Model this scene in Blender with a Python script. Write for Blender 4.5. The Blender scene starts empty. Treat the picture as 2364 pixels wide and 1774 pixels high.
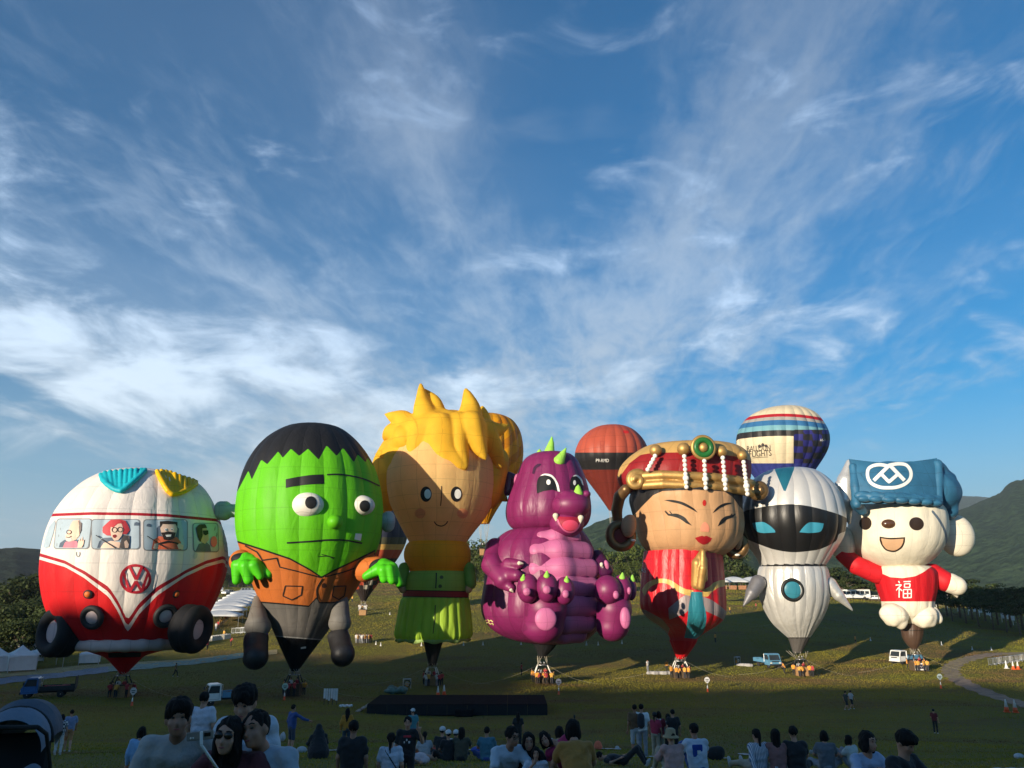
import bpy, bmesh, math, random
import numpy as np
from mathutils import Vector, Matrix, noise as mnoise
from mathutils.bvhtree import BVHTree
from mathutils.geometry import delaunay_2d_cdt

random.seed(7)
np.random.seed(7)
S = bpy.context.scene
COL = S.collection
PI = math.pi

# ------------------------------------------------------------------ camera
CAMZ = 11.0                       # eye height above the flat part of the field
TILT = math.radians(15.48)
F, CX, CY = 1775.0, 1182.0, 887.0  # focal length and centre measured in the photograph's pixels
cam_d = bpy.data.cameras.new('camera')
cam_d.sensor_width = 36.0
cam_d.lens = 36.0 * F / 2364.0
cam_d.clip_start = 0.1
cam_d.clip_end = 20000
cam = bpy.data.objects.new('camera', cam_d)
cam.location = (0, 0, CAMZ)
cam.rotation_euler = (PI / 2 + TILT, 0, 0)
COL.objects.link(cam)
S.camera = cam
CT, ST = math.cos(TILT), math.sin(TILT)

# ------------------------------------------------------------------ light
SUN_EL = math.radians(8.4)
SUN_DIR = Vector((0.66, 0.75, 0)).normalized() * math.cos(SUN_EL) + Vector((0, 0, -math.sin(SUN_EL)))
sun_d = bpy.data.lights.new('sun', 'SUN')
sun_d.energy = 5.0
sun_d.angle = math.radians(0.5)
sun_d.color = (1.0, 0.86, 0.66)
sun = bpy.data.objects.new('sun', sun_d)
sun.rotation_euler = SUN_DIR.to_track_quat('-Z', 'Y').to_euler()
sun.location = (-40, -40, 80)
COL.objects.link(sun)

W = bpy.data.worlds.new('World')
S.world = W
W.use_nodes = True


def build_world():
 nt = W.node_tree
 N, L = nt.nodes, nt.links
 N.clear()
 out = N.new('ShaderNodeOutputWorld')
 bg = N.new('ShaderNodeBackground')
 bg.inputs[1].default_value = 0.135
 L.new(bg.outputs[0], out.inputs[0])
 sky = N.new('ShaderNodeTexSky')
 sky.sky_type = 'NISHITA'
 sky.sun_disc = False
 sky.sun_elevation = SUN_EL
 # the sun stands behind the camera's left shoulder
 sky.sun_rotation = math.atan2(-SUN_DIR.x, -SUN_DIR.y)
 sky.altitude = 300
 sky.air_density = 1.0
 sky.dust_density = 0.3
 sky.ozone_density = 3.0
 tc = N.new('ShaderNodeTexCoord')
 sep = N.new('ShaderNodeSeparateXYZ')
 L.new(tc.outputs['Generated'], sep.inputs[0])

 def M(op, a, b=None, c=None, clamp=False):
  n = N.new('ShaderNodeMath')
  n.operation = op
  n.use_clamp = clamp
  for i, v in enumerate((a, b, c)):
   if v is None:
    continue
   if isinstance(v, (int, float)):
    n.inputs[i].default_value = v
   else:
    L.new(v, n.inputs[i])
  return n.outputs[0]
 dx, dy, dz = sep.outputs
 zc = M('MAXIMUM', M('ADD', dz, 0.06), 0.05)
 u, v = M('DIVIDE', dx, zc), M('DIVIDE', dy, zc)       # the cloud layer's own plane, seen in perspective
 az = M('ARCTAN2', dx, dy)
 el = M('ARCSINE', dz)

 def vec(a, b, c=0.0):
  n = N.new('ShaderNodeCombineXYZ')
  for i, q in enumerate((a, b, c)):
   if isinstance(q, (int, float)):
    n.inputs[i].default_value = q
   else:
    L.new(q, n.inputs[i])
  return n.outputs[0]

 def noise(vv, sc, det=6, rough=0.55, dist=0.0):
  n = N.new('ShaderNodeTexNoise')
  n.inputs['Scale'].default_value = sc
  n.inputs['Detail'].default_value = det
  n.inputs['Roughness'].default_value = rough
  n.inputs['Distortion'].default_value = dist
  L.new(vv, n.inputs['Vector'])
  return n.outputs[0]

 def ss(x, lo, hi):
  n = N.new('ShaderNodeMapRange')
  n.interpolation_type = 'SMOOTHSTEP'
  n.inputs[1].default_value = lo
  n.inputs[2].default_value = hi
  L.new(x, n.inputs[0])
  return n.outputs[0]

 def blob(a0, e0, ra, re, rot=0.0):
  """soft bank of cloud round a bearing and an elevation, in degrees"""
  c, s = math.cos(math.radians(rot)), math.sin(math.radians(rot))
  a = M('SUBTRACT', az, math.radians(a0))
  e = M('SUBTRACT', el, math.radians(e0))
  p = M('ADD', M('MULTIPLY', a, c), M('MULTIPLY', e, s))
  q = M('SUBTRACT', M('MULTIPLY', e, c), M('MULTIPLY', a, s))
  p = M('DIVIDE', p, math.radians(ra))
  q = M('DIVIDE', q, math.radians(re))
  r2 = M('ADD', M('MULTIPLY', p, p), M('MULTIPLY', q, q))
  return M('POWER', 2.718, M('MULTIPLY', r2, -1.0))

 def total(*xs):
  t = xs[0]
  for x in xs[1:]:
   t = M('ADD', t, x)
  return t

 # streaked high cloud, drawn out along the wind, and puffier cloud lower down
 ur = M('ADD', M('MULTIPLY', u, 0.97), M('MULTIPLY', v, -0.10))
 vr = M('ADD', M('MULTIPLY', v, 0.97), M('MULTIPLY', u, 0.10))
 st = noise(vec(M('MULTIPLY', ur, 1.9), M('MULTIPLY', vr, 0.62), 3.3), 1.25, 9, 0.60, 0.35)
 fine = noise(vec(M('MULTIPLY', ur, 5.0), M('MULTIPLY', vr, 2.4), 7.7), 1.6, 8, 0.62, 0.5)
 soft = noise(vec(u, v, 1.1), 0.7, 4, 0.5, 0.2)
 puff = noise(vec(M('MULTIPLY', az, 3.6), M('MULTIPLY', el, 8.2), 5.0), 1.7, 9, 0.58, 0.45)
 veil = noise(vec(M('MULTIPLY', az, 2.0), M('MULTIPLY', el, 6.0), 2.0), 1.2, 6, 0.5, 0.8)

 left = blob(-26, 18.5, 15, 5.5, -14)
 left2 = blob(-25, 13.0, 18, 4.6, -20)
 left3 = blob(-11, 13.0, 10, 5, -10)
 band = blob(18, 31.0, 24, 6.5, 38)
 band2 = blob(2, 13.0, 14, 5.0, 12)
 band3 = blob(11, 20.5, 10, 4.5, 34)
 right = blob(29, 26.0, 15, 5.0, 30)
 rlow = blob(24, 12.5, 14, 2.2, 14)
 topl = blob(-22, 36.0, 22, 12.0, 0)
 topm = blob(-10, 35.0, 6, 9.0, 38)
 topr = blob(26, 42.0, 12, 7.0, 30)
 top_gap = blob(4.5, 36.0, 6, 9.0, 10)
 right_gap = blob(30, 10.0, 10, 5.0, 10)
 left_gap = blob(-31, 9.0, 10, 2.2, -8)
 lowbank = blob(-20, 7.2, 6, 2.6, 0)

 cov = total(M('MULTIPLY', left, 0.10), M('MULTIPLY', left2, 0.30), M('MULTIPLY', left3, 0.32), M('MULTIPLY', band, 0.50), M('MULTIPLY', band2, 0.55), M('MULTIPLY', band3, 0.32),
    M('MULTIPLY', right, 0.34), M('MULTIPLY', rlow, 0.30), M('MULTIPLY', topm, 0.40), M('MULTIPLY', topl, 0.20), M('MULTIPLY', topr, 0.30))
 cov = M('SUBTRACT', cov, M('MULTIPLY', top_gap, 0.85))
 cov = M('SUBTRACT', cov, M('MULTIPLY', total(right_gap, left_gap), 0.30))
 tex = total(M('MULTIPLY', st, 0.60), M('MULTIPLY', fine, 0.40))
 wisp = noise(vec(M('MULTIPLY', ur, 9.0), M('MULTIPLY', vr, 3.2), 1.7), 1.3, 7, 0.66, 0.9)
 tex = M('ADD', M('MULTIPLY', M('ADD', M('MULTIPLY', tex, 0.78), M('MULTIPLY', wisp, 0.22)), 2.5), -0.75)
 d1 = M('MULTIPLY', ss(M('ADD', tex, M('MULTIPLY', cov, 0.62)), 0.42, 1.22), 0.90)
 puff = M('ADD', M('MULTIPLY', puff, 2.3), -0.65)
 d2 = M('MULTIPLY', ss(M('ADD', puff, M('MULTIPLY', total(left, M('MULTIPLY', left2, 1.0), M('MULTIPLY', band2, 0.45), M('MULTIPLY', band3, 0.3)), 0.30)), 0.58, 1.22), 0.92)
 d3 = M('MULTIPLY', ss(M('ADD', veil, M('MULTIPLY', lowbank, 0.50)), 0.62, 0.95), 0.85)
 d4 = M('MULTIPLY', ss(M('ADD', soft, M('MULTIPLY', total(M('MULTIPLY', topl, .8), left, left2, left3), 0.30)), 0.46, 1.0), 0.26)
 keep = M('MULTIPLY', M('SUBTRACT', 1.0, d1), M('SUBTRACT', 1.0, d2))
 keep = M('MULTIPLY', keep, M('MULTIPLY', M('SUBTRACT', 1.0, d3), M('SUBTRACT', 1.0, d4)))
 keep = M('ADD', keep, M('MULTIPLY', M('SUBTRACT', 1.0, keep), M('MULTIPLY', top_gap, 0.6)))
 dens = M('MULTIPLY', M('SUBTRACT', 1.0, keep, clamp=True), ss(dz, -0.01, 0.04))

 # cloud colour: high cloud greyer blue, low cloud whiter and warmer
 ramp = N.new('ShaderNodeValToRGB')
 ramp.color_ramp.elements[0].position = 0.0
 ramp.color_ramp.elements[0].color = (3.8, 4.35, 4.7, 1)
 ramp.color_ramp.elements[1].position = 1.0
 ramp.color_ramp.elements[1].color = (1.15, 1.75, 2.75, 1)
 e2 = ramp.color_ramp.elements.new(0.42)
 e2.color = (2.6, 3.5, 4.7, 1)
 L.new(ss(el, 0.05, 0.80), ramp.inputs[0])
 boost = N.new('ShaderNodeVectorMath')
 boost.operation = 'SCALE'
 L.new(ramp.outputs[0], boost.inputs[0])
 L.new(M('ADD', 0.82, M('MULTIPLY', d2, 0.50)), boost.inputs['Scale'])

 gam = N.new('ShaderNodeHueSaturation')
 gam.inputs['Saturation'].default_value = 1.42
 gam.inputs['Value'].default_value = 0.84
 L.new(sky.outputs[0], gam.inputs['Color'])
 # pale air low down, all round the horizon
 air = N.new('ShaderNodeMix')
 air.data_type = 'RGBA'
 L.new(M('MULTIPLY', ss(el, 0.26, -0.02), 0.80), air.inputs['Factor'])
 L.new(gam.outputs[0], air.inputs['A'])
 air.inputs['B'].default_value = (1.55, 2.75, 3.85, 1)
 mix = N.new('ShaderNodeMix')
 mix.data_type = 'RGBA'
 L.new(dens, mix.inputs['Factor'])
 L.new(air.outputs['Result'], mix.inputs['A'])
 L.new(boost.outputs[0], mix.inputs['B'])
 L.new(mix.outputs['Result'], bg.inputs[0])


build_world()
S.view_settings.view_transform = 'Standard'
S.view_settings.look = 'None'
S.view_settings.exposure = 0.62
S.view_settings.gamma = 1.0
S.view_settings.use_curve_mapping = False
S.cycles.max_bounces = 9
S.cycles.diffuse_bounces = 7
S.cycles.transparent_max_bounces = 8
S.cycles.volume_bounces = 0

# ------------------------------------------------------------------ helpers
CAM = Vector((0, 0, CAMZ))


def ray(px, py):
 a, b = (px - CX) / F, (CY - py) / F
 return Vector((a, CT - b * ST, ST + b * CT))


def at(px, py, Y):
 r = ray(px, py)
 return CAM + r * (Y / r.y)


def pix(P):
 q = Vector(P) - CAM
 zc = q.y * CT + q.z * ST
 return CX + F * q.x / zc, CY - F * (-q.y * ST + q.z * CT) / zc


def mpp(P):
 q = Vector(P) - CAM
 return (q.y * CT + q.z * ST) / F


def lerp_tab(tab, x):
 if x <= tab[0][0]:
  return tab[0][1]
 for (a, va), (b, vb) in zip(tab, tab[1:]):
  if x <= b:
   t = (x - a) / (b - a)
   return va + (vb - va) * t
 return tab[-1][1]


# ground height along the view, measured from how large and how low people stand in the photograph
PROFILE = [(-400, 34), (-160, 32), (-95, 31), (-70, 27), (-45, 20), (-20, 13.2), (-6, 10.2), (0, 9.35), (4, 8.85), (8, 8.4), (12, 7.95), (18, 7.42),
   (25, 6.42), (32, 5.25), (40, 3.85), (54, 2.1), (64, 1.2), (76, 0.6), (90, 0.2), (112, 0.15), (125, 1.2), (150, 4.0), (180, 7.3), (230, 11.4),
   (300, 16.6), (340, 17.6), (420, 14), (600, 4), (900, 0), (20000, 0)]
_px = np.array([p[0] for p in PROFILE], float)
_py = np.array([p[1] for p in PROFILE], float)


def prof(y):
 # smoothed by averaging, so the slope has no creases
 k = 0.10 * np.abs(y) + 1.5
 return (np.interp(y - k, _px, _py) + 2 * np.interp(y, _px, _py) + np.interp(y + k, _px, _py)) / 4.0


def Hn(x, y):
 """terrain height for numpy arrays"""
 x = np.asarray(x, float)
 y = np.asarray(y, float)
 z = prof(y)
 side = np.clip((x - 35) / 60, 0, 3)
 z = z - side * np.clip((y - 120) / 60, 0, 1) * 2.6 * np.clip((420 - y) / 150, 0, 1)
 lside = np.clip((-x - 30) / 60, 0, 2)
 z = z + lside * 1.1 * np.exp(-((y - 90) / 35) ** 2) - lside * np.clip((y - 170) / 80, 0, 1) * 1.5
 z = z + 0.38 * np.exp(-((x - 6) / 3.0) ** 2 - ((y - 11) / 3.5) ** 2) - 0.36 * np.exp(-((x + 2.3) / 2.0) ** 2 - ((y - 13) / 3.0) ** 2)
 z = z + 0.66 * np.exp(-((x + 4.0) / 1.1) ** 2 - ((y - 6.1) / 1.6) ** 2)
 fade = np.clip((y - 3) / 20, 0, 1) * np.clip((600 - y) / 200, 0, 1)
 z = z + fade * (0.10 * np.sin(x * 0.21 + y * 0.07) + 0.12 * np.sin(x * 0.083 - y * 0.11 + 1.0) + 0.05 * np.sin(x * 0.5 + 2) * np.sin(y * 0.43))
 return z


def H(x, y):
 return float(Hn(x, y))


def ground(px, py, h=0.0, y0=2.0, y1=420.0):
 """the point of the ground (or h above it) that the photograph shows at this pixel"""
 r = ray(px, py)
 r = r / r.y
 y = y0
 step = 0.25
 prev = None
 while y < y1:
  P = CAM + r * y
  f = P.z - h - H(P.x, P.y)
  if f <= 0 and prev is not None:
   lo, hi = y - step, y
   for _ in range(25):
    m = (lo + hi) / 2
    Q = CAM + r * m
    if Q.z - h - H(Q.x, Q.y) > 0:
     lo = m
    else:
     hi = m
   Q = CAM + r * hi
   return Vector((Q.x, Q.y, H(Q.x, Q.y)))
  prev = f
  step = max(0.2, y * 0.01)
  y += step
 Q = CAM + r * y1
 return Vector((Q.x, Q.y, H(Q.x, Q.y)))


# ------------------------------------------------------------------ materials
MATS = {}


def node_mat(name):
 m = bpy.data.materials.new(name)
 m.use_nodes = True
 nt = m.node_tree
 return m, nt.nodes, nt.links, nt.nodes['Principled BSDF']


def mat(name, col, rough=0.6, metal=0.0, var=0.10, vscale=6.0, bump=0.0, bscale=20.0, transl=0.0, sheen=0.0, spec=0.5, coat=0.0, stretch=None, seam=0.0):
 """a surface with uneven colour and fine relief, all from noise in the object's own space"""
 if name in MATS:
  return MATS[name]
 m, N, L, b = node_mat(name)
 tc = N.new('ShaderNodeTexCoord')
 src = tc.outputs['Object']
 if stretch:
  mp = N.new('ShaderNodeMapping')
  mp.inputs['Scale'].default_value = stretch
  L.new(src, mp.inputs['Vector'])
  src = mp.outputs[0]
 nz = N.new('ShaderNodeTexNoise')
 nz.inputs['Scale'].default_value = vscale
 nz.inputs['Detail'].default_value = 5
 L.new(src, nz.inputs['Vector'])
 mx = N.new('ShaderNodeMix')
 mx.data_type = 'RGBA'
 mx.inputs['A'].default_value = (*[max(0, c * (1 - var)) for c in col], 1)
 mx.inputs['B'].default_value = (*[min(1, c * (1 + var)) for c in col], 1)
 rg = N.new('ShaderNodeMapRange')
 rg.inputs[1].default_value = 0.3
 rg.inputs[2].default_value = 0.7
 L.new(nz.outputs[0], rg.inputs[0])
 L.new(rg.outputs[0], mx.inputs['Factor'])
 col_out = mx.outputs['Result']
 if seam:                                              # sewn lines every so often, wandering a little
  sp = N.new('ShaderNodeSeparateXYZ')
  L.new(src, sp.inputs[0])

  def mth(op, p, q, r=None):
   n = N.new('ShaderNodeMath')
   n.operation = op
   for i_, v_ in enumerate((p, q, r)):
    if v_ is None:
     continue
    if isinstance(v_, (int, float)):
     n.inputs[i_].default_value = v_
    else:
     L.new(v_, n.inputs[i_])
   return n.outputs[0]
  lines = None
  for o_, f_ in ((sp.outputs[2], seam), (mth('ADD', sp.outputs[0], mth('MULTIPLY', sp.outputs[1], .6)), seam * .8)):
   l_ = mth('LESS_THAN', mth('FRACT', mth('MULTIPLY_ADD', nz.outputs[0], .35, mth('MULTIPLY', o_, f_)), 0), .035)
   lines = l_ if lines is None else mth('MAXIMUM', lines, l_)
  mu = N.new('ShaderNodeMix')
  mu.data_type = 'RGBA'
  mu.blend_type = 'MULTIPLY'
  L.new(lines, mu.inputs['Factor'])
  L.new(col_out, mu.inputs['A'])
  mu.inputs['B'].default_value = (.74, .72, .72, 1)
  col_out = mu.outputs['Result']
 L.new(col_out, b.inputs['Base Color'])
 b.inputs['Roughness'].default_value = rough
 b.inputs['Metallic'].default_value = metal
 b.inputs['Specular IOR Level'].default_value = spec
 if sheen:
  b.inputs['Sheen Weight'].default_value = sheen
 if coat:
  b.inputs['Coat Weight'].default_value = coat
 if bump:
  bn = N.new('ShaderNodeTexNoise')
  bn.inputs['Scale'].default_value = bscale
  bn.inputs['Detail'].default_value = 4
  L.new(src, bn.inputs['Vector'])
  bp = N.new('ShaderNodeBump')
  bp.inputs['Strength'].default_value = bump
  bp.inputs['Distance'].default_value = 0.05
  L.new(bn.outputs[0], bp.inputs['Height'])
  L.new(bp.outputs[0], b.inputs['Normal'])
 if transl:
  tr = N.new('ShaderNodeBsdfTranslucent')
  L.new(mx.outputs['Result'], tr.inputs['Color'])
  ms = N.new('ShaderNodeMixShader')
  ms.inputs[0].default_value = transl
  L.new(b.outputs[0], ms.inputs[1])
  L.new(tr.outputs[0], ms.inputs[2])
  L.new(ms.outputs[0], N['Material Output'].inputs[0])
 MATS[name] = m
 return m


def mat_zones(name, base, zones, rough=0.7, metal=0.0, transl=0.0, seam=0.78, spec=0.25, wrinkle=0.24, rows=True):
 """balloon fabric: base colour, then a colour wherever the mesh attribute of each zone is above 0; sewn seams between panels"""
 m, N, L, b = node_mat(name)
 cur = None
 rgb = N.new('ShaderNodeRGB')
 rgb.outputs[0].default_value = (*base, 1)
 cur = rgb.outputs[0]
 for att, col in zones:
  a = N.new('ShaderNodeAttribute')
  a.attribute_name = att
  g = N.new('ShaderNodeMath')
  g.operation = 'GREATER_THAN'
  g.inputs[1].default_value = 0.0
  L.new(a.outputs['Fac'], g.inputs[0])
  mx = N.new('ShaderNodeMix')
  mx.data_type = 'RGBA'
  L.new(g.outputs[0], mx.inputs['Factor'])
  L.new(cur, mx.inputs['A'])
  mx.inputs['B'].default_value = (*col, 1)
  cur = mx.outputs['Result']
 # load tapes sewn between the panels
 if rows:
  a = N.new('ShaderNodeAttribute')
  a.attribute_name = 'row'
  fr = N.new('ShaderNodeMath')
  fr.operation = 'FRACT'
  L.new(a.outputs['Fac'], fr.inputs[0])
  lt = N.new('ShaderNodeMath')
  lt.operation = 'LESS_THAN'
  lt.inputs[1].default_value = 0.035
  L.new(fr.outputs[0], lt.inputs[0])
  a2 = N.new('ShaderNodeAttribute')
  a2.attribute_name = 'edge'
  lt2 = N.new('ShaderNodeMath')
  lt2.operation = 'LESS_THAN'
  lt2.inputs[1].default_value = 0.03
  L.new(a2.outputs['Fac'], lt2.inputs[0])
  mxm = N.new('ShaderNodeMath')
  mxm.operation = 'MAXIMUM'
  L.new(lt.outputs[0], mxm.inputs[0])
  L.new(lt2.outputs[0], mxm.inputs[1])
  mu = N.new('ShaderNodeMix')
  mu.data_type = 'RGBA'
  mu.blend_type = 'MULTIPLY'
  L.new(mxm.outputs[0], mu.inputs['Factor'])
  L.new(cur, mu.inputs['A'])
  mu.inputs['B'].default_value = (seam, seam, seam, 1)
  cur = mu.outputs['Result']
 tc = N.new('ShaderNodeTexCoord')
 nz = N.new('ShaderNodeTexNoise')
 nz.inputs['Scale'].default_value = 0.5
 nz.inputs['Detail'].default_value = 6
 L.new(tc.outputs['Object'], nz.inputs['Vector'])
 rg = N.new('ShaderNodeMapRange')
 rg.inputs[1].default_value = 0.25
 rg.inputs[2].default_value = 0.75
 rg.inputs[3].default_value = 0.90
 rg.inputs[4].default_value = 1.04
 L.new(nz.outputs[0], rg.inputs[0])
 vm = N.new('ShaderNodeVectorMath')
 vm.operation = 'SCALE'
 L.new(cur, vm.inputs[0])
 L.new(rg.outputs[0], vm.inputs['Scale'])
 L.new(vm.outputs[0], b.inputs['Base Color'])
 b.inputs['Roughness'].default_value = rough
 b.inputs['Metallic'].default_value = metal
 b.inputs['Specular IOR Level'].default_value = spec
 mp = N.new('ShaderNodeMapping')
 mp.inputs['Scale'].default_value = (1.2, 1.2, 0.35)
 L.new(tc.outputs['Object'], mp.inputs['Vector'])
 wn = N.new('ShaderNodeTexNoise')
 wn.inputs['Scale'].default_value = 1.1
 wn.inputs['Detail'].default_value = 5
 wn.inputs['Distortion'].default_value = 0.6
 L.new(mp.outputs[0], wn.inputs['Vector'])
 hgt = wn.outputs[0]
 if rows:                                              # the cloth puckers along the sewn tapes
  pn = N.new('ShaderNodeTexNoise')
  pn.inputs['Scale'].default_value = 2.2
  pn.inputs['Detail'].default_value = 3
  L.new(tc.outputs['Object'], pn.inputs['Vector'])
  pe = N.new('ShaderNodeMapRange')
  pe.inputs[1].default_value = 0.0
  pe.inputs[2].default_value = 0.4
  pe.inputs[3].default_value = 0.45
  pe.inputs[4].default_value = 0.0
  L.new(a2.outputs['Fac'], pe.inputs[0])
  pm = N.new('ShaderNodeMath')
  pm.operation = 'MULTIPLY_ADD'
  L.new(pn.outputs[0], pm.inputs[0])
  L.new(pe.outputs[0], pm.inputs[1])
  L.new(wn.outputs[0], pm.inputs[2])
  hgt = pm.outputs[0]
 bp = N.new('ShaderNodeBump')
 bp.inputs['Strength'].default_value = wrinkle
 bp.inputs['Distance'].default_value = 0.4
 L.new(hgt, bp.inputs['Height'])
 L.new(bp.outputs[0], b.inputs['Normal'])
 if transl:
  tr = N.new('ShaderNodeBsdfTranslucent')
  L.new(vm.outputs[0], tr.inputs['Color'])
  ms = N.new('ShaderNodeMixShader')
  ms.inputs[0].default_value = transl
  L.new(b.outputs[0], ms.inputs[1])
  L.new(tr.outputs[0], ms.inputs[2])
  L.new(ms.outputs[0], N['Material Output'].inputs[0])
 return m


# ------------------------------------------------------------------ objects
def thing(name, label, cat, loc=(0, 0, 0), rz=0.0, group=None):
 o = bpy.data.objects.new(name, None)
 o.location = loc
 o.rotation_euler = (0, 0, rz)
 COL.objects.link(o)
 o['label'] = label
 o['category'] = cat
 if group:
  o['group'] = group
 return o


def tag(o, label, cat, group=None):
 o['label'] = label
 o['category'] = cat
 if group:
  o['group'] = group
 return o


def worg(o):
 """world origin of the thing a part belongs to, for meshes measured in world space"""
 while o.parent is not None:
  o = o.parent
 return Vector(o.location)


def mesh_obj(name, verts, faces, m=None, parent=None, smooth=True, world=False, attrs=None):
 me = bpy.data.meshes.new(name)
 if world and parent is not None:
  o3 = worg(parent)
  verts = [(v[0] - o3[0], v[1] - o3[1], v[2] - o3[2]) for v in verts]
 me.from_pydata([tuple(v) for v in verts], [], [tuple(f) for f in faces])
 if smooth:
  me.polygons.foreach_set('use_smooth', [True] * len(me.polygons))
 if attrs:
  for k, vals in attrs.items():
   a = me.attributes.new(k, 'FLOAT', 'POINT')
   a.data.foreach_set('value', np.asarray(vals, dtype=np.float32))
 me.update()
 o = bpy.data.objects.new(name, me)
 if m is not None:
  me.materials.append(m)
 COL.objects.link(o)
 if parent is not None:
  o.parent = parent
 return o


def children_of(o):
 return list(o.children)


def copy_tree(o, parent=None):
 c = o.copy()
 COL.objects.link(c)
 if parent is not None:
  c.parent = parent
 for ch in children_of(o):
  copy_tree(ch, c)
 return c


class MB:
 """collects boxes, tubes, cones, balls into one mesh"""

 def __init__(s):
  s.v = []
  s.f = []

 def add(s, v, f):
  n = len(s.v)
  s.v += [tuple(p) for p in v]
  s.f += [tuple(i + n for i in q) for q in f]
  return s

 def box(s, c, d, rz=0.0, taper=1.0, bev=0.0):
  x, y, z = d[0] / 2, d[1] / 2, d[2] / 2
  R = Matrix.Rotation(rz, 3, 'Z')
  if bev <= 0:
   pts = [Vector((sx * x * (taper if sz > 0 else 1), sy * y * (taper if sz > 0 else 1), sz * z))
     for sz in (-1, 1) for sx, sy in ((-1, -1), (1, -1), (1, 1), (-1, 1))]
   fs = [(3, 2, 1, 0), (4, 5, 6, 7), (0, 1, 5, 4), (1, 2, 6, 5), (2, 3, 7, 6), (3, 0, 4, 7)]
   return s.add([R @ p + Vector(c) for p in pts], fs)
  b = min(bev, x * .9, y * .9, z * .9)
  ring = lambda X, Y: [(-X + b, -Y), (X - b, -Y), (X, -Y + b), (X, Y - b), (X - b, Y), (-X + b, Y), (-X, Y - b), (-X, -Y + b)]
  v = []
  for zz, ins in ((-z, b), (-z + b, 0), (z - b, 0), (z, b)):
   t = taper if zz > 0 else 1
   v += [Vector((p[0] * t, p[1] * t, zz)) for p in ring(x - ins, y - ins)]
  f = [tuple(range(7, -1, -1)), tuple(range(24, 32))]
  for k in range(3):
   for i in range(8):
    j = (i + 1) % 8
    f.append((k * 8 + i, k * 8 + j, k * 8 + 8 + j, k * 8 + 8 + i))
  return s.add([R @ p + Vector(c) for p in v], f)

 def tube(s, pts, r, n=8, cap=True, r2=None):
  pts = [Vector(p) for p in pts]
  if len(pts) < 2:
   return s
  rs = r if isinstance(r, (list, tuple)) else [r + ((r2 if r2 is not None else r) - r) * i / (len(pts) - 1) for i in range(len(pts))]
  v, f = [], []
  t0 = (pts[1] - pts[0]).normalized()
  a = t0.orthogonal().normalized()
  for i, p in enumerate(pts):
   t = ((pts[min(i + 1, len(pts) - 1)] - pts[max(i - 1, 0)])).normalized()
   a = (a - t * a.dot(t))
   a = a.normalized() if a.length > 1e-6 else t.orthogonal().normalized()
   b = t.cross(a)
   for k in range(n):
    w = 2 * PI * k / n
    v.append(p + (a * math.cos(w) + b * math.sin(w)) * rs[i])
  for i in range(len(pts) - 1):
   for k in range(n):
    j = (k + 1) % n
    f.append((i * n + k, i * n + j, (i + 1) * n + j, (i + 1) * n + k))
  if cap:
   f.append(tuple(range(n - 1, -1, -1)))
   f.append(tuple(range((len(pts) - 1) * n, len(pts) * n)))
  return s.add(v, f)

 def lathe(s, c, prof_, n=16, axis='Z', cap=True):
  v, f = [], []
  c = Vector(c)
  for (r, z) in prof_:
   for k in range(n):
    w = 2 * PI * k / n
    p = Vector((r * math.cos(w), r * math.sin(w), z))
    if axis == 'Y':
     p = Vector((p.x, p.z, p.y))
    elif axis == 'X':
     p = Vector((p.z, p.x, p.y))
    v.append(c + p)
  for i in range(len(prof_) - 1):
   for k in range(n):
    j = (k + 1) % n
    f.append((i * n + k, i * n + j, (i + 1) * n + j, (i + 1) * n + k))
  if cap:
   f.append(tuple(range(n - 1, -1, -1)))
   f.append(tuple(range((len(prof_) - 1) * n, len(prof_) * n)))
  return s.add(v, f)

 def ball(s, c, r, nu=16, nv=10, R=None):
  if not isinstance(r, (tuple, list, Vector)):
   r = (r, r, r)
  v = []
  c = Vector(c)
  for i in range(nv + 1):
   th = PI * i / nv
   for k in range(nu):
    w = 2 * PI * k / nu
    p = Vector((r[0] * math.sin(th) * math.cos(w), r[1] * math.sin(th) * math.sin(w), r[2] * math.cos(th)))
    v.append(c + (R @ p if R else p))
  f = []
  for i in range(nv):
   for k in range(nu):
    j = (k + 1) % nu
    f.append((i * nu + k, (i + 1) * nu + k, (i + 1) * nu + j, i * nu + j))
  return s.add(v, f)

 def quad(s, a, b, c, d):
  return s.add([a, b, c, d], [(0, 1, 2, 3)])

 def build(s, name, m, parent=None, smooth=False, world=False):
  return mesh_obj(name, s.v, s.f, m, parent, smooth, world)


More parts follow.
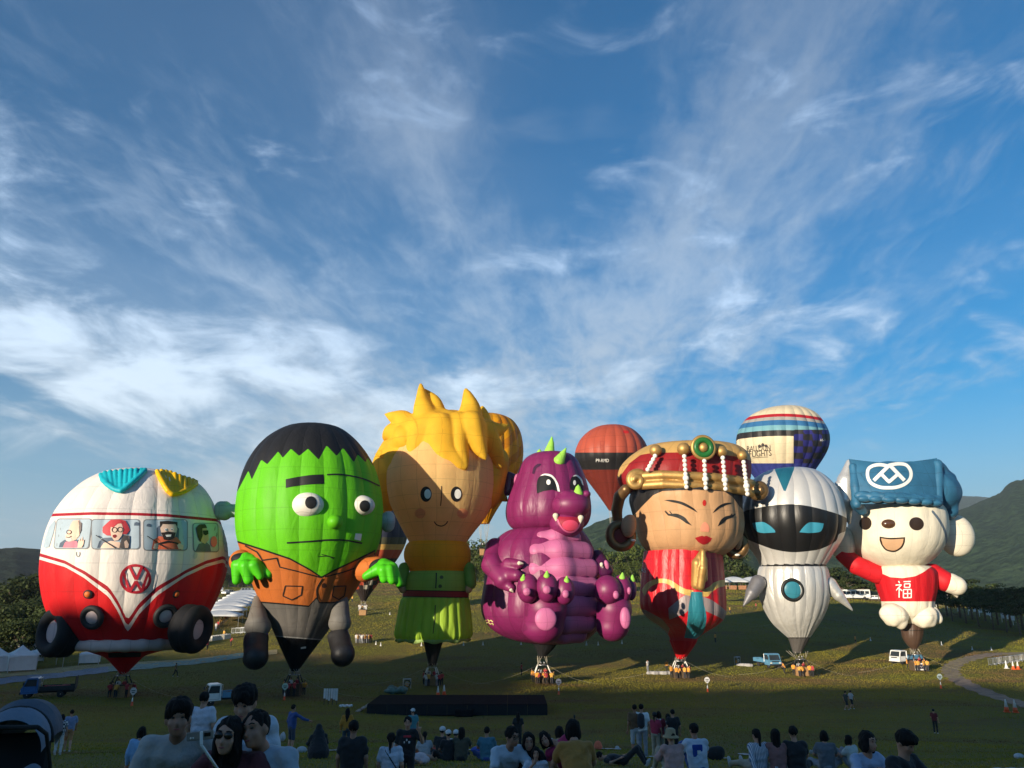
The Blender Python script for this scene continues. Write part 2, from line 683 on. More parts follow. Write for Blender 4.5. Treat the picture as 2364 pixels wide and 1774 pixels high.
# ------------------------------------------------------------------ soft shapes: unions of ellipsoids and tapered limbs, meshed as one skin
def surface_nets(D, org, h):
 nx, ny, nz = D.shape
 ins = D < 0
 c = np.zeros((nx - 1, ny - 1, nz - 1), np.int8)
 for i in (0, 1):
  for j in (0, 1):
   for k in (0, 1):
    c += ins[i:nx - 1 + i, j:ny - 1 + j, k:nz - 1 + k]
 act = (c > 0) & (c < 8)
 idx = -np.ones(act.shape, np.int64)
 I = np.argwhere(act)
 n = len(I)
 if n == 0:
  return np.zeros((0, 3)), np.zeros((0, 4), np.int64)
 idx[act] = np.arange(n)
 acc = np.zeros((n, 3))
 cnt = np.zeros(n)
 x, y, z = I[:, 0], I[:, 1], I[:, 2]
 for ax in range(3):
  for a in (0, 1):
   for b in (0, 1):
    o0 = [0, 0, 0]
    oth = [q for q in range(3) if q != ax]
    o0[oth[0]] = a
    o0[oth[1]] = b
    o1 = list(o0)
    o1[ax] = 1
    d0 = D[x + o0[0], y + o0[1], z + o0[2]]
    d1 = D[x + o1[0], y + o1[1], z + o1[2]]
    m = (d0 < 0) != (d1 < 0)
    t = np.where(m, d0 / np.where(d0 - d1 == 0, 1e-9, d0 - d1), 0)
    p = np.zeros((n, 3))
    p[:, 0], p[:, 1], p[:, 2] = o0
    p[:, ax] += t
    acc += p * m[:, None]
    cnt += m
 V = (I + acc / np.maximum(cnt, 1)[:, None]) * h + org
 Q = []
 for ax in range(3):
  sl0 = [slice(None)] * 3
  sl1 = [slice(None)] * 3
  sl0[ax] = slice(0, -1)
  sl1[ax] = slice(1, None)
  a, b = ins[tuple(sl0)], ins[tuple(sl1)]
  ch = np.argwhere(a != b)
  fl = a[tuple(ch.T)]
  u, v = [q for q in range(3) if q != ax]
  ok = (ch[:, u] > 0) & (ch[:, v] > 0) & (ch[:, u] < D.shape[u] - 1) & (ch[:, v] < D.shape[v] - 1)
  ch, fl = ch[ok], fl[ok]
  e = []
  for du, dv in ((-1, -1), (0, -1), (0, 0), (-1, 0)):
   q = ch.copy()
   q[:, u] += du
   q[:, v] += dv
   e.append(idx[q[:, 0], q[:, 1], q[:, 2]])
  q4 = np.stack(e, 1)
  flip = fl if ax != 1 else ~fl
  q4[~flip] = q4[~flip][:, ::-1]
  Q.append(q4)
 return V, np.concatenate(Q)


def soft_mesh(prims, h, k=0.0, rnd=0.0):
 """prims: ('e', centre, radii, R|None), ('c', a, b, ra, rb), ('-e', ...) cuts; returns verts, quads"""
 lo = np.array([1e9] * 3)
 hi = -lo
 for p in prims:
  if p[0] == 'e':
   rr = max(p[2]) if len(p) > 3 and p[3] is not None else None
   r = np.array([rr] * 3) if rr else np.array(p[2], float)
   lo = np.minimum(lo, np.array(p[1]) - r)
   hi = np.maximum(hi, np.array(p[1]) + r)
  elif p[0] == 'c':
   for q, r in ((p[1], p[3]), (p[2], p[4])):
    lo = np.minimum(lo, np.array(q) - r)
    hi = np.maximum(hi, np.array(q) + r)
 pad = 2.5 * h + k * 0.3
 lo -= pad
 hi += pad
 n = np.ceil((hi - lo) / h).astype(int) + 1
 D = np.full(n, 10.0, np.float32)
 ax = [lo[i] + h * np.arange(n[i]) for i in range(3)]
 for p in prims:
  cut = p[0].startswith('-')
  kind = p[0].lstrip('-')
  if kind == 'e':
   c, r = np.array(p[1], float), np.array(p[2], float)
   Rm = p[3] if len(p) > 3 else None
   R = max(r) if Rm is not None else r
   a, b = c - R, c + R
  else:
   A, B = np.array(p[1], float), np.array(p[2], float)
   a = np.minimum(A - p[3], B - p[4])
   b = np.maximum(A + p[3], B + p[4])
  mg = 3 * h + k
  i0 = np.clip(np.floor((a - mg - lo) / h).astype(int), 0, n - 1)
  i1 = np.clip(np.ceil((b + mg - lo) / h).astype(int) + 1, 1, n)
  X, Y, Z = np.meshgrid(ax[0][i0[0]:i1[0]], ax[1][i0[1]:i1[1]], ax[2][i0[2]:i1[2]], indexing='ij')
  if kind == 'e':
   q = np.stack([X - c[0], Y - c[1], Z - c[2]], -1)
   if Rm is not None:
    q = q @ np.array(Rm)
   k0 = np.sqrt(((q / r) ** 2).sum(-1))
   k1 = np.sqrt(((q / (r * r)) ** 2).sum(-1))
   d = k0 * (k0 - 1) / np.maximum(k1, 1e-6)
   d = np.where(k0 < 0.05, -min(r), d)
  else:
   BA = B - A
   L2 = max((BA * BA).sum(), 1e-9)
   t = np.clip(((X - A[0]) * BA[0] + (Y - A[1]) * BA[1] + (Z - A[2]) * BA[2]) / L2, 0, 1)
   d = np.sqrt((X - A[0] - t * BA[0]) ** 2 + (Y - A[1] - t * BA[1]) ** 2 + (Z - A[2] - t * BA[2]) ** 2) - (p[3] + (p[4] - p[3]) * t)
  sl = (slice(i0[0], i1[0]), slice(i0[1], i1[1]), slice(i0[2], i1[2]))
  old = D[sl]
  if cut:
   D[sl] = np.maximum(old, -d)
  elif k > 0:
   hh = np.clip(0.5 + 0.5 * (old - d) / k, 0, 1)
   D[sl] = old * (1 - hh) + d * hh - k * hh * (1 - hh)
  else:
   D[sl] = np.minimum(old, d)
 return surface_nets(D, lo, h)


def np_obj(name, V, Fq, m, parent=None, world=False, smooth=True):
 me = bpy.data.meshes.new(name)
 V = np.asarray(V, float)
 if world and parent is not None:
  V = V - np.array(worg(parent))
 nf = len(Fq)
 me.vertices.add(len(V))
 me.vertices.foreach_set('co', V.ravel().astype(np.float32))
 me.loops.add(nf * 4)
 me.loops.foreach_set('vertex_index', np.asarray(Fq).ravel().astype(np.int32))
 me.polygons.add(nf)
 me.polygons.foreach_set('loop_start', np.arange(0, nf * 4, 4, dtype=np.int32))
 me.polygons.foreach_set('use_smooth', np.full(nf, smooth))
 me.update(calc_edges=True)
 if m is not None:
  me.materials.append(m)
 o = bpy.data.objects.new(name, me)
 COL.objects.link(o)
 if parent is not None:
  o.parent = parent
 return o


def soft(name, prims, h, m, parent=None, k=0.0, world=False, fold=None):
 """fold: (depth, waves per metre across, waves per metre along z, seed) - creases in cloth, strands in hair"""
 V, Q = soft_mesh(prims, h * (1.28 if h > .06 else 1), k)
 if fold and len(V):
  e1, e2 = V[Q[:, 2]] - V[Q[:, 0]], V[Q[:, 3]] - V[Q[:, 1]]
  n = np.cross(e1, e2)
  vn = np.zeros_like(V)
  for c in range(4):
   np.add.at(vn, Q[:, c], n)
  vn /= np.linalg.norm(vn, axis=1)[:, None] + 1e-12
  a, f, g, sd = fold
  d = np.array([mnoise.noise((x * f + sd, y * f, z * g + 0.35 * f * x)) for x, y, z in V])
  V = V + vn * (d * a)[:, None]
 return np_obj(name, V, Q, m, parent, world)
# ================================================================== THE SETTING
def grass_material():
 m, N, L, b = node_mat('turf')
 tc = N.new('ShaderNodeTexCoord')

 def noise(sc, det, stretch=None):
  src = tc.outputs['Object']
  if stretch:
   mp = N.new('ShaderNodeMapping')
   mp.inputs['Scale'].default_value = stretch
   L.new(src, mp.inputs['Vector'])
   src = mp.outputs[0]
  n = N.new('ShaderNodeTexNoise')
  n.inputs['Scale'].default_value = sc
  n.inputs['Detail'].default_value = det
  n.inputs['Roughness'].default_value = 0.6
  L.new(src, n.inputs['Vector'])
  return n.outputs[0]

 def mixc(fac, a, bb):
  x = N.new('ShaderNodeMix')
  x.data_type = 'RGBA'
  L.new(fac, x.inputs['Factor'])
  for s, v in (('A', a), ('B', bb)):
   if isinstance(v, tuple):
    x.inputs[s].default_value = (*v, 1)
   else:
    L.new(v, x.inputs[s])
  return x.outputs['Result']

 def rng(src, lo, hi):
  r = N.new('ShaderNodeMapRange')
  r.interpolation_type = 'SMOOTHSTEP'
  r.inputs[1].default_value = lo
  r.inputs[2].default_value = hi
  L.new(src, r.inputs[0])
  return r.outputs[0]
 c = mixc(rng(noise(0.9, 8), 0.3, 0.7), (0.150, 0.135, 0.020), (0.205, 0.165, 0.032))
 c = mixc(rng(noise(0.045, 5, (1.0, 0.55, 1)), 0.44, 0.66), c, (0.165, 0.125, 0.052))     # dry patches
 c = mixc(rng(noise(0.11, 6, (0.6, 1.6, 1)), 0.53, 0.66), c, (0.150, 0.088, 0.042))       # worn earth
 c = mixc(rng(noise(26, 3), 0.25, 0.8), c, (0.10, 0.105, 0.035))
 L.new(c, b.inputs['Base Color'])
 b.inputs['Roughness'].default_value = 0.95
 b.inputs['Specular IOR Level'].default_value = 0.1
 bp = N.new('ShaderNodeBump')
 bp.inputs['Strength'].default_value = 0.8
 bp.inputs['Distance'].default_value = 0.08
 L.new(noise(9, 6), bp.inputs['Height'])
 L.new(bp.outputs[0], b.inputs['Normal'])
 return m


TURF = grass_material()


def build_ground():
 ys = np.unique(np.concatenate([np.linspace(-160, -10, 40), np.linspace(-10, 40, 80), np.linspace(40, 130, 70), np.linspace(130, 420, 90),
         np.geomspace(420, 9000, 40)]))
 nxs = 150
 t = np.linspace(-1, 1, nxs)
 tt = np.sign(t) * np.abs(t) ** 1.35
 V = []
 for y in ys:
  w = max(210, 1.25 * abs(y))
  x = tt * w
  z = Hn(x, np.full(nxs, y))
  V.append(np.stack([x, np.full(nxs, y), z], 1))
 V = np.concatenate(V)
 r = np.arange(len(ys) - 1)[:, None] * nxs + np.arange(nxs - 1)[None, :]
 Q = np.stack([r, r + 1, r + 1 + nxs, r + nxs], -1).reshape(-1, 4)
 o = np_obj('ground', V, Q, TURF)
 o['kind'] = 'structure'
 o['label'] = 'sloping grass field running down from the hillside and up to the trees'


build_ground()


def build_grass():
 """tufts of standing grass: short blades over the whole visible field, larger and sparser with distance"""
 rng = np.random.default_rng(3)
 P, Wd, Ht = [], [], []
 for (y0, y1, n, h) in ((3.5, 14, 40000, 0.05), (14, 40, 80000, 0.06), (40, 80, 120000, 0.08), (80, 150, 380000, 0.095), (150, 240, 200000, 0.15),
       (240, 345, 120000, 0.21)):
  y = np.sqrt(rng.uniform(y0 ** 2, y1 ** 2, n))
  x = rng.uniform(-0.74, 0.74, n) * (y + 2)
  P.append(np.stack([x, y], 1))
  Wd.append(np.full(n, h * 0.8) * rng.uniform(0.6, 1.3, n))
  Ht.append(np.full(n, h) * rng.uniform(0.5, 1.25, n))
 P = np.concatenate(P)
 w = np.concatenate(Wd)
 hgt = np.concatenate(Ht)
 keep = ~path_mask(P[:, 0], P[:, 1])
 P, w, hgt = P[keep], w[keep], hgt[keep]
 n = len(P)
 a = rng.uniform(0, PI, n)
 z = Hn(P[:, 0], P[:, 1]) - 0.02
 dx, dy = np.cos(a) * w / 2, np.sin(a) * w / 2
 lx, ly = rng.normal(0, 0.3, n) * hgt, rng.normal(0, 0.3, n) * hgt
 V = np.empty((n, 3, 3))
 V[:, 0] = np.stack([P[:, 0] - dx, P[:, 1] - dy, z], 1)
 V[:, 1] = np.stack([P[:, 0] + dx, P[:, 1] + dy, z], 1)
 V[:, 2] = np.stack([P[:, 0] + lx, P[:, 1] + ly, z + hgt], 1)
 me = bpy.data.meshes.new('grass')
 me.vertices.add(n * 3)
 me.vertices.foreach_set('co', V.ravel().astype(np.float32))
 me.loops.add(n * 3)
 me.loops.foreach_set('vertex_index', np.arange(n * 3, dtype=np.int32))
 me.polygons.add(n)
 me.polygons.foreach_set('loop_start', np.arange(0, n * 3, 3, dtype=np.int32))
 me.update(calc_edges=True)
 m, N, L, b = node_mat('grass_blades')
 geo = N.new('ShaderNodeNewGeometry')
 tc = N.new('ShaderNodeTexCoord')
 nz = N.new('ShaderNodeTexNoise')
 nz.inputs['Scale'].default_value = 0.05
 nz.inputs['Detail'].default_value = 6
 L.new(tc.outputs['Object'], nz.inputs['Vector'])
 rg = N.new('ShaderNodeMapRange')
 rg.inputs[1].default_value = 0.42
 rg.inputs[2].default_value = 0.62
 L.new(nz.outputs[0], rg.inputs[0])
 mx = N.new('ShaderNodeMix')
 mx.data_type = 'RGBA'
 mx.inputs['A'].default_value = (0.195, 0.195, 0.016, 1)
 mx.inputs['B'].default_value = (0.30, 0.235, 0.030, 1)
 L.new(rg.outputs[0], mx.inputs['Factor'])
 L.new(geo.outputs['Random Per Island'], (rr := N.new('ShaderNodeMapRange')).inputs[0])
 rr.inputs[3].default_value = 0.92
 rr.inputs[4].default_value = 1.1
 vm = N.new('ShaderNodeVectorMath')
 vm.operation = 'SCALE'
 mp = N.new('ShaderNodeMapping')
 mp.inputs['Scale'].default_value = (0.5, 1.5, 1)
 L.new(tc.outputs['Object'], mp.inputs['Vector'])
 n2 = N.new('ShaderNodeTexNoise')
 n2.inputs['Scale'].default_value = 0.07
 n2.inputs['Detail'].default_value = 7
 L.new(mp.outputs[0], n2.inputs['Vector'])
 r2 = N.new('ShaderNodeMapRange')
 r2.inputs[1].default_value = 0.49
 r2.inputs[2].default_value = 0.60
 L.new(n2.outputs[0], r2.inputs[0])
 m2 = N.new('ShaderNodeMix')
 m2.data_type = 'RGBA'
 L.new(r2.outputs[0], m2.inputs['Factor'])
 L.new(mx.outputs['Result'], m2.inputs['A'])
 m2.inputs['B'].default_value = (0.185, 0.105, 0.045, 1)
 L.new(m2.outputs['Result'], vm.inputs[0])
 L.new(rr.outputs[0], vm.inputs['Scale'])
 L.new(vm.outputs[0], b.inputs['Base Color'])
 b.inputs['Roughness'].default_value = 0.8
 b.inputs['Specular IOR Level'].default_value = 0.15
 me.materials.append(m)
 o = bpy.data.objects.new('grass', me)
 COL.objects.link(o)
 o['kind'] = 'stuff'
 o['label'] = 'short dry green grass covering the sloping field'
 o['category'] = 'grass'


# the earth path that curves in from the right
PATH_PX = [(2395, 1636), (2340, 1620), (2290, 1605), (2240, 1585), (2210, 1568), (2196, 1555), (2194, 1545), (2205, 1534), (2230, 1524), (2262, 1516), (2300, 1511), (2350, 1509), (2400, 1508)]


def smooth_line(pts, n=8):
 P = [Vector(p) for p in pts]
 out = []
 for i in range(len(P) - 1):
  a, b, c, d = P[max(i - 1, 0)], P[i], P[i + 1], P[min(i + 2, len(P) - 1)]
  for k in range(n):
   t = k / n
   out.append(0.5 * ((2 * b) + (c - a) * t + (2 * a - 5 * b + 4 * c - d) * t * t + (3 * b - a - 3 * c + d) * t ** 3))
 out.append(P[-1])
 return out


PATH = smooth_line([ground(*p).to_2d() for p in PATH_PX], 8)
_pp = np.array([(p.x, p.y) for p in PATH])
PATH_W = 2.3


def path_mask(x, y):
 m = np.zeros(len(x), bool)
 near = (x > 40) & (y < 110) & (y > 40)
 if near.any():
  q = np.stack([x[near], y[near]], 1)
  d = np.min(((q[:, None, :] - _pp[None, :, :]) ** 2).sum(-1), 1)
  m[near] = d < (PATH_W * 0.42) ** 2
 return m


def strip(line, width, lift, nw=5):
 V, Fc = [], []
 n = len(line)
 for i, p in enumerate(line):
  t = (line[min(i + 1, n - 1)] - line[max(i - 1, 0)])
  t = Vector((t.x, t.y)).normalized()
  nn = Vector((-t.y, t.x))
  w = width * (1 + 0.18 * math.sin(i * 1.3) + 0.1 * math.sin(i * 3.1 + 1))
  for k in range(nw):
   q = Vector((p.x, p.y)) + nn * w * (k / (nw - 1) - 0.5)
   V.append((q.x, q.y, H(q.x, q.y) + lift))
 for i in range(n - 1):
  for k in range(nw - 1):
   a = i * nw + k
   Fc.append((a, a + 1, a + nw + 1, a + nw))
 return V, Fc


EARTH = mat('earth', (0.22, 0.165, 0.115), 0.95, var=0.35, vscale=1.2, bump=0.6, bscale=6)
pv, pf = strip(PATH, PATH_W, 0.03)
o = mesh_obj('path', pv, pf, EARTH)
o['kind'] = 'structure'
o['label'] = 'bare earth path curving in from the right side of the field'

build_grass()

# the parking ground and the walked track on the left
ASPH = mat('asphalt', (0.05, 0.05, 0.052), 0.9, var=0.25, vscale=0.6, bump=0.3)


def patch(name, pxs, m, lift, label, n=10):
 """a sheet laid on the ground: four corners given as pixels of the photograph"""
 c = [ground(*p) for p in pxs]
 V, Fc = [], []
 for i in range(n + 1):
  for j in range(n + 1):
   s, t = i / n, j / n
   q = (c[0] * (1 - s) + c[1] * s) * (1 - t) + (c[3] * (1 - s) + c[2] * s) * t
   V.append((q.x, q.y, H(q.x, q.y) + lift))
 for i in range(n):
  for j in range(n):
   a = i * (n + 1) + j
   Fc.append((a, a + n + 1, a + n + 2, a + 1))
 o = mesh_obj(name, V, Fc, m)
 o['kind'] = 'structure'
 o['label'] = label
 return o


patch('parking_ground', [(380, 1440), (540, 1384), (640, 1376), (380, 1378)], ASPH, 0.05, 'dark asphalt parking ground beyond the tents', 16)
SAND = mat('dry_track', (0.34, 0.255, 0.115), 0.95, var=0.25, vscale=0.8, bump=0.5)
patch('track', [(-40, 1568), (300, 1541), (300, 1530), (-40, 1556)], SAND, 0.03, 'dry yellow track in front of the tents', 14)
patch('track', [(300, 1541), (640, 1510), (640, 1500), (300, 1530)], SAND, 0.034, 'dry yellow track behind the green monster balloon', 14)


# ------------------------------------------------------------------ hills
def hill_material(name, c1, c2, scar=0.0):
 m, N, L, b = node_mat(name)
 tc = N.new('ShaderNodeTexCoord')

 def noise(sc, det=6):
  n = N.new('ShaderNodeTexNoise')
  n.inputs['Scale'].default_value = sc
  n.inputs['Detail'].default_value = det
  n.inputs['Roughness'].default_value = 0.65
  L.new(tc.outputs['Object'], n.inputs['Vector'])
  return n.outputs[0]
 mx = N.new('ShaderNodeMix')
 mx.data_type = 'RGBA'
 mx.inputs['A'].default_value = (*c1, 1)
 mx.inputs['B'].default_value = (*c2, 1)
 rg = N.new('ShaderNodeMapRange')
 rg.inputs[1].default_value = 0.42
 rg.inputs[2].default_value = 0.60
 L.new(noise(0.05, 10), rg.inputs[0])
 L.new(rg.outputs[0], mx.inputs['Factor'])
 cur = mx.outputs['Result']
 if scar:
  r2 = N.new('ShaderNodeMapRange')
  r2.inputs[1].default_value = 0.66
  r2.inputs[2].default_value = 0.72
  L.new(noise(0.006, 10), r2.inputs[0])
  m2 = N.new('ShaderNodeMix')
  m2.data_type = 'RGBA'
  L.new(r2.outputs[0], m2.inputs['Factor'])
  L.new(cur, m2.inputs['A'])
  m2.inputs['B'].default_value = (0.20, 0.17, 0.11, 1)
  cur = m2.outputs['Result']
 L.new(cur, b.inputs['Base Color'])
 b.inputs['Roughness'].default_value = 1.0
 b.inputs['Specular IOR Level'].default_value = 0.0
 bp = N.new('ShaderNodeBump')
 bp.inputs['Strength'].default_value = 1.0
 bp.inputs['Distance'].default_value = 16.0
 L.new(noise(0.05, 7), bp.inputs['Height'])
 L.new(bp.outputs[0], b.inputs['Normal'])
 return m


def hill(name, ridge, D, w0, w1, m, rough, label, seed=0, nr=60, na=240):
 """a range of hills whose skyline passes through these points of the photograph, at D metres, falling away before and behind"""
 xs = np.linspace(ridge[0][0], ridge[-1][0], na)
 top = np.array([lerp_tab(ridge, x) for x in xs])
 V = []
 for i in range(na):
  r = ray(xs[i], top[i])
  r = r / r.y
  hh = CAMZ + r.z * D
  for j in range(nr + 1):
   t = j / nr
   y = D - w0 + (w0 + w1) * t
   s = (y - D) / (w0 if y < D else w1)
   fall = max(0.0, math.cos(s * PI / 2)) ** 1.15
   x = r.x * y
   nn = mnoise.fractal(Vector((x / rough + seed, y / rough, seed * 1.7)), 1.0, 2.0, 6)
   n2 = abs(mnoise.noise(Vector((x / (rough * 1.8) + 5, y / (rough * 2.6), seed))))
   amp = rough * 0.16 * (1 - fall * 0.92)
   V.append((x, y, (hh + 40) * fall - 40 + nn * amp - n2 * rough * 0.30 * (1 - fall) + mnoise.noise(Vector((x / 14, y / 14, seed))) * rough * 0.008))
 V = np.array(V)
 a = np.arange(na - 1)[:, None] * (nr + 1) + np.arange(nr)[None, :]
 Q = np.stack([a, a + nr + 1, a + nr + 2, a + 1], -1).reshape(-1, 4)
 o = np_obj(name, V, Q, m)
 o['kind'] = 'structure'
 o['label'] = label
 return o


FOREST_DARK = hill_material('forest_dark', (0.020, 0.032, 0.024), (0.040, 0.058, 0.036))
FOREST_MID = hill_material('forest_mid', (0.022, 0.046, 0.022), (0.062, 0.098, 0.045))
MOUNTAIN = hill_material('mountain_side', (0.022, 0.046, 0.020), (0.062, 0.105, 0.044), 1.0)
hill('mountain', [(1950, 1262), (2050, 1228), (2130, 1212), (2210, 1192), (2262, 1174), (2310, 1156), (2332, 1134), (2350, 1128), (2366, 1126), (2440, 1100), (2560, 1060), (2760, 1110)],
  2500, 1600, 1200, MOUNTAIN, 420, 'big green mountain rising at the right edge of the view', 3, 90, 300)
hill('mountain', [(1980, 1200), (2100, 1165), (2190, 1149), (2220, 1152), (2262, 1153), (2300, 1157), (2400, 1180), (2600, 1200)], 5200, 1800, 1500, MOUNTAIN, 600,
  'distant blue mountain ridge behind the big green mountain', 9, 40, 160)
hill('hill', [(1020, 1330), (1075, 1292), (1110, 1266), (1130, 1253), (1180, 1246), (1260, 1240), (1343, 1228), (1380, 1212), (1414, 1202), (1470, 1206), (1560, 1222), (1650, 1212),
    (1720, 1220), (1800, 1236), (1900, 1244), (2000, 1262), (2080, 1290), (2160, 1330)], 1500, 800, 700, FOREST_MID, 230,
  'long forested hills behind the trees at the middle of the field', 5, 60, 300)
hill('hill', [(-420, 1250), (-200, 1258), (0, 1270), (40, 1268), (60, 1270), (95, 1273), (180, 1278), (320, 1284), (480, 1290), (620, 1290), (760, 1298), (900, 1312), (1040, 1350)], 1150, 700, 500,
  FOREST_DARK, 170, 'dark forested hill rising behind the tents at the left', 11, 60, 240)


hz = MB().box((0, 3600, 240), (9000, 8200, 1000)).build('haze', None)
hz['kind'] = 'stuff'
hm_ = bpy.data.materials.new('haze')
hm_.use_nodes = True
hm_.node_tree.nodes.remove(hm_.node_tree.nodes['Principled BSDF'])
hv = hm_.node_tree.nodes.new('ShaderNodeVolumePrincipled')
hv.inputs['Color'].default_value = (0.86, 0.92, 1.0, 1)
hv.inputs['Density'].default_value = 0.00010
hv.inputs['Anisotropy'].default_value = 0.2
hm_.node_tree.links.new(hv.outputs[0], hm_.node_tree.nodes['Material Output'].inputs['Volume'])
hz.data.materials.append(hm_)


# the wooded crest behind the viewer, which the low sun has not yet cleared
def crest():
 rng = np.random.default_rng(5)
 xs = np.linspace(-420, 160, 260)
 ys = np.linspace(-132, -66, 30)
 V = []
 for y in ys:
  for x in xs:
   e = math.sin(PI * (y + 132) / 66)
   h = 8.6 + 0.12 * min(60, max(0, -160 - x)) + 2.0 * mnoise.noise(Vector((x / 26, y / 30, 4.0))) + 2.2 * mnoise.noise(Vector((x / 8.0, y / 9.0, 1.0))) + 1.2 * mnoise.noise(Vector((x / 3.0, y / 3.0, 2.0)))
   V.append((x, y, H(x, y) - 1 + h * max(0.0, e) ** 0.35))
 n = len(xs)
 a = np.arange(len(ys) - 1)[:, None] * n + np.arange(n - 1)[None, :]
 Q = np.stack([a, a + 1, a + n + 1, a + n], -1).reshape(-1, 4)
 o = np_obj('wood', np.array(V), Q, FOREST_MID)
 o['kind'] = 'stuff'
 o['label'] = 'wood along the crest of the hill behind the crowd'


crest()


# ------------------------------------------------------------------ trees
def leaf_material(name, dark, light, transl=0.25):
 m, N, L, b = node_mat(name)
 a = N.new('ShaderNodeAttribute')
 a.attribute_name = 'tint'
 mx = N.new('ShaderNodeMix')
 mx.data_type = 'RGBA'
 mx.inputs['A'].default_value = (*dark, 1)
 mx.inputs['B'].default_value = (*light, 1)
 L.new(a.outputs['Fac'], mx.inputs['Factor'])
 oi = N.new('ShaderNodeObjectInfo')
 hs = N.new('ShaderNodeHueSaturation')
 mr = N.new('ShaderNodeMapRange')
 mr.inputs[3].default_value = 0.75
 mr.inputs[4].default_value = 1.25
 L.new(oi.outputs['Random'], mr.inputs[0])
 L.new(mr.outputs[0], hs.inputs['Value'])
 L.new(mx.outputs['Result'], hs.inputs['Color'])
 L.new(hs.outputs[0], b.inputs['Base Color'])
 b.inputs['Roughness'].default_value = 0.7
 b.inputs['Specular IOR Level'].default_value = 0.2
 tr = N.new('ShaderNodeBsdfTranslucent')
 L.new(hs.outputs[0], tr.inputs['Color'])
 ms = N.new('ShaderNodeMixShader')
 ms.inputs[0].default_value = transl
 L.new(b.outputs[0], ms.inputs[1])
 L.new(tr.outputs[0], ms.inputs[2])
 L.new(ms.outputs[0], N['Material Output'].inputs[0])
 return m


LEAF = leaf_material('leaf_green', (0.045, 0.070, 0.016), (0.120, 0.150, 0.030))
LEAFD = leaf_material('leaf_dark', (0.028, 0.045, 0.014), (0.075, 0.095, 0.026))
BARK = mat('bark', (0.16, 0.12, 0.085), 0.95, var=0.3, vscale=4, bump=0.6, bscale=8)


def leaves_mesh(clumps, per, size, seed, flat=0.0):
 """clumps: (centre, radii); leaf-sized bent faces spread through each clump's volume, denser towards its skin"""
 rng = np.random.default_rng(seed)
 V, T = [], []
 for c, r in clumps:
  n = max(6, int(per * (r[0] * r[1] * r[2]) ** (2 / 3.0)))
  d = rng.normal(0, 1, (n, 3))
  d /= np.linalg.norm(d, axis=1)[:, None]
  rad = rng.uniform(0.45, 1.0, n) ** 0.5
  p = np.array(c) + d * rad[:, None] * np.array(r)
  nrm = d + rng.normal(0, 0.55, (n, 3)) + np.array([0, 0, 0.35 + flat])
  nrm /= np.linalg.norm(nrm, axis=1)[:, None]
  a = np.cross(nrm, rng.normal(0, 1, (n, 3)))
  a /= np.linalg.norm(a, axis=1)[:, None] + 1e-9
  b = np.cross(nrm, a)
  s = size * rng.uniform(0.55, 1.25, n)[:, None]
  q = np.stack([p - a * s, p - b * s * 0.6 + nrm * s * 0.2, p + a * s, p + b * s * 0.6 + nrm * s * 0.2], 1)
  V.append(q.reshape(-1, 3))
  t = np.clip(0.25 + 0.5 * rng.uniform(0, 1) + rng.normal(0, 0.22, n), 0, 1)
  T.append(np.repeat(t, 4))
 V = np.concatenate(V)
 T = np.concatenate(T)
 return V, np.arange(len(V)).reshape(-1, 4), T


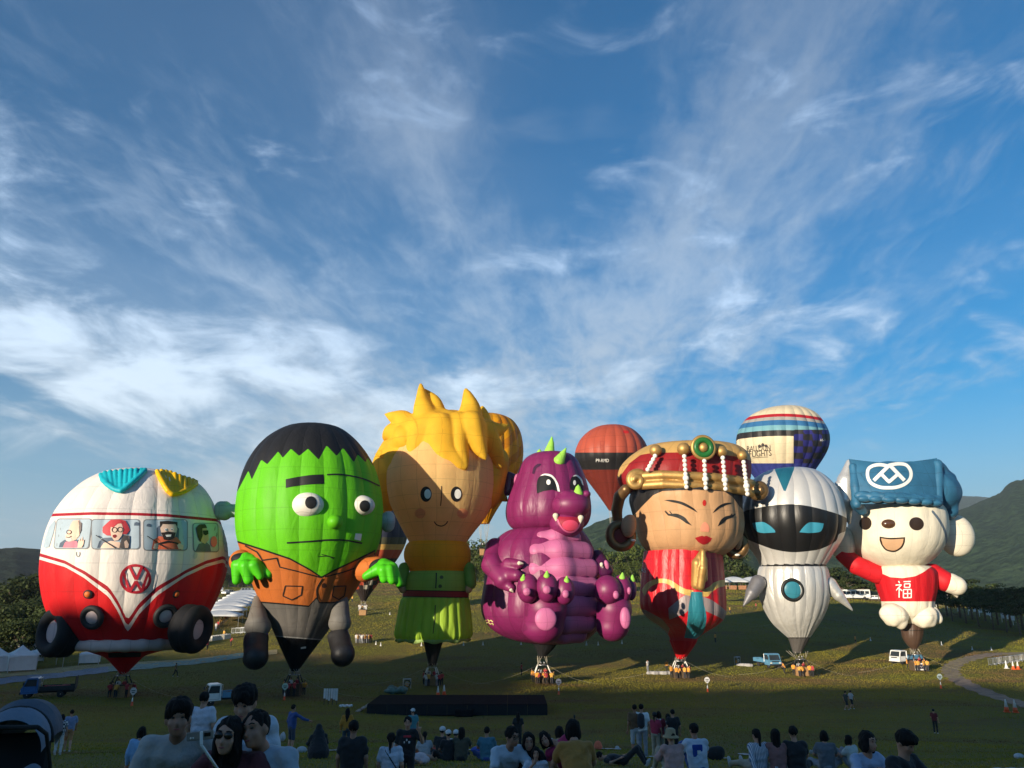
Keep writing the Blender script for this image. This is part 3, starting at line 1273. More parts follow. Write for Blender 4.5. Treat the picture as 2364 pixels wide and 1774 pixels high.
def tree_kind(kind, seed, height, spread, m, leaf=0.35, per=26):
 """returns an unlinked (trunk mesh, crown mesh)"""
 rnd = random.Random(seed)
 tb = MB()
 clumps = []
 th = height * (0.36 if kind == 'round' else 0.62)
 base = max(0.12, height * 0.022)
 lean = Vector((rnd.uniform(-.05, .05), rnd.uniform(-.05, .05), 1))
 top = lean * th
 tb.tube([(0, 0, -0.4), lean * (th * .5) + Vector((rnd.uniform(-.2, .2), rnd.uniform(-.2, .2), 0)), top, lean * (height * 0.82)], [base * 1.4, base, base * .75, base * .25], 7)
 nl = 7 if kind == 'round' else 9
 for i in range(nl):
  a = 2 * PI * i / nl + rnd.uniform(-.4, .4)
  if kind == 'round':
   z0 = height * rnd.uniform(0.28, 0.6)
   rr = spread * rnd.uniform(0.45, 0.85)
   z1 = height * rnd.uniform(0.5, 0.86)
  else:
   z0 = height * rnd.uniform(0.45, 0.72)
   rr = spread * rnd.uniform(0.4, 0.95)
   z1 = z0 + height * rnd.uniform(0.10, 0.22)
  e = Vector((math.cos(a) * rr, math.sin(a) * rr, z1))
  s = lean * z0
  tb.tube([s, s.lerp(e, .5) + Vector((0, 0, .3)), e], [base * .5, base * .35, base * .12], 5)
  if kind == 'round':
   clumps.append((e, (spread * rnd.uniform(.32, .5),) * 2 + (height * rnd.uniform(.13, .2),)))
   for q in range(2):
    clumps.append((e + Vector((rnd.uniform(-.4, .4) * spread, rnd.uniform(-.4, .4) * spread, rnd.uniform(-.16, .14) * height)),
        (spread * rnd.uniform(.2, .34),) * 2 + (height * rnd.uniform(.08, .13),)))
  else:
   for q in range(3):
    clumps.append((e + Vector((rnd.uniform(-.35, .35) * spread, rnd.uniform(-.35, .35) * spread, rnd.uniform(-.05, .08) * height)),
        (spread * rnd.uniform(.28, .46), spread * rnd.uniform(.28, .46), height * rnd.uniform(.035, .06))))
 clumps.append((lean * (height * .86), (spread * .42, spread * .42, height * (.14 if kind == 'round' else .06))))
 if kind == 'round':
  clumps.append((lean * (height * .6), (spread * .6, spread * .6, height * .24)))
  for q in range(6):
   a = rnd.uniform(0, 2 * PI)
   clumps.append((Vector((math.cos(a) * spread * .75, math.sin(a) * spread * .75, height * rnd.uniform(.16, .35))), (spread * .3, spread * .3, height * .12)))
 V, Q, T = leaves_mesh(clumps, per, leaf, seed, 0.3 if kind != 'round' else 0)
 tm = bpy.data.meshes.new('trunk')
 tm.from_pydata(tb.v, [], tb.f)
 tm.polygons.foreach_set('use_smooth', [True] * len(tm.polygons))
 tm.materials.append(BARK)
 cm = bpy.data.meshes.new('crown')
 cm.vertices.add(len(V))
 cm.vertices.foreach_set('co', V.ravel().astype(np.float32))
 cm.loops.add(len(V))
 cm.loops.foreach_set('vertex_index', np.arange(len(V), dtype=np.int32))
 cm.polygons.add(len(Q))
 cm.polygons.foreach_set('loop_start', np.arange(0, len(V), 4, dtype=np.int32))
 cm.update(calc_edges=True)
 at_ = cm.attributes.new('tint', 'FLOAT', 'POINT')
 at_.data.foreach_set('value', T.astype(np.float32))
 cm.materials.append(m)
 return tm, cm


KINDS = {'round': [tree_kind('round', s, 10, 3.6, LEAF, 0.36, 24) for s in (1, 2, 3, 4)],
   'dark': [tree_kind('round', s, 11, 4.4, LEAFD, 0.36, 24) for s in (11, 12, 13)],
   'umbrella': [tree_kind('umbrella', s, 9.5, 4.4, LEAFD, 0.34, 44) for s in (21, 22, 23, 24)]}
TREE_NAMES = {'round': 'broadleaf_tree', 'dark': 'broadleaf_tree', 'umbrella': 'umbrella_tree'}
_tree_rnd = random.Random(4)


def tree(kind, x, y, h, label, group, dz=0.0):
 tm, cm = _tree_rnd.choice(KINDS[kind])
 s = h / (9.5 if kind == 'umbrella' else 10)
 t = thing(TREE_NAMES[kind], label, 'tree', (x, y, H(x, y) + dz), _tree_rnd.uniform(0, 6.28), group)
 t.scale = (s * _tree_rnd.uniform(.9, 1.15), s * _tree_rnd.uniform(.9, 1.15), s)
 for nm, me in (('trunk', tm), ('crown', cm)):
  o = bpy.data.objects.new(nm, me)
  COL.objects.link(o)
  o.parent = t


def tree_px(kind, px, ytop, Y, label, group, hmin=3.0):
 label = label.replace('#', ordinal(label, px))
 """a tree standing at distance Y whose top shows at this pixel"""
 P = at(px, ytop, Y)
 g = H(P.x, P.y)
 tree(kind, P.x, P.y, max(hmin, P.z - g), label, group)


def ordinal(label, px):
 k = sum(1 for q in ROWS[label] if q < px)
 n = len(ROWS[label])
 W_ = 'first second third fourth fifth sixth seventh eighth ninth tenth'.split()
 return W_[k] + ' from the left' if k < 10 else W_[n - 1 - k] + ' from the right'


ROWS = {}
G1 = 'trees along the far edge of the field'
# between the spiky-haired balloon and the dragon
row_ = ((1072, 1262, 318), (1090, 1246, 312), (1108, 1243, 316), (1124, 1256, 310), (1140, 1270, 318), (1098, 1285, 304), (1082, 1300, 302), (1060, 1290, 300), (1118, 1300, 303))
ROWS['bright green tree, # in the clump between yellow-haired balloon and dragon'] = [q[0] for q in row_]
for px, yt, Y in row_:
 tree_px('round', px, yt, Y, 'bright green tree, # in the clump between yellow-haired balloon and dragon', G1)
# between the dragon and the lady with the golden headdress
row_ = ((1372, 1272, 322), (1388, 1264, 318), (1402, 1268, 322), (1416, 1272, 316), (1432, 1282, 322), (1448, 1276, 318), (1462, 1262, 320), (1476, 1256, 316), (1490, 1262, 320), (1505, 1270, 322),
     (1395, 1300, 309), (1425, 1302, 308), (1452, 1306, 309), (1478, 1296, 308), (1410, 1320, 306), (1440, 1325, 305))
ROWS['bushy green tree, # in the row between dragon and lady'] = [q[0] for q in row_]
for px, yt, Y in row_:
 tree_px('round', px, yt, Y, 'bushy green tree, # in the row between dragon and lady', G1)
# between the lady and the silver robot
row_ = ((1668, 1288, 312), (1682, 1272, 308), (1696, 1280, 312), (1706, 1300, 308), (1720, 1310, 310), (1736, 1312, 312), (1750, 1318, 310), (1764, 1322, 314), (1712, 1330, 302), (1740, 1335, 304), (1680, 1322, 303))
ROWS['tree behind the white domed pavilions, # between lady and robot'] = [q[0] for q in row_]
for px, yt, Y in row_:
 tree_px('dark' if px < 1700 else 'round', px, yt, Y, 'tree behind the white domed pavilions, # between lady and robot', G1)
# right of the robot
row_ = ((1908, 1310, 262), (1922, 1308, 268), (1938, 1318, 262), (1955, 1326, 258), (1972, 1330, 262), (1990, 1338, 258), (2008, 1340, 262), (1940, 1345, 250), (1895, 1318, 270), (2024, 1345, 256))
ROWS['flat topped tree near the white coach, # there'] = [q[0] for q in row_]
for px, yt, Y in row_:
 tree_px('umbrella', px, yt, Y, 'flat topped tree near the white coach, # there', G1)
# the long row of spreading trees at the right
G2 = 'spreading trees along the right edge of the field'
row_ = ((2150, 1352, 212), (2176, 1345, 208), (2204, 1338, 204), (2232, 1340, 200), (2262, 1348, 196), (2290, 1352, 190), (2318, 1350, 186), (2346, 1356, 182), (2370, 1352, 178), (2400, 1350, 172),
     (2190, 1372, 194), (2220, 1368, 190), (2250, 1376, 184), (2282, 1378, 178), (2312, 1384, 172), (2344, 1388, 166), (2380, 1392, 162), (2160, 1372, 204), (2430, 1370, 165))
ROWS['dark spreading tree, # in the row right of the bear balloon'] = [q[0] for q in row_]
for px, yt, Y in row_:
 tree_px('umbrella', px, yt, Y, 'dark spreading tree, # in the row right of the bear balloon', G2)
# the wooded slope behind the tents at the left
G3 = 'trees behind the tents at the left'
row_ = ((-40, 1392, 150), (-10, 1380, 158), (14, 1372, 150), (36, 1352, 156), (54, 1346, 150), (74, 1340, 158), (92, 1336, 152), (112, 1340, 160), (-28, 1420, 136), (4, 1412, 134), (30, 1404, 138),
     (56, 1398, 134), (82, 1390, 138), (20, 1440, 122), (48, 1436, 120), (-6, 1446, 120), (76, 1430, 122), (104, 1404, 132), (135, 1380, 150), (98, 1440, 124))
ROWS['dark leafy tree, # on the slope behind the white tents'] = [q[0] for q in row_]
for px, yt, Y in row_:
 tree_px('dark', px, yt, Y, 'dark leafy tree, # on the slope behind the white tents', G3)
G4 = 'trees behind the parking ground'
row_ = ((462, 1320, 300), (486, 1318, 306), (508, 1322, 300), (530, 1326, 304), (552, 1330, 300), (574, 1332, 304), (596, 1334, 300), (440, 1330, 300), (470, 1345, 290), (520, 1346, 290), (560, 1348, 290))
ROWS['dark tree, # behind the cars parked between bus and monster'] = [q[0] for q in row_]
for px, yt, Y in row_:
 tree_px('dark', px, yt, Y, 'dark tree, # behind the cars parked between bus and monster', G4)
row_ = ((850, 1330, 322), (870, 1322, 318), (890, 1320, 322), (915, 1322, 318), (940, 1325, 322), (965, 1318, 318))
ROWS['dark tree, # behind the balloon with yellow and red rings'] = [q[0] for q in row_]
for px, yt, Y in row_:
 tree_px('dark', px, yt, Y, 'dark tree, # behind the balloon with yellow and red rings', G1)
# ================================================================== BALLOONS
def crop(ox, oy, s):
 return lambda x, y: (ox + x / s, oy + y / s)


def catmull(A, n):
 A = np.asarray(A, float)
 seg = np.linalg.norm(np.diff(A, axis=0), axis=1)
 t = np.concatenate([[0], np.cumsum(seg)])
 out = []
 for s in np.linspace(0, t[-1], n):
  i = min(max(np.searchsorted(t, s, side='right') - 1, 0), len(seg) - 1)
  q = (s - t[i]) / max(seg[i], 1e-9)
  p0, p1, p2, p3 = A[max(i - 1, 0)], A[i], A[i + 1], A[min(i + 2, len(A) - 1)]
  h0, h1 = seg[max(i - 1, 0)], seg[min(i + 1, len(seg) - 1)]
  m1 = (p2 - p0) / max(h0 + seg[i], 1e-9) * seg[i]
  m2 = (p3 - p1) / max(h1 + seg[i], 1e-9) * seg[i]
  out.append((2 * q ** 3 - 3 * q ** 2 + 1) * p1 + (q ** 3 - 2 * q ** 2 + q) * m1 + (-2 * q ** 3 + 3 * q ** 2) * p2 + (q ** 3 - q ** 2) * m2)
 return np.array(out)


def npix(P):
 q = P - np.array(CAM)
 zc = q[:, 1] * CT + q[:, 2] * ST
 return CX + F * q[:, 0] / zc, CY - F * (-q[:, 1] * ST + q[:, 2] * CT) / zc


def poly_sd(pts):
 P = np.array(pts, float)

 def f(x, y):
  d = np.full(x.shape, 1e9)
  ins = np.zeros(x.shape, bool)
  for (ax, ay), (bx, by) in zip(P, np.roll(P, -1, 0)):
   ex, ey = bx - ax, by - ay
   t = np.clip(((x - ax) * ex + (y - ay) * ey) / max(ex * ex + ey * ey, 1e-9), 0, 1)
   d = np.minimum(d, np.hypot(x - ax - t * ex, y - ay - t * ey))
   c = ((ay > y) != (by > y)) & (x < (bx - ax) * (y - ay) / (by - ay + 1e-12) + ax)
   ins ^= c
  return np.where(ins, d, -d)
 return f


def below(tab):
 X = [t[0] for t in tab]
 Yv = [t[1] for t in tab]
 return lambda x, y: y - np.interp(x, X, Yv)


class Balloon:
 pass


def envelope(parent, rows, Y, n, m, name='gore', bulge=0.035, zones=None, ratio=1.0, nu=8, nv=70, tapes=14, phase=0.0, ripple=0.0, Yoff=0.0, clip_top=False):
 """fabric panels sewn into a closed bag; rows are (py, left, right) of its outline at distance Y"""
 nv = int(nv * .85)
 R = []
 for py, l, r in rows:                                   # the circle whose two tangent sight lines are the outline's edges
  a, b = ray(l, py), ray(r, py)
  ta, tb = math.atan2(a.x, a.y), math.atan2(b.x, b.y)
  tm, th = (ta + tb) / 2, (tb - ta) / 2
  d = Y / math.cos(tm)
  e = (a.z / a.xy.length + b.z / b.xy.length) / 2
  R.append((CAMZ + e * d * math.cos(th), Y * math.tan(tm), max(d * math.sin(th), 0.02)))
 C = catmull(R, nv + 1)
 C[:, 2] = np.maximum(C[:, 2], 0.02)
 allV, allF, off = [], [], 0
 u = np.linspace(0, 1, nu + 1)
 edge = np.minimum(u, 1 - u) * 2
 Yc = Y + Yoff
 for g in range(n):
  ph = phase + (g + u) / n * 2 * PI                       # 0 faces the viewer
  fac = 1 + bulge * (1 - (2 * u - 1) ** 2) - bulge * 0.7
  V = np.empty((nv + 1, nu + 1, 3))
  rr = C[:, 2][:, None] * fac[None, :]
  if ripple:
   k = np.clip((np.arange(nv + 1) / nv - 0.55) / 0.45, 0, 1)[:, None]
   rr = rr * (1 + ripple * k * np.sin(ph * n * 1.5 + 1.0)[None, :])
  V[..., 0] = C[:, 1][:, None] + rr * np.sin(ph)[None, :]
  V[..., 1] = Yc - rr * ratio * np.cos(ph)[None, :]
  V[..., 2] = C[:, 0][:, None]
  V = V.reshape(-1, 3)
  r0 = np.arange(nv)[:, None] * (nu + 1) + np.arange(nu)[None, :]
  Q = np.stack([r0, r0 + nu + 1, r0 + nu + 2, r0 + 1], -1).reshape(-1, 4)
  o = np_obj(name, V, Q, m, parent, True)
  me = o.data
  att = {'row': np.repeat(np.arange(nv + 1) / nv * tapes + 0.5, nu + 1), 'edge': np.tile(edge, nv + 1)}
  if zones:
   Vf = V.copy()
   Vf[:, 1] = np.where(Vf[:, 1] > Yc, 2 * Yc - Vf[:, 1], Vf[:, 1])
   px, py = npix(Vf)
   phs = np.tile(np.arctan2(np.sin(ph), np.cos(ph)), nv + 1)
   for k, fn in zones.items():
    att[k] = fn(px, py) if fn.__code__.co_argcount == 2 else fn(px, py, phs)
  for k, vals in att.items():
   a = me.attributes.new(k, 'FLOAT', 'POINT')
   a.data.foreach_set('value', np.asarray(vals, np.float32))
  allV.append(V)
  allF.append(Q + off)
  off += len(V)
 V = np.concatenate(allV)
 Fq = np.concatenate(allF)
 bv = BVHTree.FromPolygons([Vector(v) for v in V], [tuple(int(i) for i in q) for q in Fq])
 b = Balloon()
 b.bvh, b.Y, b.C, b.V, b.F = bv, Y, C, V, Fq
 return b


def hit(bvh, px, py):
 r = ray(px, py).normalized()
 loc, nor, idx, d = bvh.ray_cast(CAM, r)
 if loc is None:
  return None, None
 if nor.dot(r) > 0:
  nor = -nor
 return loc, nor


def decal(name, pts, bvh, m, parent, off=0.05, step=4.0, label=None):
 """flat print: a sheet cut to this outline and laid on the fabric"""
 B = []
 n = len(pts)
 for i in range(n):
  a, b = Vector(pts[i]), Vector(pts[(i + 1) % n])
  k = max(1, int((b - a).length / (step * 0.8)))
  for j in range(k):
   B.append(a.lerp(b, j / k))
 xs = [p.x for p in B]
 ys = [p.y for p in B]
 sd = poly_sd([(p.x, p.y) for p in B])
 gx, gy = np.meshgrid(np.arange(min(xs) + step * .5, max(xs), step), np.arange(min(ys) + step * .5, max(ys), step))
 gx, gy = gx.ravel(), gy.ravel()
 if len(gx):
  k = sd(gx, gy) > step * 0.35
  inner = [Vector((a, b)) for a, b in zip(gx[k], gy[k])]
 else:
  inner = []
 vs, es, fs, *_ = delaunay_2d_cdt(B + inner, [(i, (i + 1) % len(B)) for i in range(len(B))], [], 1, 1e-5)
 V, ok = [], []
 for p in vs:
  loc, nor = hit(bvh, p.x, p.y)
  if loc is None:
   V.append(Vector((0, 0, 0)))
   ok.append(False)
  else:
   V.append(loc + nor * off)
   ok.append(True)
 fc = [f for f in fs if all(ok[i] for i in f)]
 used = sorted({i for f in fc for i in f})
 if not used:
  return None
 mp = {q: i for i, q in enumerate(used)}
 # faces turned towards the outside
 out = []
 for f in fc:
  a, b, c = (V[i] for i in f[:3])
  nn = (b - a).cross(c - a)
  g = [mp[i] for i in f]
  out.append(g if nn.dot(a - CAM) < 0 else g[::-1])
 o = mesh_obj(name, [V[i] for i in used], out, m, parent, True, True)
 if label:
  o['label'] = label
 return o


def ell_pts(cx, cy, rx, ry, n=28, rot=0.0):
 c, s = math.cos(math.radians(rot)), math.sin(math.radians(rot))
 return [(cx + rx * math.cos(a) * c - ry * math.sin(a) * s, cy + rx * math.cos(a) * s + ry * math.sin(a) * c) for a in (2 * PI * i / n for i in range(n))]


def stroke_pts(line, w, taper=False):
 P = [Vector(p) for p in line]
 n = len(P)
 L_, R_ = [], []
 for i, p in enumerate(P):
  t = (P[min(i + 1, n - 1)] - P[max(i - 1, 0)])
  t = t.normalized() if t.length > 0 else Vector((1, 0))
  nn = Vector((-t.y, t.x))
  ww = w if not isinstance(w, (list, tuple)) else w[i]
  if taper:
   ww = ww * max(0.15, math.sin(PI * (i + .35) / (n - 1 + .7)))
  L_.append(p + nn * ww / 2)
  R_.append(p - nn * ww / 2)
 return [(p.x, p.y) for p in L_ + R_[::-1]]


def ribbon(name, line, w, bvh, m, parent, off=0.06, closed=False, taper=False, step=3.0):
 """a printed line: a strip of the given width (pixels) laid along the fabric"""
 L_ = []
 P_ = [Vector(p) for p in line]
 if closed:
  P_.append(P_[0].copy())
 for a, b in zip(P_, P_[1:]):
  k = max(1, int((b - a).length / step))
  L_ += [a.lerp(b, j / k) for j in range(k)]
 if not closed:
  L_.append(P_[-1])
 n = len(L_)
 V, Fc = [], []
 for i, p in enumerate(L_):
  a, b = (L_[i - 1], L_[(i + 1) % n]) if closed else (L_[max(i - 1, 0)], L_[min(i + 1, n - 1)])
  t = (b - a).normalized()
  ww = w * (max(0.2, math.sin(PI * (i + .4) / n)) if taper else 1.0)
  for q in (-.5, 0, .5):
   loc, nor = hit(bvh, p.x - t.y * ww * q, p.y + t.x * ww * q)
   if loc is None:
    return None
   V.append(loc + nor * off)
 for i in range(n if closed else n - 1):
  j = (i + 1) % n
  for q in range(2):
   Fc.append((i * 3 + q, i * 3 + q + 1, j * 3 + q + 1, j * 3 + q))
 return mesh_obj(name, V, Fc, m, parent, True, True)


def curve_px(pts, n=6):
 return [(p.x, p.y) for p in smooth_line(pts, n)]


def ring_px(cx, cy, rx, ry, w, a0=0, a1=360, n=28):
 return [(cx + rx * math.cos(math.radians(a0 + (a1 - a0) * i / n)), cy + ry * math.sin(math.radians(a0 + (a1 - a0) * i / n))) for i in range(n + 1)]


def decal_ring(name, cx, cy, rx, ry, w, bvh, m, parent, off=0.05):
 return ribbon(name, ell_pts(cx, cy, rx, ry, 40), w, bvh, m, parent, off, True)


def EP(px, py, rx, ry, Y, rd=None, rot=0.0):
 P = at(px, py, Y)
 k = mpp(P)
 a = math.radians(rot)
 c, s = math.cos(a), math.sin(a)
 R = [[c, 0, -s], [0, 1, 0], [s, 0, c]] if rot else None
 return ('e', tuple(P), (rx * k, (rd if rd is not None else min(rx, ry)) * k, ry * k), R)


def CP(ax, ay, bx, by, ra, rb, Ya, Yb=None):
 Yb = Ya if Yb is None else Yb
 A, B = at(ax, ay, Ya), at(bx, by, Yb)
 return ('c', tuple(A), tuple(B), ra * mpp(A), rb * mpp(B))


def frame_of(nor):
 n = Vector(nor).normalized()
 x = Vector((0, 0, 1)).cross(n)
 x = x.normalized() if x.length > 1e-4 else Vector((1, 0, 0))
 return x, n.cross(x), n


def torus_at(c, nor, R, r, nR=32, nr=10, squash=1.0):
 x, y, n = frame_of(nor)
 mb = MB()
 v, f = [], []
 for i in range(nR):
  a = 2 * PI * i / nR
  d = x * math.cos(a) + y * math.sin(a) * squash
  for k in range(nr):
   b = 2 * PI * k / nr
   v.append(Vector(c) + d * (R + r * math.cos(b)) + n * r * math.sin(b))
 for i in range(nR):
  for k in range(nr):
   f.append((i * nr + k, i * nr + (k + 1) % nr, ((i + 1) % nR) * nr + (k + 1) % nr, ((i + 1) % nR) * nr + k))
 return mb.add(v, [q[::-1] for q in f])


def dome_at(c, nor, R, h, n=24, nv=6):
 x, y, nn = frame_of(nor)
 mb = MB()
 v = []
 for i in range(nv + 1):
  t = i / nv * PI / 2
  for k in range(n):
   a = 2 * PI * k / n
   v.append(Vector(c) + (x * math.cos(a) + y * math.sin(a)) * R * math.cos(t) + nn * h * math.sin(t))
 f = [(i * n + k, i * n + (k + 1) % n, (i + 1) * n + (k + 1) % n, (i + 1) * n + k) for i in range(nv) for k in range(n)]
 return mb.add(v, f)


WICKER = mat('wicker', (0.36, 0.20, 0.085), 0.85, var=0.35, vscale=9, bump=0.9, bscale=14, stretch=(1, 1, 3))
WICKER_DK = mat('wicker_dark', (0.10, 0.065, 0.035), 0.85, var=0.35, vscale=9, bump=0.9, bscale=14, stretch=(1, 1, 3))
LEATHER = mat('leather', (0.10, 0.055, 0.03), 0.6, var=0.2, vscale=8)
STEEL = mat('steel', (0.55, 0.55, 0.56), 0.35, 0.9, var=0.1)
ROPE = mat('rope', (0.42, 0.38, 0.30), 0.8)
BLACKF = mat('black_fabric', (0.012, 0.012, 0.013), 0.75, var=0.3, bump=0.4, bscale=3)
PAD_WHITE = mat('padded_white', (0.78, 0.76, 0.70), 0.7, bump=0.3)
PAD_BLACK = mat('padded_black', (0.02, 0.02, 0.022), 0.7, bump=0.3)


def basket(parent, base, w=1.7, d=1.3, h=1.15, wick=WICKER, pads=PAD_BLACK, mouth=None, mouth_r=1.2, rz=0.0):
 """wicker basket, padded uprights, burner and the cables that carry it"""
 base = Vector(base)
 R = Matrix.Rotation(rz, 3, 'Z')
 mb = MB()
 nseg = 10
 for i in range(nseg):                                  # woven wall: courses a little proud of each other
  z = h * (i + .5) / nseg
  k = 0.95 + 0.05 * (i / nseg) + (0.012 if i % 2 else 0)
  mb.box(base + Vector((0, 0, z + .05)), (w * k, d * k, h / nseg * 1.02), rz)
 bask = mb.build('basket', wick, parent, world=True)
 rim = MB()
 cs = [R @ Vector(c) for c in ((-w / 2, -d / 2, 0), (w / 2, -d / 2, 0), (w / 2, d / 2, 0), (-w / 2, d / 2, 0))]
 top = [base + c + Vector((0, 0, h + .08)) for c in cs]
 for a, b in zip(top, top[1:] + top[:1]):
  rim.tube([a, b], 0.075, 8)
 rim.build('basket_rim', LEATHER, bask, True, True)
 sk = MB()
 for yy in (-d * .3, d * .3):
  sk.box(base + R @ Vector((0, yy, 0.03)), (w * .96, .08, .08), rz)
 sk.build('skid', LEATHER, bask, world=True)
 zf = h + 1.0
 fr = [base + c * .62 + Vector((0, 0, zf)) for c in cs]
 for a, b in zip(top, fr):
  MB().tube([a, b], 0.07, 8).build('upright', pads, parent, True, True)
 bf = MB()
 for a, b in zip(fr, fr[1:] + fr[:1]):
  bf.tube([a, b], 0.035, 6)
 bf.build('burner_frame', STEEL, parent, True, True)
 for sx in (-.22, .22):
  c = base + R @ Vector((sx, 0, zf))
  bn = MB().lathe(c, [(0.10, -0.05), (0.13, 0.0), (0.13, 0.32), (0.16, 0.36), (0.15, 0.36)], 12)
  bn.build('burner', STEEL, parent, True, True)
 tk = MB()
 for sx, sy in ((-.6, -.4), (.6, .4)):
  tk.lathe(base + R @ Vector((sx * w * .5, sy * d * .5, .1)), [(.02, 0), (.15, .03), (.15, .95), (.06, 1.05), (.06, 1.2)], 10)
 tk.build('gas_cylinder', STEEL, parent, True, True)
 for sx, L_ in ((-1, 9.0), (1, 7.5)):                    # tethers pegged out on the grass
  e = Vector((base.x + sx * L_, base.y + 2.0 - L_ * .3, 0))
  e.z = H(e.x, e.y) + .05
  s0 = fr[0 if sx < 0 else 1]
  MB().tube([s0.lerp(e, u) - Vector((0, 0, .5 * math.sin(PI * u))) for u in (0, .25, .5, .75, 1)], .009, 4).build('tether', ROPE, parent, True, True)
 if mouth is not None:
  cb = MB()
  mouth = Vector(mouth)
  for i in range(12):
   a = 2 * PI * i / 12
   e = mouth + Vector((math.cos(a) * mouth_r, math.sin(a) * mouth_r, 0.25))
   s0 = min(fr, key=lambda q: (q - e).length)
   cb.tube([s0, e], 0.022, 4)
  cb.build('cable', ROPE, parent, True, True)
 return bask


def sewn(name, col, rough=0.6, transl=0.10, metal=0.0, spec=0.3, bump=0.25, bscale=2.0, var=0.08, vscale=0.6):
 return mat(name, col, rough, metal, var=var, vscale=vscale, bump=bump * 1.5, bscale=bscale * .6, transl=transl, spec=spec, seam=.62)


PRINT = {}


def pr(name, col, rough=0.6, metal=0.0):
 """ink printed on balloon cloth"""
 if name not in PRINT:
  PRINT[name] = mat('print_' + name, col, rough, metal, var=0.06, vscale=0.8, bump=0.12, bscale=2.0, spec=0.3)
 return PRINT[name]


INK = pr('black', (0.010, 0.010, 0.011))
PWHITE = pr('white', (0.74, 0.72, 0.68))


def new_balloon(name, label, px, py, group='shaped balloons standing in a row on the field', y=None):
 g = ground(px, py) if y is None else None
 if g is None:
  P = at(px, py, y)
  g = Vector((P.x, y, H(P.x, y)))
 t = thing(name, label, 'hot air balloon', g, 0, group)
 return t, g


def text_sheet(name, body, size, m, parent, bvh, px, py, ax_px=1.0, off=0.06, sx=1.0, rot=0.0, font=None, step=2.0, bold=0.0):
 """lettering: the outlines of a text curve laid flat on the fabric; size and place in pixels of the photograph"""
 cu = bpy.data.curves.new(name, 'FONT')
 cu.body = body
 cu.size = 1.0
 cu.align_x = 'CENTER'
 cu.align_y = 'CENTER'
 cu.offset = bold
 cu.resolution_u = 3
 ob = bpy.data.objects.new(name, cu)
 COL.objects.link(ob)
 bpy.context.view_layer.update()
 me = bpy.data.meshes.new_from_object(ob.evaluated_get(bpy.context.evaluated_depsgraph_get()))
 bpy.data.objects.remove(ob)
 bm = bmesh.new()
 bm.from_mesh(me)
 bmesh.ops.triangulate(bm, faces=bm.faces)
 for _ in range(2):
  long_ = [e for e in bm.edges if e.calc_length() * size > step]
  if not long_:
   break
  bmesh.ops.subdivide_edges(bm, edges=long_, cuts=1)
  bmesh.ops.triangulate(bm, faces=bm.faces)
 c, s = math.cos(math.radians(rot)), math.sin(math.radians(rot))
 bad = []
 o3 = worg(parent)
 for v in bm.verts:
  x, y = v.co.x * size * sx, -v.co.y * size
  loc, nor = hit(bvh, px + x * c - y * s, py + x * s + y * c)
  if loc is None:
   bad.append(v)
  else:
   v.co = loc + nor * off - o3
 bmesh.ops.delete(bm, geom=bad, context='VERTS')
 bm.to_mesh(me)
 bm.free()
 me.materials.append(m)
 o = bpy.data.objects.new(name, me)
 COL.objects.link(o)
 o.parent = parent
 return o
def rows(c, tab):
 return [(c(0, y)[1], c(l, y)[0], c(r, y)[0]) for y, l, r in tab]


def P(c, *pts):
 return [c(*p) for p in pts]


def mouth_of(b):
 z, x, r = b.C[-1]
 return Vector((x, b.Y, z)), r


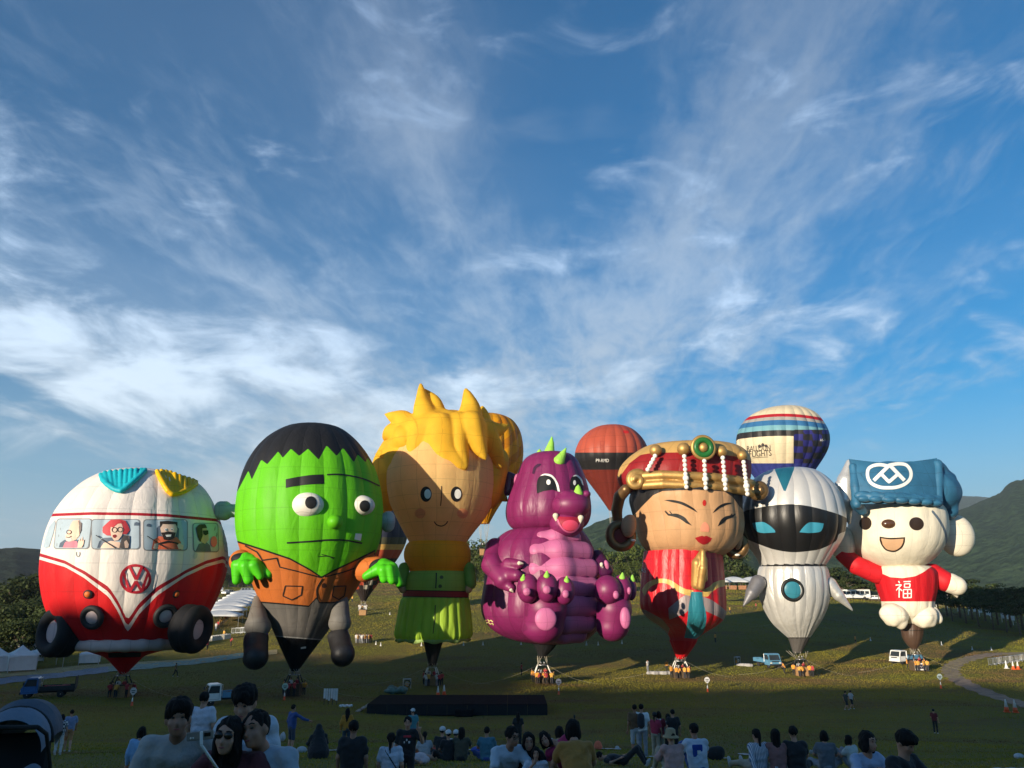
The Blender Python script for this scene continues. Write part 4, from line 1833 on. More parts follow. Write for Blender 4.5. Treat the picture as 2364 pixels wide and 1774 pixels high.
# ---------------------------------------------------------------- the red and white bus balloon
def bus_balloon():
 c = crop(60, 1050, 2.766)
 k = 1 / 2.766
 t, g = new_balloon('hot_air_balloon', 'round red and white camper van balloon with four passengers printed in its windows', 276, 1611)
 Y = g.y
 vee = P(c, (60, 655), (90, 658), (250, 705), (370, 772), (530, 890), (590, 985), (636, 1088), (650, 1104), (664, 1090), (720, 1000), (840, 880), (1020, 765), (1150, 705), (1285, 668), (1320, 664))
 dx_, dy_ = np.array([p[0] for p in vee]), np.array([p[1] for p in vee])

 def border(off):
  return lambda x, y: y - (np.interp(x, dx_, dy_) + off * k * (1 + 0.9 * np.clip(1 - np.abs(x - c(655, 0)[0]) / (330 * k), 0, 1)))
 line = [(p[0], p[1]) for p in P(c, (60, 395), (195, 384), (420, 376), (700, 380), (900, 388), (1215, 418), (1320, 432))]
 lx, ly = np.array([p[0] for p in line]), np.array([p[1] for p in line])
 RED, DRED, WH = (0.62, 0.012, 0.016), (0.40, 0.010, 0.022), (0.80, 0.735, 0.68)
 zones = {'roof_line': lambda x, y: y - np.interp(x, lx, ly) + 9 * k, 'roof_gap': lambda x, y: y - np.interp(x, lx, ly) - 9 * k,
    'trim': border(-28), 'trim_gap': border(-7), 'red': border(13),
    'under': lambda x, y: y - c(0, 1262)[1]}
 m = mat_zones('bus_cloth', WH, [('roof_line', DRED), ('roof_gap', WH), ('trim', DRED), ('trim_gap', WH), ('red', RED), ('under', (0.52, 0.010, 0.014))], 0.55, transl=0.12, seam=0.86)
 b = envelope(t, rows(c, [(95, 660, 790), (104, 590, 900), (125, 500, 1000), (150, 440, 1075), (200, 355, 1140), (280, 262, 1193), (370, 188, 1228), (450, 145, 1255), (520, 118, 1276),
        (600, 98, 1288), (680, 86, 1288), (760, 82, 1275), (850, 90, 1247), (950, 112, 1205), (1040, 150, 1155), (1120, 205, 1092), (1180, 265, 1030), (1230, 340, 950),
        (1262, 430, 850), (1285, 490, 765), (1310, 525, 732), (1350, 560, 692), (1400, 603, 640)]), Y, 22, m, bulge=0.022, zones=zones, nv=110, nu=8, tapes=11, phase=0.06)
 mo, mr = mouth_of(b)
 basket(t, g, 1.8, 1.4, 1.25, WICKER, PAD_BLACK, mo, mr + .3, 0.12)

 glass, frame = pr('glass_blue', (0.36, 0.44, 0.50)), pr('frame_grey', (0.20, 0.21, 0.22))
 skin, line_ = pr('skin', (0.72, 0.50, 0.38)), INK

 def rrect(x0, y0, x1, y1, r, skew=0.0):
  pts = []
  for (cx, cy, a0) in ((x1 - r, y0 + r, -90), (x1 - r, y1 - r, 0), (x0 + r, y1 - r, 90), (x0 + r, y0 + r, 180)):
   for i in range(5):
    a = math.radians(a0 + 90 * i / 4)
    yy = cy + r * math.sin(a)
    pts.append((cx + r * math.cos(a) + skew * (y1 - yy) / (y1 - y0), yy))
  return pts

 def window(x0, y0, x1, y1, skew=0.0, label=None):
  f = decal('window', P(c, *rrect(x0 - 6, y0 - 6, x1 + 6, y1 + 6, 22, skew)), b.bvh, frame, t, 0.04, label=label)
  decal('pane', P(c, *rrect(x0, y0, x1, y1, 18, skew)), b.bvh, glass, f, 0.06)
  return f

 def D(name, pts, m_, par, lv):
  return decal(name, P(c, *pts), b.bvh, m_, par, 0.06 + 0.02 * lv, 3.0)

 def Lw(name, pts, w, par, lv):
  return ribbon(name, P(c, *pts), w * k, b.bvh, line_, par, 0.06 + 0.02 * lv)
 SEAT = pr('seat_blue', (0.085, 0.115, 0.16))
 # old passenger at the side window
 w = window(182, 414, 398, 598, 22, 'side window with a bald old passenger in pink')
 D('seat', [(215, 592), (222, 565), (250, 545), (380, 545), (372, 592)], SEAT, w, 1)
 D('body', [(240, 594), (255, 560), (290, 548), (330, 555), (345, 594)], pr('pink', (0.70, 0.18, 0.24)), w, 2)
 D('head', [(290, 450), (305, 425), (340, 420), (362, 440), (360, 480), (345, 520), (322, 545), (285, 558), (262, 548), (258, 520), (275, 490)], skin, w, 3)
 D('hair', [(338, 424), (362, 440), (360, 485), (348, 510), (345, 470)], pr('grey_hair', (0.16, 0.13, 0.12)), w, 4)
 D('beard', [(262, 535), (290, 530), (300, 548), (280, 558), (262, 550)], pr('light_grey', (0.55, 0.53, 0.5)), w, 4)
 D('hand', [(335, 594), (340, 560), (352, 535), (356, 556), (366, 522), (368, 556), (378, 540), (372, 575), (362, 594)], skin, w, 4)
 Lw('spectacles', ring_px(281, 497, 14, 12, 0), 4, w, 5)
 Lw('mouth', [(265, 528), (280, 533), (296, 522)], 4, w, 5)
 # red-haired passenger
 w = window(424, 418, 722, 600, 0, 'windscreen with a laughing red-haired passenger in round glasses')
 D('seat', [(455, 596), (468, 555), (500, 532), (560, 530), (580, 596)], SEAT, w, 1)
 D('mirror', [(690, 455), (694, 436), (708, 432), (722, 437), (722, 455)], SEAT, w, 1)
 D('body', [(478, 598), (500, 565), (545, 552), (600, 560), (610, 598)], skin, w, 2)
 D('hair', [(495, 500), (490, 470), (520, 440), (545, 418), (600, 416), (635, 425), (655, 465), (662, 485), (640, 512), (610, 508), (560, 520), (520, 518)], pr('red_hair', (0.50, 0.045, 0.055)), w, 3)
 D('head', [(548, 450), (580, 432), (612, 446), (622, 480), (612, 520), (590, 548), (566, 552), (548, 525), (542, 485)], skin, w, 4)
 D('fringe', [(540, 462), (556, 430), (600, 424), (620, 440), (585, 446), (560, 470)], pr('red_hair', (0.50, 0.045, 0.055)), w, 5)
 Lw('spectacles', ring_px(568, 484, 15, 15, 0), 4, w, 6)
 Lw('spectacles', ring_px(602, 482, 15, 15, 0), 4, w, 6)
 D('mouth', [(556, 516), (572, 512), (584, 522), (570, 536), (558, 530)], pr('dark_red', (0.20, 0.01, 0.015)), w, 5)
 D('phone', [(596, 598), (610, 540), (624, 516), (665, 522), (660, 560), (662, 598)], pr('phone_grey', (0.10, 0.085, 0.08)), w, 6)
 D('hand', [(632, 598), (626, 560), (640, 548), (655, 575), (650, 598)], skin, w, 7)
 Lw('wiper', [(450, 518), (520, 562), (580, 602)], 5, w, 8)
 # bearded driver
 w = window(754, 420, 1026, 608, 0, 'windscreen with a bearded driver in orange at the wheel')
 D('seat', [(832, 560), (832, 470), (850, 455), (955, 458), (975, 475), (972, 560)], SEAT, w, 1)
 D('mirror', [(768, 460), (772, 446), (785, 442), (797, 448), (797, 464)], SEAT, w, 1)
 D('body', [(800, 606), (812, 545), (850, 522), (900, 530), (960, 528), (985, 560), (990, 606)], pr('orange_shirt', (0.55, 0.12, 0.055)), w, 2)
 D('head', [(862, 440), (905, 430), (950, 440), (962, 480), (948, 530), (920, 548), (885, 545), (866, 515), (858, 475)], skin, w, 3)
 D('hair', [(856, 470), (854, 430), (905, 426), (962, 434), (962, 470), (950, 446), (905, 448), (870, 446)], pr('dark_hair', (0.028, 0.018, 0.014)), w, 4)
 D('beard', [(862, 500), (885, 498), (905, 492), (930, 498), (952, 500), (945, 535), (915, 550), (880, 545)], pr('dark_hair', (0.028, 0.018, 0.014)), w, 4)
 D('teeth', [(888, 515), (925, 513), (922, 526), (894, 528)], PWHITE, w, 5)
 D('eye', ell_pts(890, 482, 8, 9, 12), PWHITE, w, 5)
 D('eye', ell_pts(928, 480, 8, 9, 12), PWHITE, w, 5)
 D('pupil', ell_pts(891, 484, 3.4, 4, 10), INK, w, 6)
 D('pupil', ell_pts(928, 482, 3.4, 4, 10), INK, w, 6)
 Lw('steering_wheel', [(826, 606), (850, 570), (905, 556), (960, 568), (982, 606)], 9, w, 6)
 D('hand', [(806, 600), (815, 572), (838, 566), (842, 590), (830, 606)], skin, w, 7)
 D('hand', [(966, 604), (958, 580), (975, 568), (996, 582), (992, 606)], skin, w, 7)
 Lw('wiper', [(772, 524), (840, 568), (908, 606)], 5, w, 8)
 # passenger blowing gum
 w = window(1072, 442, 1226, 618, -6, 'side window with a passenger in sunglasses blowing a pink gum bubble')
 D('body', [(1080, 616), (1100, 570), (1150, 560), (1172, 580), (1178, 618)], pr('seat_blue', (0.085, 0.115, 0.16)), w, 1)
 D('head', [(1098, 470), (1125, 452), (1148, 466), (1160, 505), (1164, 545), (1140, 572), (1116, 560), (1104, 520)], pr('tan_skin', (0.50, 0.32, 0.22)), w, 2)
 D('hair', [(1080, 470), (1100, 448), (1140, 446), (1152, 470), (1120, 474), (1122, 520), (1108, 560), (1092, 530)], pr('dark_hair', (0.028, 0.018, 0.014)), w, 3)
 D('sunglasses', [(1122, 488), (1158, 486), (1160, 510), (1142, 518), (1126, 510)], INK, w, 4)
 D('gum_bubble', ell_pts(1192, 557, 20, 34, 22), pr('gum_pink', (0.68, 0.12, 0.16)), w, 5)
 # windows seen edge on
 decal('window', P(c, (112, 592), (124, 540), (150, 460), (186, 420), (190, 440), (178, 500), (150, 590), (128, 598)), b.bvh, glass, t, 0.05)
 decal('window', P(c, (1258, 462), (1272, 468), (1282, 520), (1284, 628), (1268, 620), (1258, 560)), b.bvh, glass, t, 0.05)
 # handles below the side windows
 ribbon('door_handle', P(c, *ring_px(335, 632, 11, 20, 0, -30, 210)), 4 * k, b.bvh, frame, t)
 decal('door_handle', P(c, *ell_pts(1080, 645, 12, 22, 16, 15)), b.bvh, pr('light_grey', (0.55, 0.53, 0.5)), t, 0.06, 3)
 # round badge with V over W
 bad = decal_ring('badge', *c(698, 793), 92 * k, 86 * k, 17 * k, b.bvh, pr('badge_red', (0.42, 0.012, 0.028)), t, 0.06)
 bm_ = pr('badge_red', (0.42, 0.012, 0.028))
 for i, pl in enumerate(([(662, 712), (703, 798)], [(742, 712), (705, 798)], [(622, 752), (665, 872)], [(665, 872), (703, 806)], [(703, 806), (738, 872)], [(738, 872), (778, 752)])):
  ribbon('badge_letter', P(c, *pl), 17 * k, b.bvh, bm_, t, 0.09 + .01 * i)
 # bumper, blown up like a bolster
 WHP = sewn('bumper_cloth', (0.66, 0.52, 0.50))
 pts = [(338, 1212), (440, 1216), (540, 1216), (640, 1215), (740, 1212), (840, 1208), (930, 1204)]
 pr_ = []
 hits = []
 for q in pts:
  loc, nor = hit(b.bvh, *c(*q))
  hits.append((loc + nor * 0.3) if loc is not None else None)
 fb = [h for h in hits if h is not None]
 hits = [h if h is not None else fb[0 if i < 3 else -1] for i, h in enumerate(hits)]
 Ys = [h.y for h in hits]
 for (q, y0), (q2, y1) in zip(zip(pts, Ys), zip(pts[1:], Ys[1:])):
  pr_.append(CP(*c(*q), *c(*q2), 42 * k, 42 * k, y0, y1))
 soft('bumper', pr_, 0.14, WHP, t, 0.25, True)
 decal('number_plate', P(c, (525, 1262), (735, 1258), (732, 1288), (530, 1292)), b.bvh, BLACKF, t, 0.08)
 # lamps
 BRIM = sewn('lamp_rim', (0.022, 0.022, 0.024), 0.6, 0)
 LENS = sewn('lamp_lens', (0.58, 0.46, 0.46), 0.5, 0.05, bump=0.5, bscale=3)
 for (x, y, ro, ri) in ((432, 1035, 60, 46), (886, 1027, 58, 44)):
  loc, nor = hit(b.bvh, *c(x, y))
  kk = mpp(loc) / 2.766
  nor = (nor * 0.7 + Vector((0, -1, 0.0)) * 0.5 + (Vector((-0.25, 0, 0)) if x < 600 else Vector((0.35, 0, 0)))).normalized()
  ob = torus_at(loc + nor * .25, nor, ro * kk, 19 * kk).build('headlight', BRIM, t, True, True)
  dome_at(loc + nor * .22, nor, ri * kk, 12 * kk).build('lens', LENS, ob, True, True)
 ORG = sewn('indicator_cloth', (0.72, 0.16, 0.03), 0.5)
 for (x, y, r0) in ((397, 891, 22), (958, 890, 19)):
  loc, nor = hit(b.bvh, *c(x, y))
  kk = mpp(loc) / 2.766
  ob = torus_at(loc + nor * .05, nor, r0 * kk, 7 * kk, 24, 8).build('indicator', BRIM, t, True, True)
  dome_at(loc + nor * .05, nor, r0 * kk, 16 * kk).build('lens', ORG, ob, True, True)
 # wheels
 TYRE = sewn('tyre_cloth', (0.010, 0.010, 0.012), 0.7, 0, bump=0.4)
 HUB = sewn('hub_cloth', (0.56, 0.42, 0.42), 0.6, 0.05, bump=0.5, bscale=3)
 for (x, y, nx, Rr, wd, yo) in ((182, 1130, (-0.50, -0.86, .06), 158, 95, -5.6), (1085, 1115, (0.97, -0.22, -.08), 150, 85, -4.4)):
  cpt = at(*c(x, y), Y + yo)
  kk = mpp(cpt) / 2.766
  ax = Vector(nx).normalized()
  mb = torus_at(cpt, ax, (Rr - 46) * kk, 46 * kk, 40, 14)
  x_, y_, n_ = frame_of(ax)
  # tread running back towards the envelope
  v, f = [], []
  prof_ = [(Rr - 8, -8), (Rr, -50), (Rr - 2, -wd), (Rr - 40, -wd - 40), (20, -wd - 50)]
  N_ = 40
  for (rr, zz) in prof_:
   for i in range(N_):
    a = 2 * PI * i / N_
    v.append(cpt + (x_ * math.cos(a) + y_ * math.sin(a)) * rr * kk + n_ * zz * kk)
  for j in range(len(prof_) - 1):
   for i in range(N_):
    f.append((j * N_ + i, (j + 1) * N_ + i, (j + 1) * N_ + (i + 1) % N_, j * N_ + (i + 1) % N_))
  mb.add(v, f)
  ob = mb.build('wheel', TYRE, t, True, True)
  dome_at(cpt - ax * 0.05, ax, (Rr - 66) * kk, 22 * kk).build('hub', HUB, ob, True, True)
 # the two quilted leaves on the roof
 for nm, col, pts, tip in (('cyan', (0.012, 0.44, 0.52), [((478, 128), (490, 160)), ((505, 116), (520, 190)), ((538, 110), (550, 212)), ((572, 107), (578, 226)), ((606, 104), (606, 230)), ((640, 101), (636, 212)),
               ((672, 99), (668, 186)), ((704, 98), (700, 158)), ((736, 97), (733, 130)), ((760, 97), (758, 106))], None),
        ('yellow', (0.80, 0.46, 0.006), [((838, 106), (858, 150)), ((866, 104), (884, 196)), ((894, 108), (908, 232)), ((922, 114), (932, 252)), ((950, 124), (958, 250)), ((980, 136), (984, 244)),
                ((1010, 146), (1014, 232)), ((1040, 155), (1043, 215)), ((1066, 164), (1068, 198)), ((1084, 174), (1084, 188))], None)):
  prims = []
  for a_, b_ in pts:
   lo, no = hit(b.bvh, *c(*b_))
   hi, no2 = hit(b.bvh, *c(*a_))
   yb = (lo.y - 0.35) if lo is not None else Y - 4.5
   ya = (hi.y - 0.6) if hi is not None else yb + 1.6
   prims.append(CP(*c(*a_), *c(*b_), 15 * k, 15 * k, ya, yb))
  # padded hem along the pointed lower edge
  prims += [('c', p0[2], p1[2], p0[4] * 1.12, p1[4] * 1.12) for p0, p1 in zip(prims, prims[1:])]
  soft('roof_leaf', prims, 0.085, sewn(nm + '_cloth', col, 0.5, 0.12), t, 0.03, True)['label'] = nm + ' quilted leaf on the roof'
 return t, b, g


# ---------------------------------------------------------------- the green monster
def monster_balloon():
 c = crop(480, 950, 2.372)
 k = 1 / 2.372
 t, g = new_balloon('hot_air_balloon', 'green faced monster balloon with jagged black hair and an orange jacket', 676, 1607)
 Y = g.y
 hair = P(c, (120, 470), (150, 460), (182, 400), (222, 325), (240, 375), (292, 265), (325, 290), (385, 220), (410, 255), (455, 205), (500, 245), (548, 205), (607, 265), (650, 187), (705, 245), (740, 200),
    (800, 280), (820, 235), (866, 282), (872, 252), (908, 302), (914, 272), (940, 345), (960, 400), (990, 420))
 hx, hy = np.array([p[0] for p in hair]), np.array([p[1] for p in hair])
 jac = P(c, (100, 690), (155, 712), (300, 758), (450, 808), (560, 868), (622, 910), (690, 872), (790, 825), (905, 768), (960, 740))
 jx, jy = np.array([p[0] for p in jac]), np.array([p[1] for p in jac])
 hem = P(c, (200, 1030), (285, 1045), (420, 1056), (552, 1068), (594, 1022), (610, 1048), (680, 1048), (790, 1030), (850, 1020))
 ex, ey = np.array([p[0] for p in hem]), np.array([p[1] for p in hem])
 zones = {'jacket': lambda x, y: y - np.interp(x, jx, jy) - 5 * k, 'neckline': lambda x, y: y - np.interp(x, jx, jy) + 5 * k,
    'hair': lambda x, y: np.interp(x, hx, hy) - y, 'trousers': lambda x, y: y - np.interp(x, ex, ey) - 4 * k,
    'hemline': lambda x, y: y - np.interp(x, ex, ey) + 4 * k,
    'skirt_line': lambda x, y: y - (c(0, 1228)[1] + 0.08 * (x - c(370, 0)[0])), 'skirt': lambda x, y: y - (c(0, 1234)[1] + 0.08 * (x - c(370, 0)[0]))}
 m = mat_zones('monster_cloth', (0.125, 0.53, 0.010), [('neckline', (0.012, 0.012, 0.012)), ('jacket', (0.52, 0.145, 0.032)), ('hemline', (0.012, 0.012, 0.012)), ('trousers', (0.135, 0.125, 0.115)),
               ('hair', (0.016, 0.016, 0.018)), ('skirt_line', (0.45, 0.44, 0.42)), ('skirt', (0.010, 0.010, 0.011))], 0.55, transl=0.15, seam=0.84)
 b = envelope(t, rows(c, [(74, 530, 610), (82, 480, 690), (100, 415, 745), (150, 330, 810), (200, 275, 855), (250, 236, 890), (300, 207, 916), (370, 180, 938), (450, 160, 953), (540, 149, 960), (620, 148, 957),
        (690, 156, 944), (750, 172, 925), (810, 192, 900), (880, 220, 864), (950, 245, 826), (1020, 275, 784), (1070, 302, 750), (1130, 330, 708), (1200, 357, 660), (1235, 372, 635),
        (1300, 400, 585), (1360, 427, 540), (1422, 456, 494)]), Y, 20, m, bulge=0.022, zones=zones, nv=130, nu=14, tapes=15, phase=0.1)
 mo, mr = mouth_of(b)
 basket(t, g, 1.7, 1.3, 1.2, WICKER_DK, PAD_BLACK, mo, mr + .2)
 dz = lambda name, pts, m_, off=0.05, par=t: decal(name, P(c, *pts), b.bvh, m_, par, off, 3.5)
 ln = lambda name, pts, w, off=0.06, par=t: ribbon(name, P(c, *pts), w * k, b.bvh, INK, par, off)
 dz('eyebrow', curve_px([(427, 373), (480, 362), (560, 350), (632, 346)]) + curve_px([(637, 397), (560, 401), (480, 410), (427, 420)]), INK)
 GREEN = sewn('monster_green', (0.125, 0.53, 0.010), 0.5, 0.2)
 EYEW = sewn('eye_white', (0.74, 0.70, 0.62), 0.5)
 for (x, y, rx, ry, px_, py_, pr_) in ((544, 513, 90, 71, 564, 500, 32), (836, 516, 78, 56, 859, 519, 29)):
  loc, nor = hit(b.bvh, *c(x, y))
  e = soft('eye', [EP(*c(x, y), rx * k, ry * k, loc.y + 0.55, 62 * k)], 0.10, EYEW, t, 0, True)
  bv = BVHTree.FromPolygons([v.co + worg(t) for v in e.data.vertices], [tuple(p.vertices) for p in e.data.polygons])
  decal('pupil', P(c, *ell_pts(px_, py_, pr_, pr_ + 2)), bv, INK, e, 0.03, 3)
  if x > 700:
   decal('eyelid', P(c, *([(770, 566)] + curve_px([(790, 570), (836, 568), (880, 561), (905, 548)]) + curve_px([(900, 560), (870, 592), (830, 600), (795, 590)]))), bv, GREEN, e, 0.03, 3)
 loc, nor = hit(b.bvh, *c(697, 606))
 soft('nose', [EP(*c(697, 606), 43 * k, 39 * k, loc.y - 0.1, 52 * k)], 0.08, GREEN, t, 0, True)
 ln('mouth', curve_px([(433, 720), (560, 712), (660, 704), (745, 705), (800, 714), (843, 722)]), 9)
 ln('forehead_line', curve_px([(652, 348), (720, 346), (800, 358), (870, 378), (938, 410)]), 8)
 dz('tooth', [(806, 668), (840, 670), (834, 708), (800, 700)], PWHITE, 0.08)
 ln('chin_line', curve_px([(604, 795), (650, 792), (694, 802)]), 4)
 ln('chin_line', [(622, 782), (660, 792), (690, 808)], 4)
 ln('lapel', [(205, 735), (270, 770), (300, 815), (378, 803), (395, 852), (500, 878), (612, 908)], 7)
 ln('lapel', [(640, 905), (740, 880), (825, 850), (850, 818), (872, 838)], 7)
 ln('front_edge', curve_px([(628, 915), (598, 970), (600, 1020), (612, 1048)]), 7)
 for pts in ([(425, 955), (518, 957), (512, 1005), (460, 1032), (412, 1010)], [(690, 958), (755, 955), (746, 1008), (716, 1030), (680, 1010)]):
  ln('pocket', pts + [pts[0]], 6)
 dz('button', ell_pts(636, 953, 14, 14, 16), pr('button_brown', (0.05, 0.02, 0.012)), 0.07)
 dz('number_tag', [(508, 1290), (536, 1286), (536, 1296), (508, 1300)], PWHITE, 0.06)
 # side knobs
 KN = sewn('knob_cloth', (0.30, 0.37, 0.35), 0.6, 0.05)
 soft('side_knob', [CP(*c(70, 525), *c(72, 563), 33 * k, 33 * k, Y - 0.5), CP(*c(94, 525), *c(94, 565), 33 * k, 33 * k, Y - 0.5), CP(*c(100, 544), *c(200, 546), 36 * k, 36 * k, Y - 0.5)], 0.13, KN, t, 0.1, True)
 soft('side_knob', [CP(*c(988, 582), *c(986, 626), 36 * k, 36 * k, Y + 1.2), CP(*c(920, 600), *c(988, 604), 38 * k, 38 * k, Y + 1.0)], 0.13, KN, t, 0.1, True)
 # arms, hands
 ORC = sewn('monster_sleeve', (0.52, 0.145, 0.028), 0.6, 0.1)
 yl, yr = Y - 5.5, Y - 4.6
 soft('sleeve', [CP(*c(215, 838), *c(180, 820), 76 * k, 62 * k, Y - 2.5, yl + .8)], 0.14, ORC, t, 0.2, True)
 soft('sleeve', [CP(*c(860, 868), *c(925, 850), 66 * k, 54 * k, Y - 2.2, yr + .9)], 0.14, ORC, t, 0.2, True)
 CUFF = sewn('cuff_black', (0.012, 0.012, 0.013), 0.7, 0)
 soft('cuff', [EP(*c(186, 815), 60 * k, 40 * k, yl + .25, 50 * k, -8)], 0.13, CUFF, t, 0, True)
 soft('cuff', [EP(*c(935, 848), 54 * k, 40 * k, yr + .35, 48 * k, 15)], 0.13, CUFF, t, 0, True)
 HG = sewn('hand_green', (0.085, 0.60, 0.012), 0.45, 0.25, bump=0.4)
 soft('hand', [CP(*c(200, 840), *c(235, 842), 52 * k, 46 * k, yl), CP(*c(165, 845), *c(158, 925), 38 * k, 25 * k, yl - .2), CP(*c(208, 850), *c(222, 922), 38 * k, 27 * k, yl - .9), CP(*c(255, 845), *c(286, 905), 34 * k, 20 * k, yl - .9),
     CP(*c(262, 835), *c(332, 892), 34 * k, 25 * k, yl - .2), CP(*c(235, 815), *c(210, 812), 34 * k, 40 * k, yl)], 0.09, HG, t, 0.16, True)
 soft('hand', [CP(*c(962, 850), *c(985, 858), 44 * k, 42 * k, yr), CP(*c(935, 865), *c(866, 902), 36 * k, 22 * k, yr - .3), CP(*c(960, 872), *c(965, 918), 32 * k, 24 * k, yr - .9), CP(*c(995, 866), *c(1008, 928), 28 * k, 21 * k, yr - .9),
     CP(*c(1008, 860), *c(1046, 940), 34 * k, 22 * k, yr - .3)], 0.09, HG, t, 0.14, True)
 # legs and shoes
 TR = sewn('trouser_cloth', (0.15, 0.14, 0.125), 0.65, 0.05, bump=0.5)
 PU = sewn('sock_purple', (0.125, 0.055, 0.27), 0.6, 0.05)
 SH = sewn('shoe_black', (0.020, 0.019, 0.020), 0.5, 0, spec=0.4, bump=0.4)
 yb = Y - 3.6
 soft('trouser_leg', [CP(*c(272, 1030), *c(272, 1165), 24 * k, 62 * k, Y - 1.6, yb), CP(*c(250, 1180), *c(296, 1182), 48 * k, 48 * k, yb)], 0.13, TR, t, 0.25, True)
 soft('sock', [CP(*c(240, 1216), *c(304, 1216), 26 * k, 26 * k, yb)], 0.12, PU, t, 0, True)
 s1 = soft('shoe', [CP(*c(262, 1262), *c(264, 1345), 66 * k, 64 * k, yb - .2, yb - 1.6), CP(*c(240, 1240), *c(290, 1240), 38 * k, 38 * k, yb), EP(*c(262, 1345), 60 * k, 62 * k, yb - 1.7, 66 * k)], 0.12, SH, t, 0.3, True)
 soft('sole', [EP(*c(260, 1352), 66 * k, 60 * k, yb - 1.1, 70 * k)], 0.13, CUFF, s1, 0, True)
 yb2 = Y - 2.6
 soft('trouser_leg', [CP(*c(728, 1040), *c(722, 1150), 40 * k, 58 * k, Y - 1.2, yb2), CP(*c(700, 1165), *c(744, 1165), 38 * k, 38 * k, yb2)], 0.13, TR, t, 0.25, True)
 soft('sock', [CP(*c(706, 1204), *c(746, 1204), 22 * k, 22 * k, yb2)], 0.12, PU, t, 0, True)
 s2 = soft('shoe', [CP(*c(724, 1238), *c(738, 1325), 52 * k, 62 * k, yb2 - .2, yb2 - 1.5), CP(*c(690, 1235), *c(690, 1290), 36 * k, 24 * k, yb2), EP(*c(740, 1330), 60 * k, 62 * k, yb2 - 1.6, 62 * k)], 0.12, SH, t, 0.3, True)
 soft('sole', [EP(*c(738, 1338), 63 * k, 58 * k, yb2 - 1.1, 66 * k)], 0.13, CUFF, s2, 0, True)
 return t, b, g


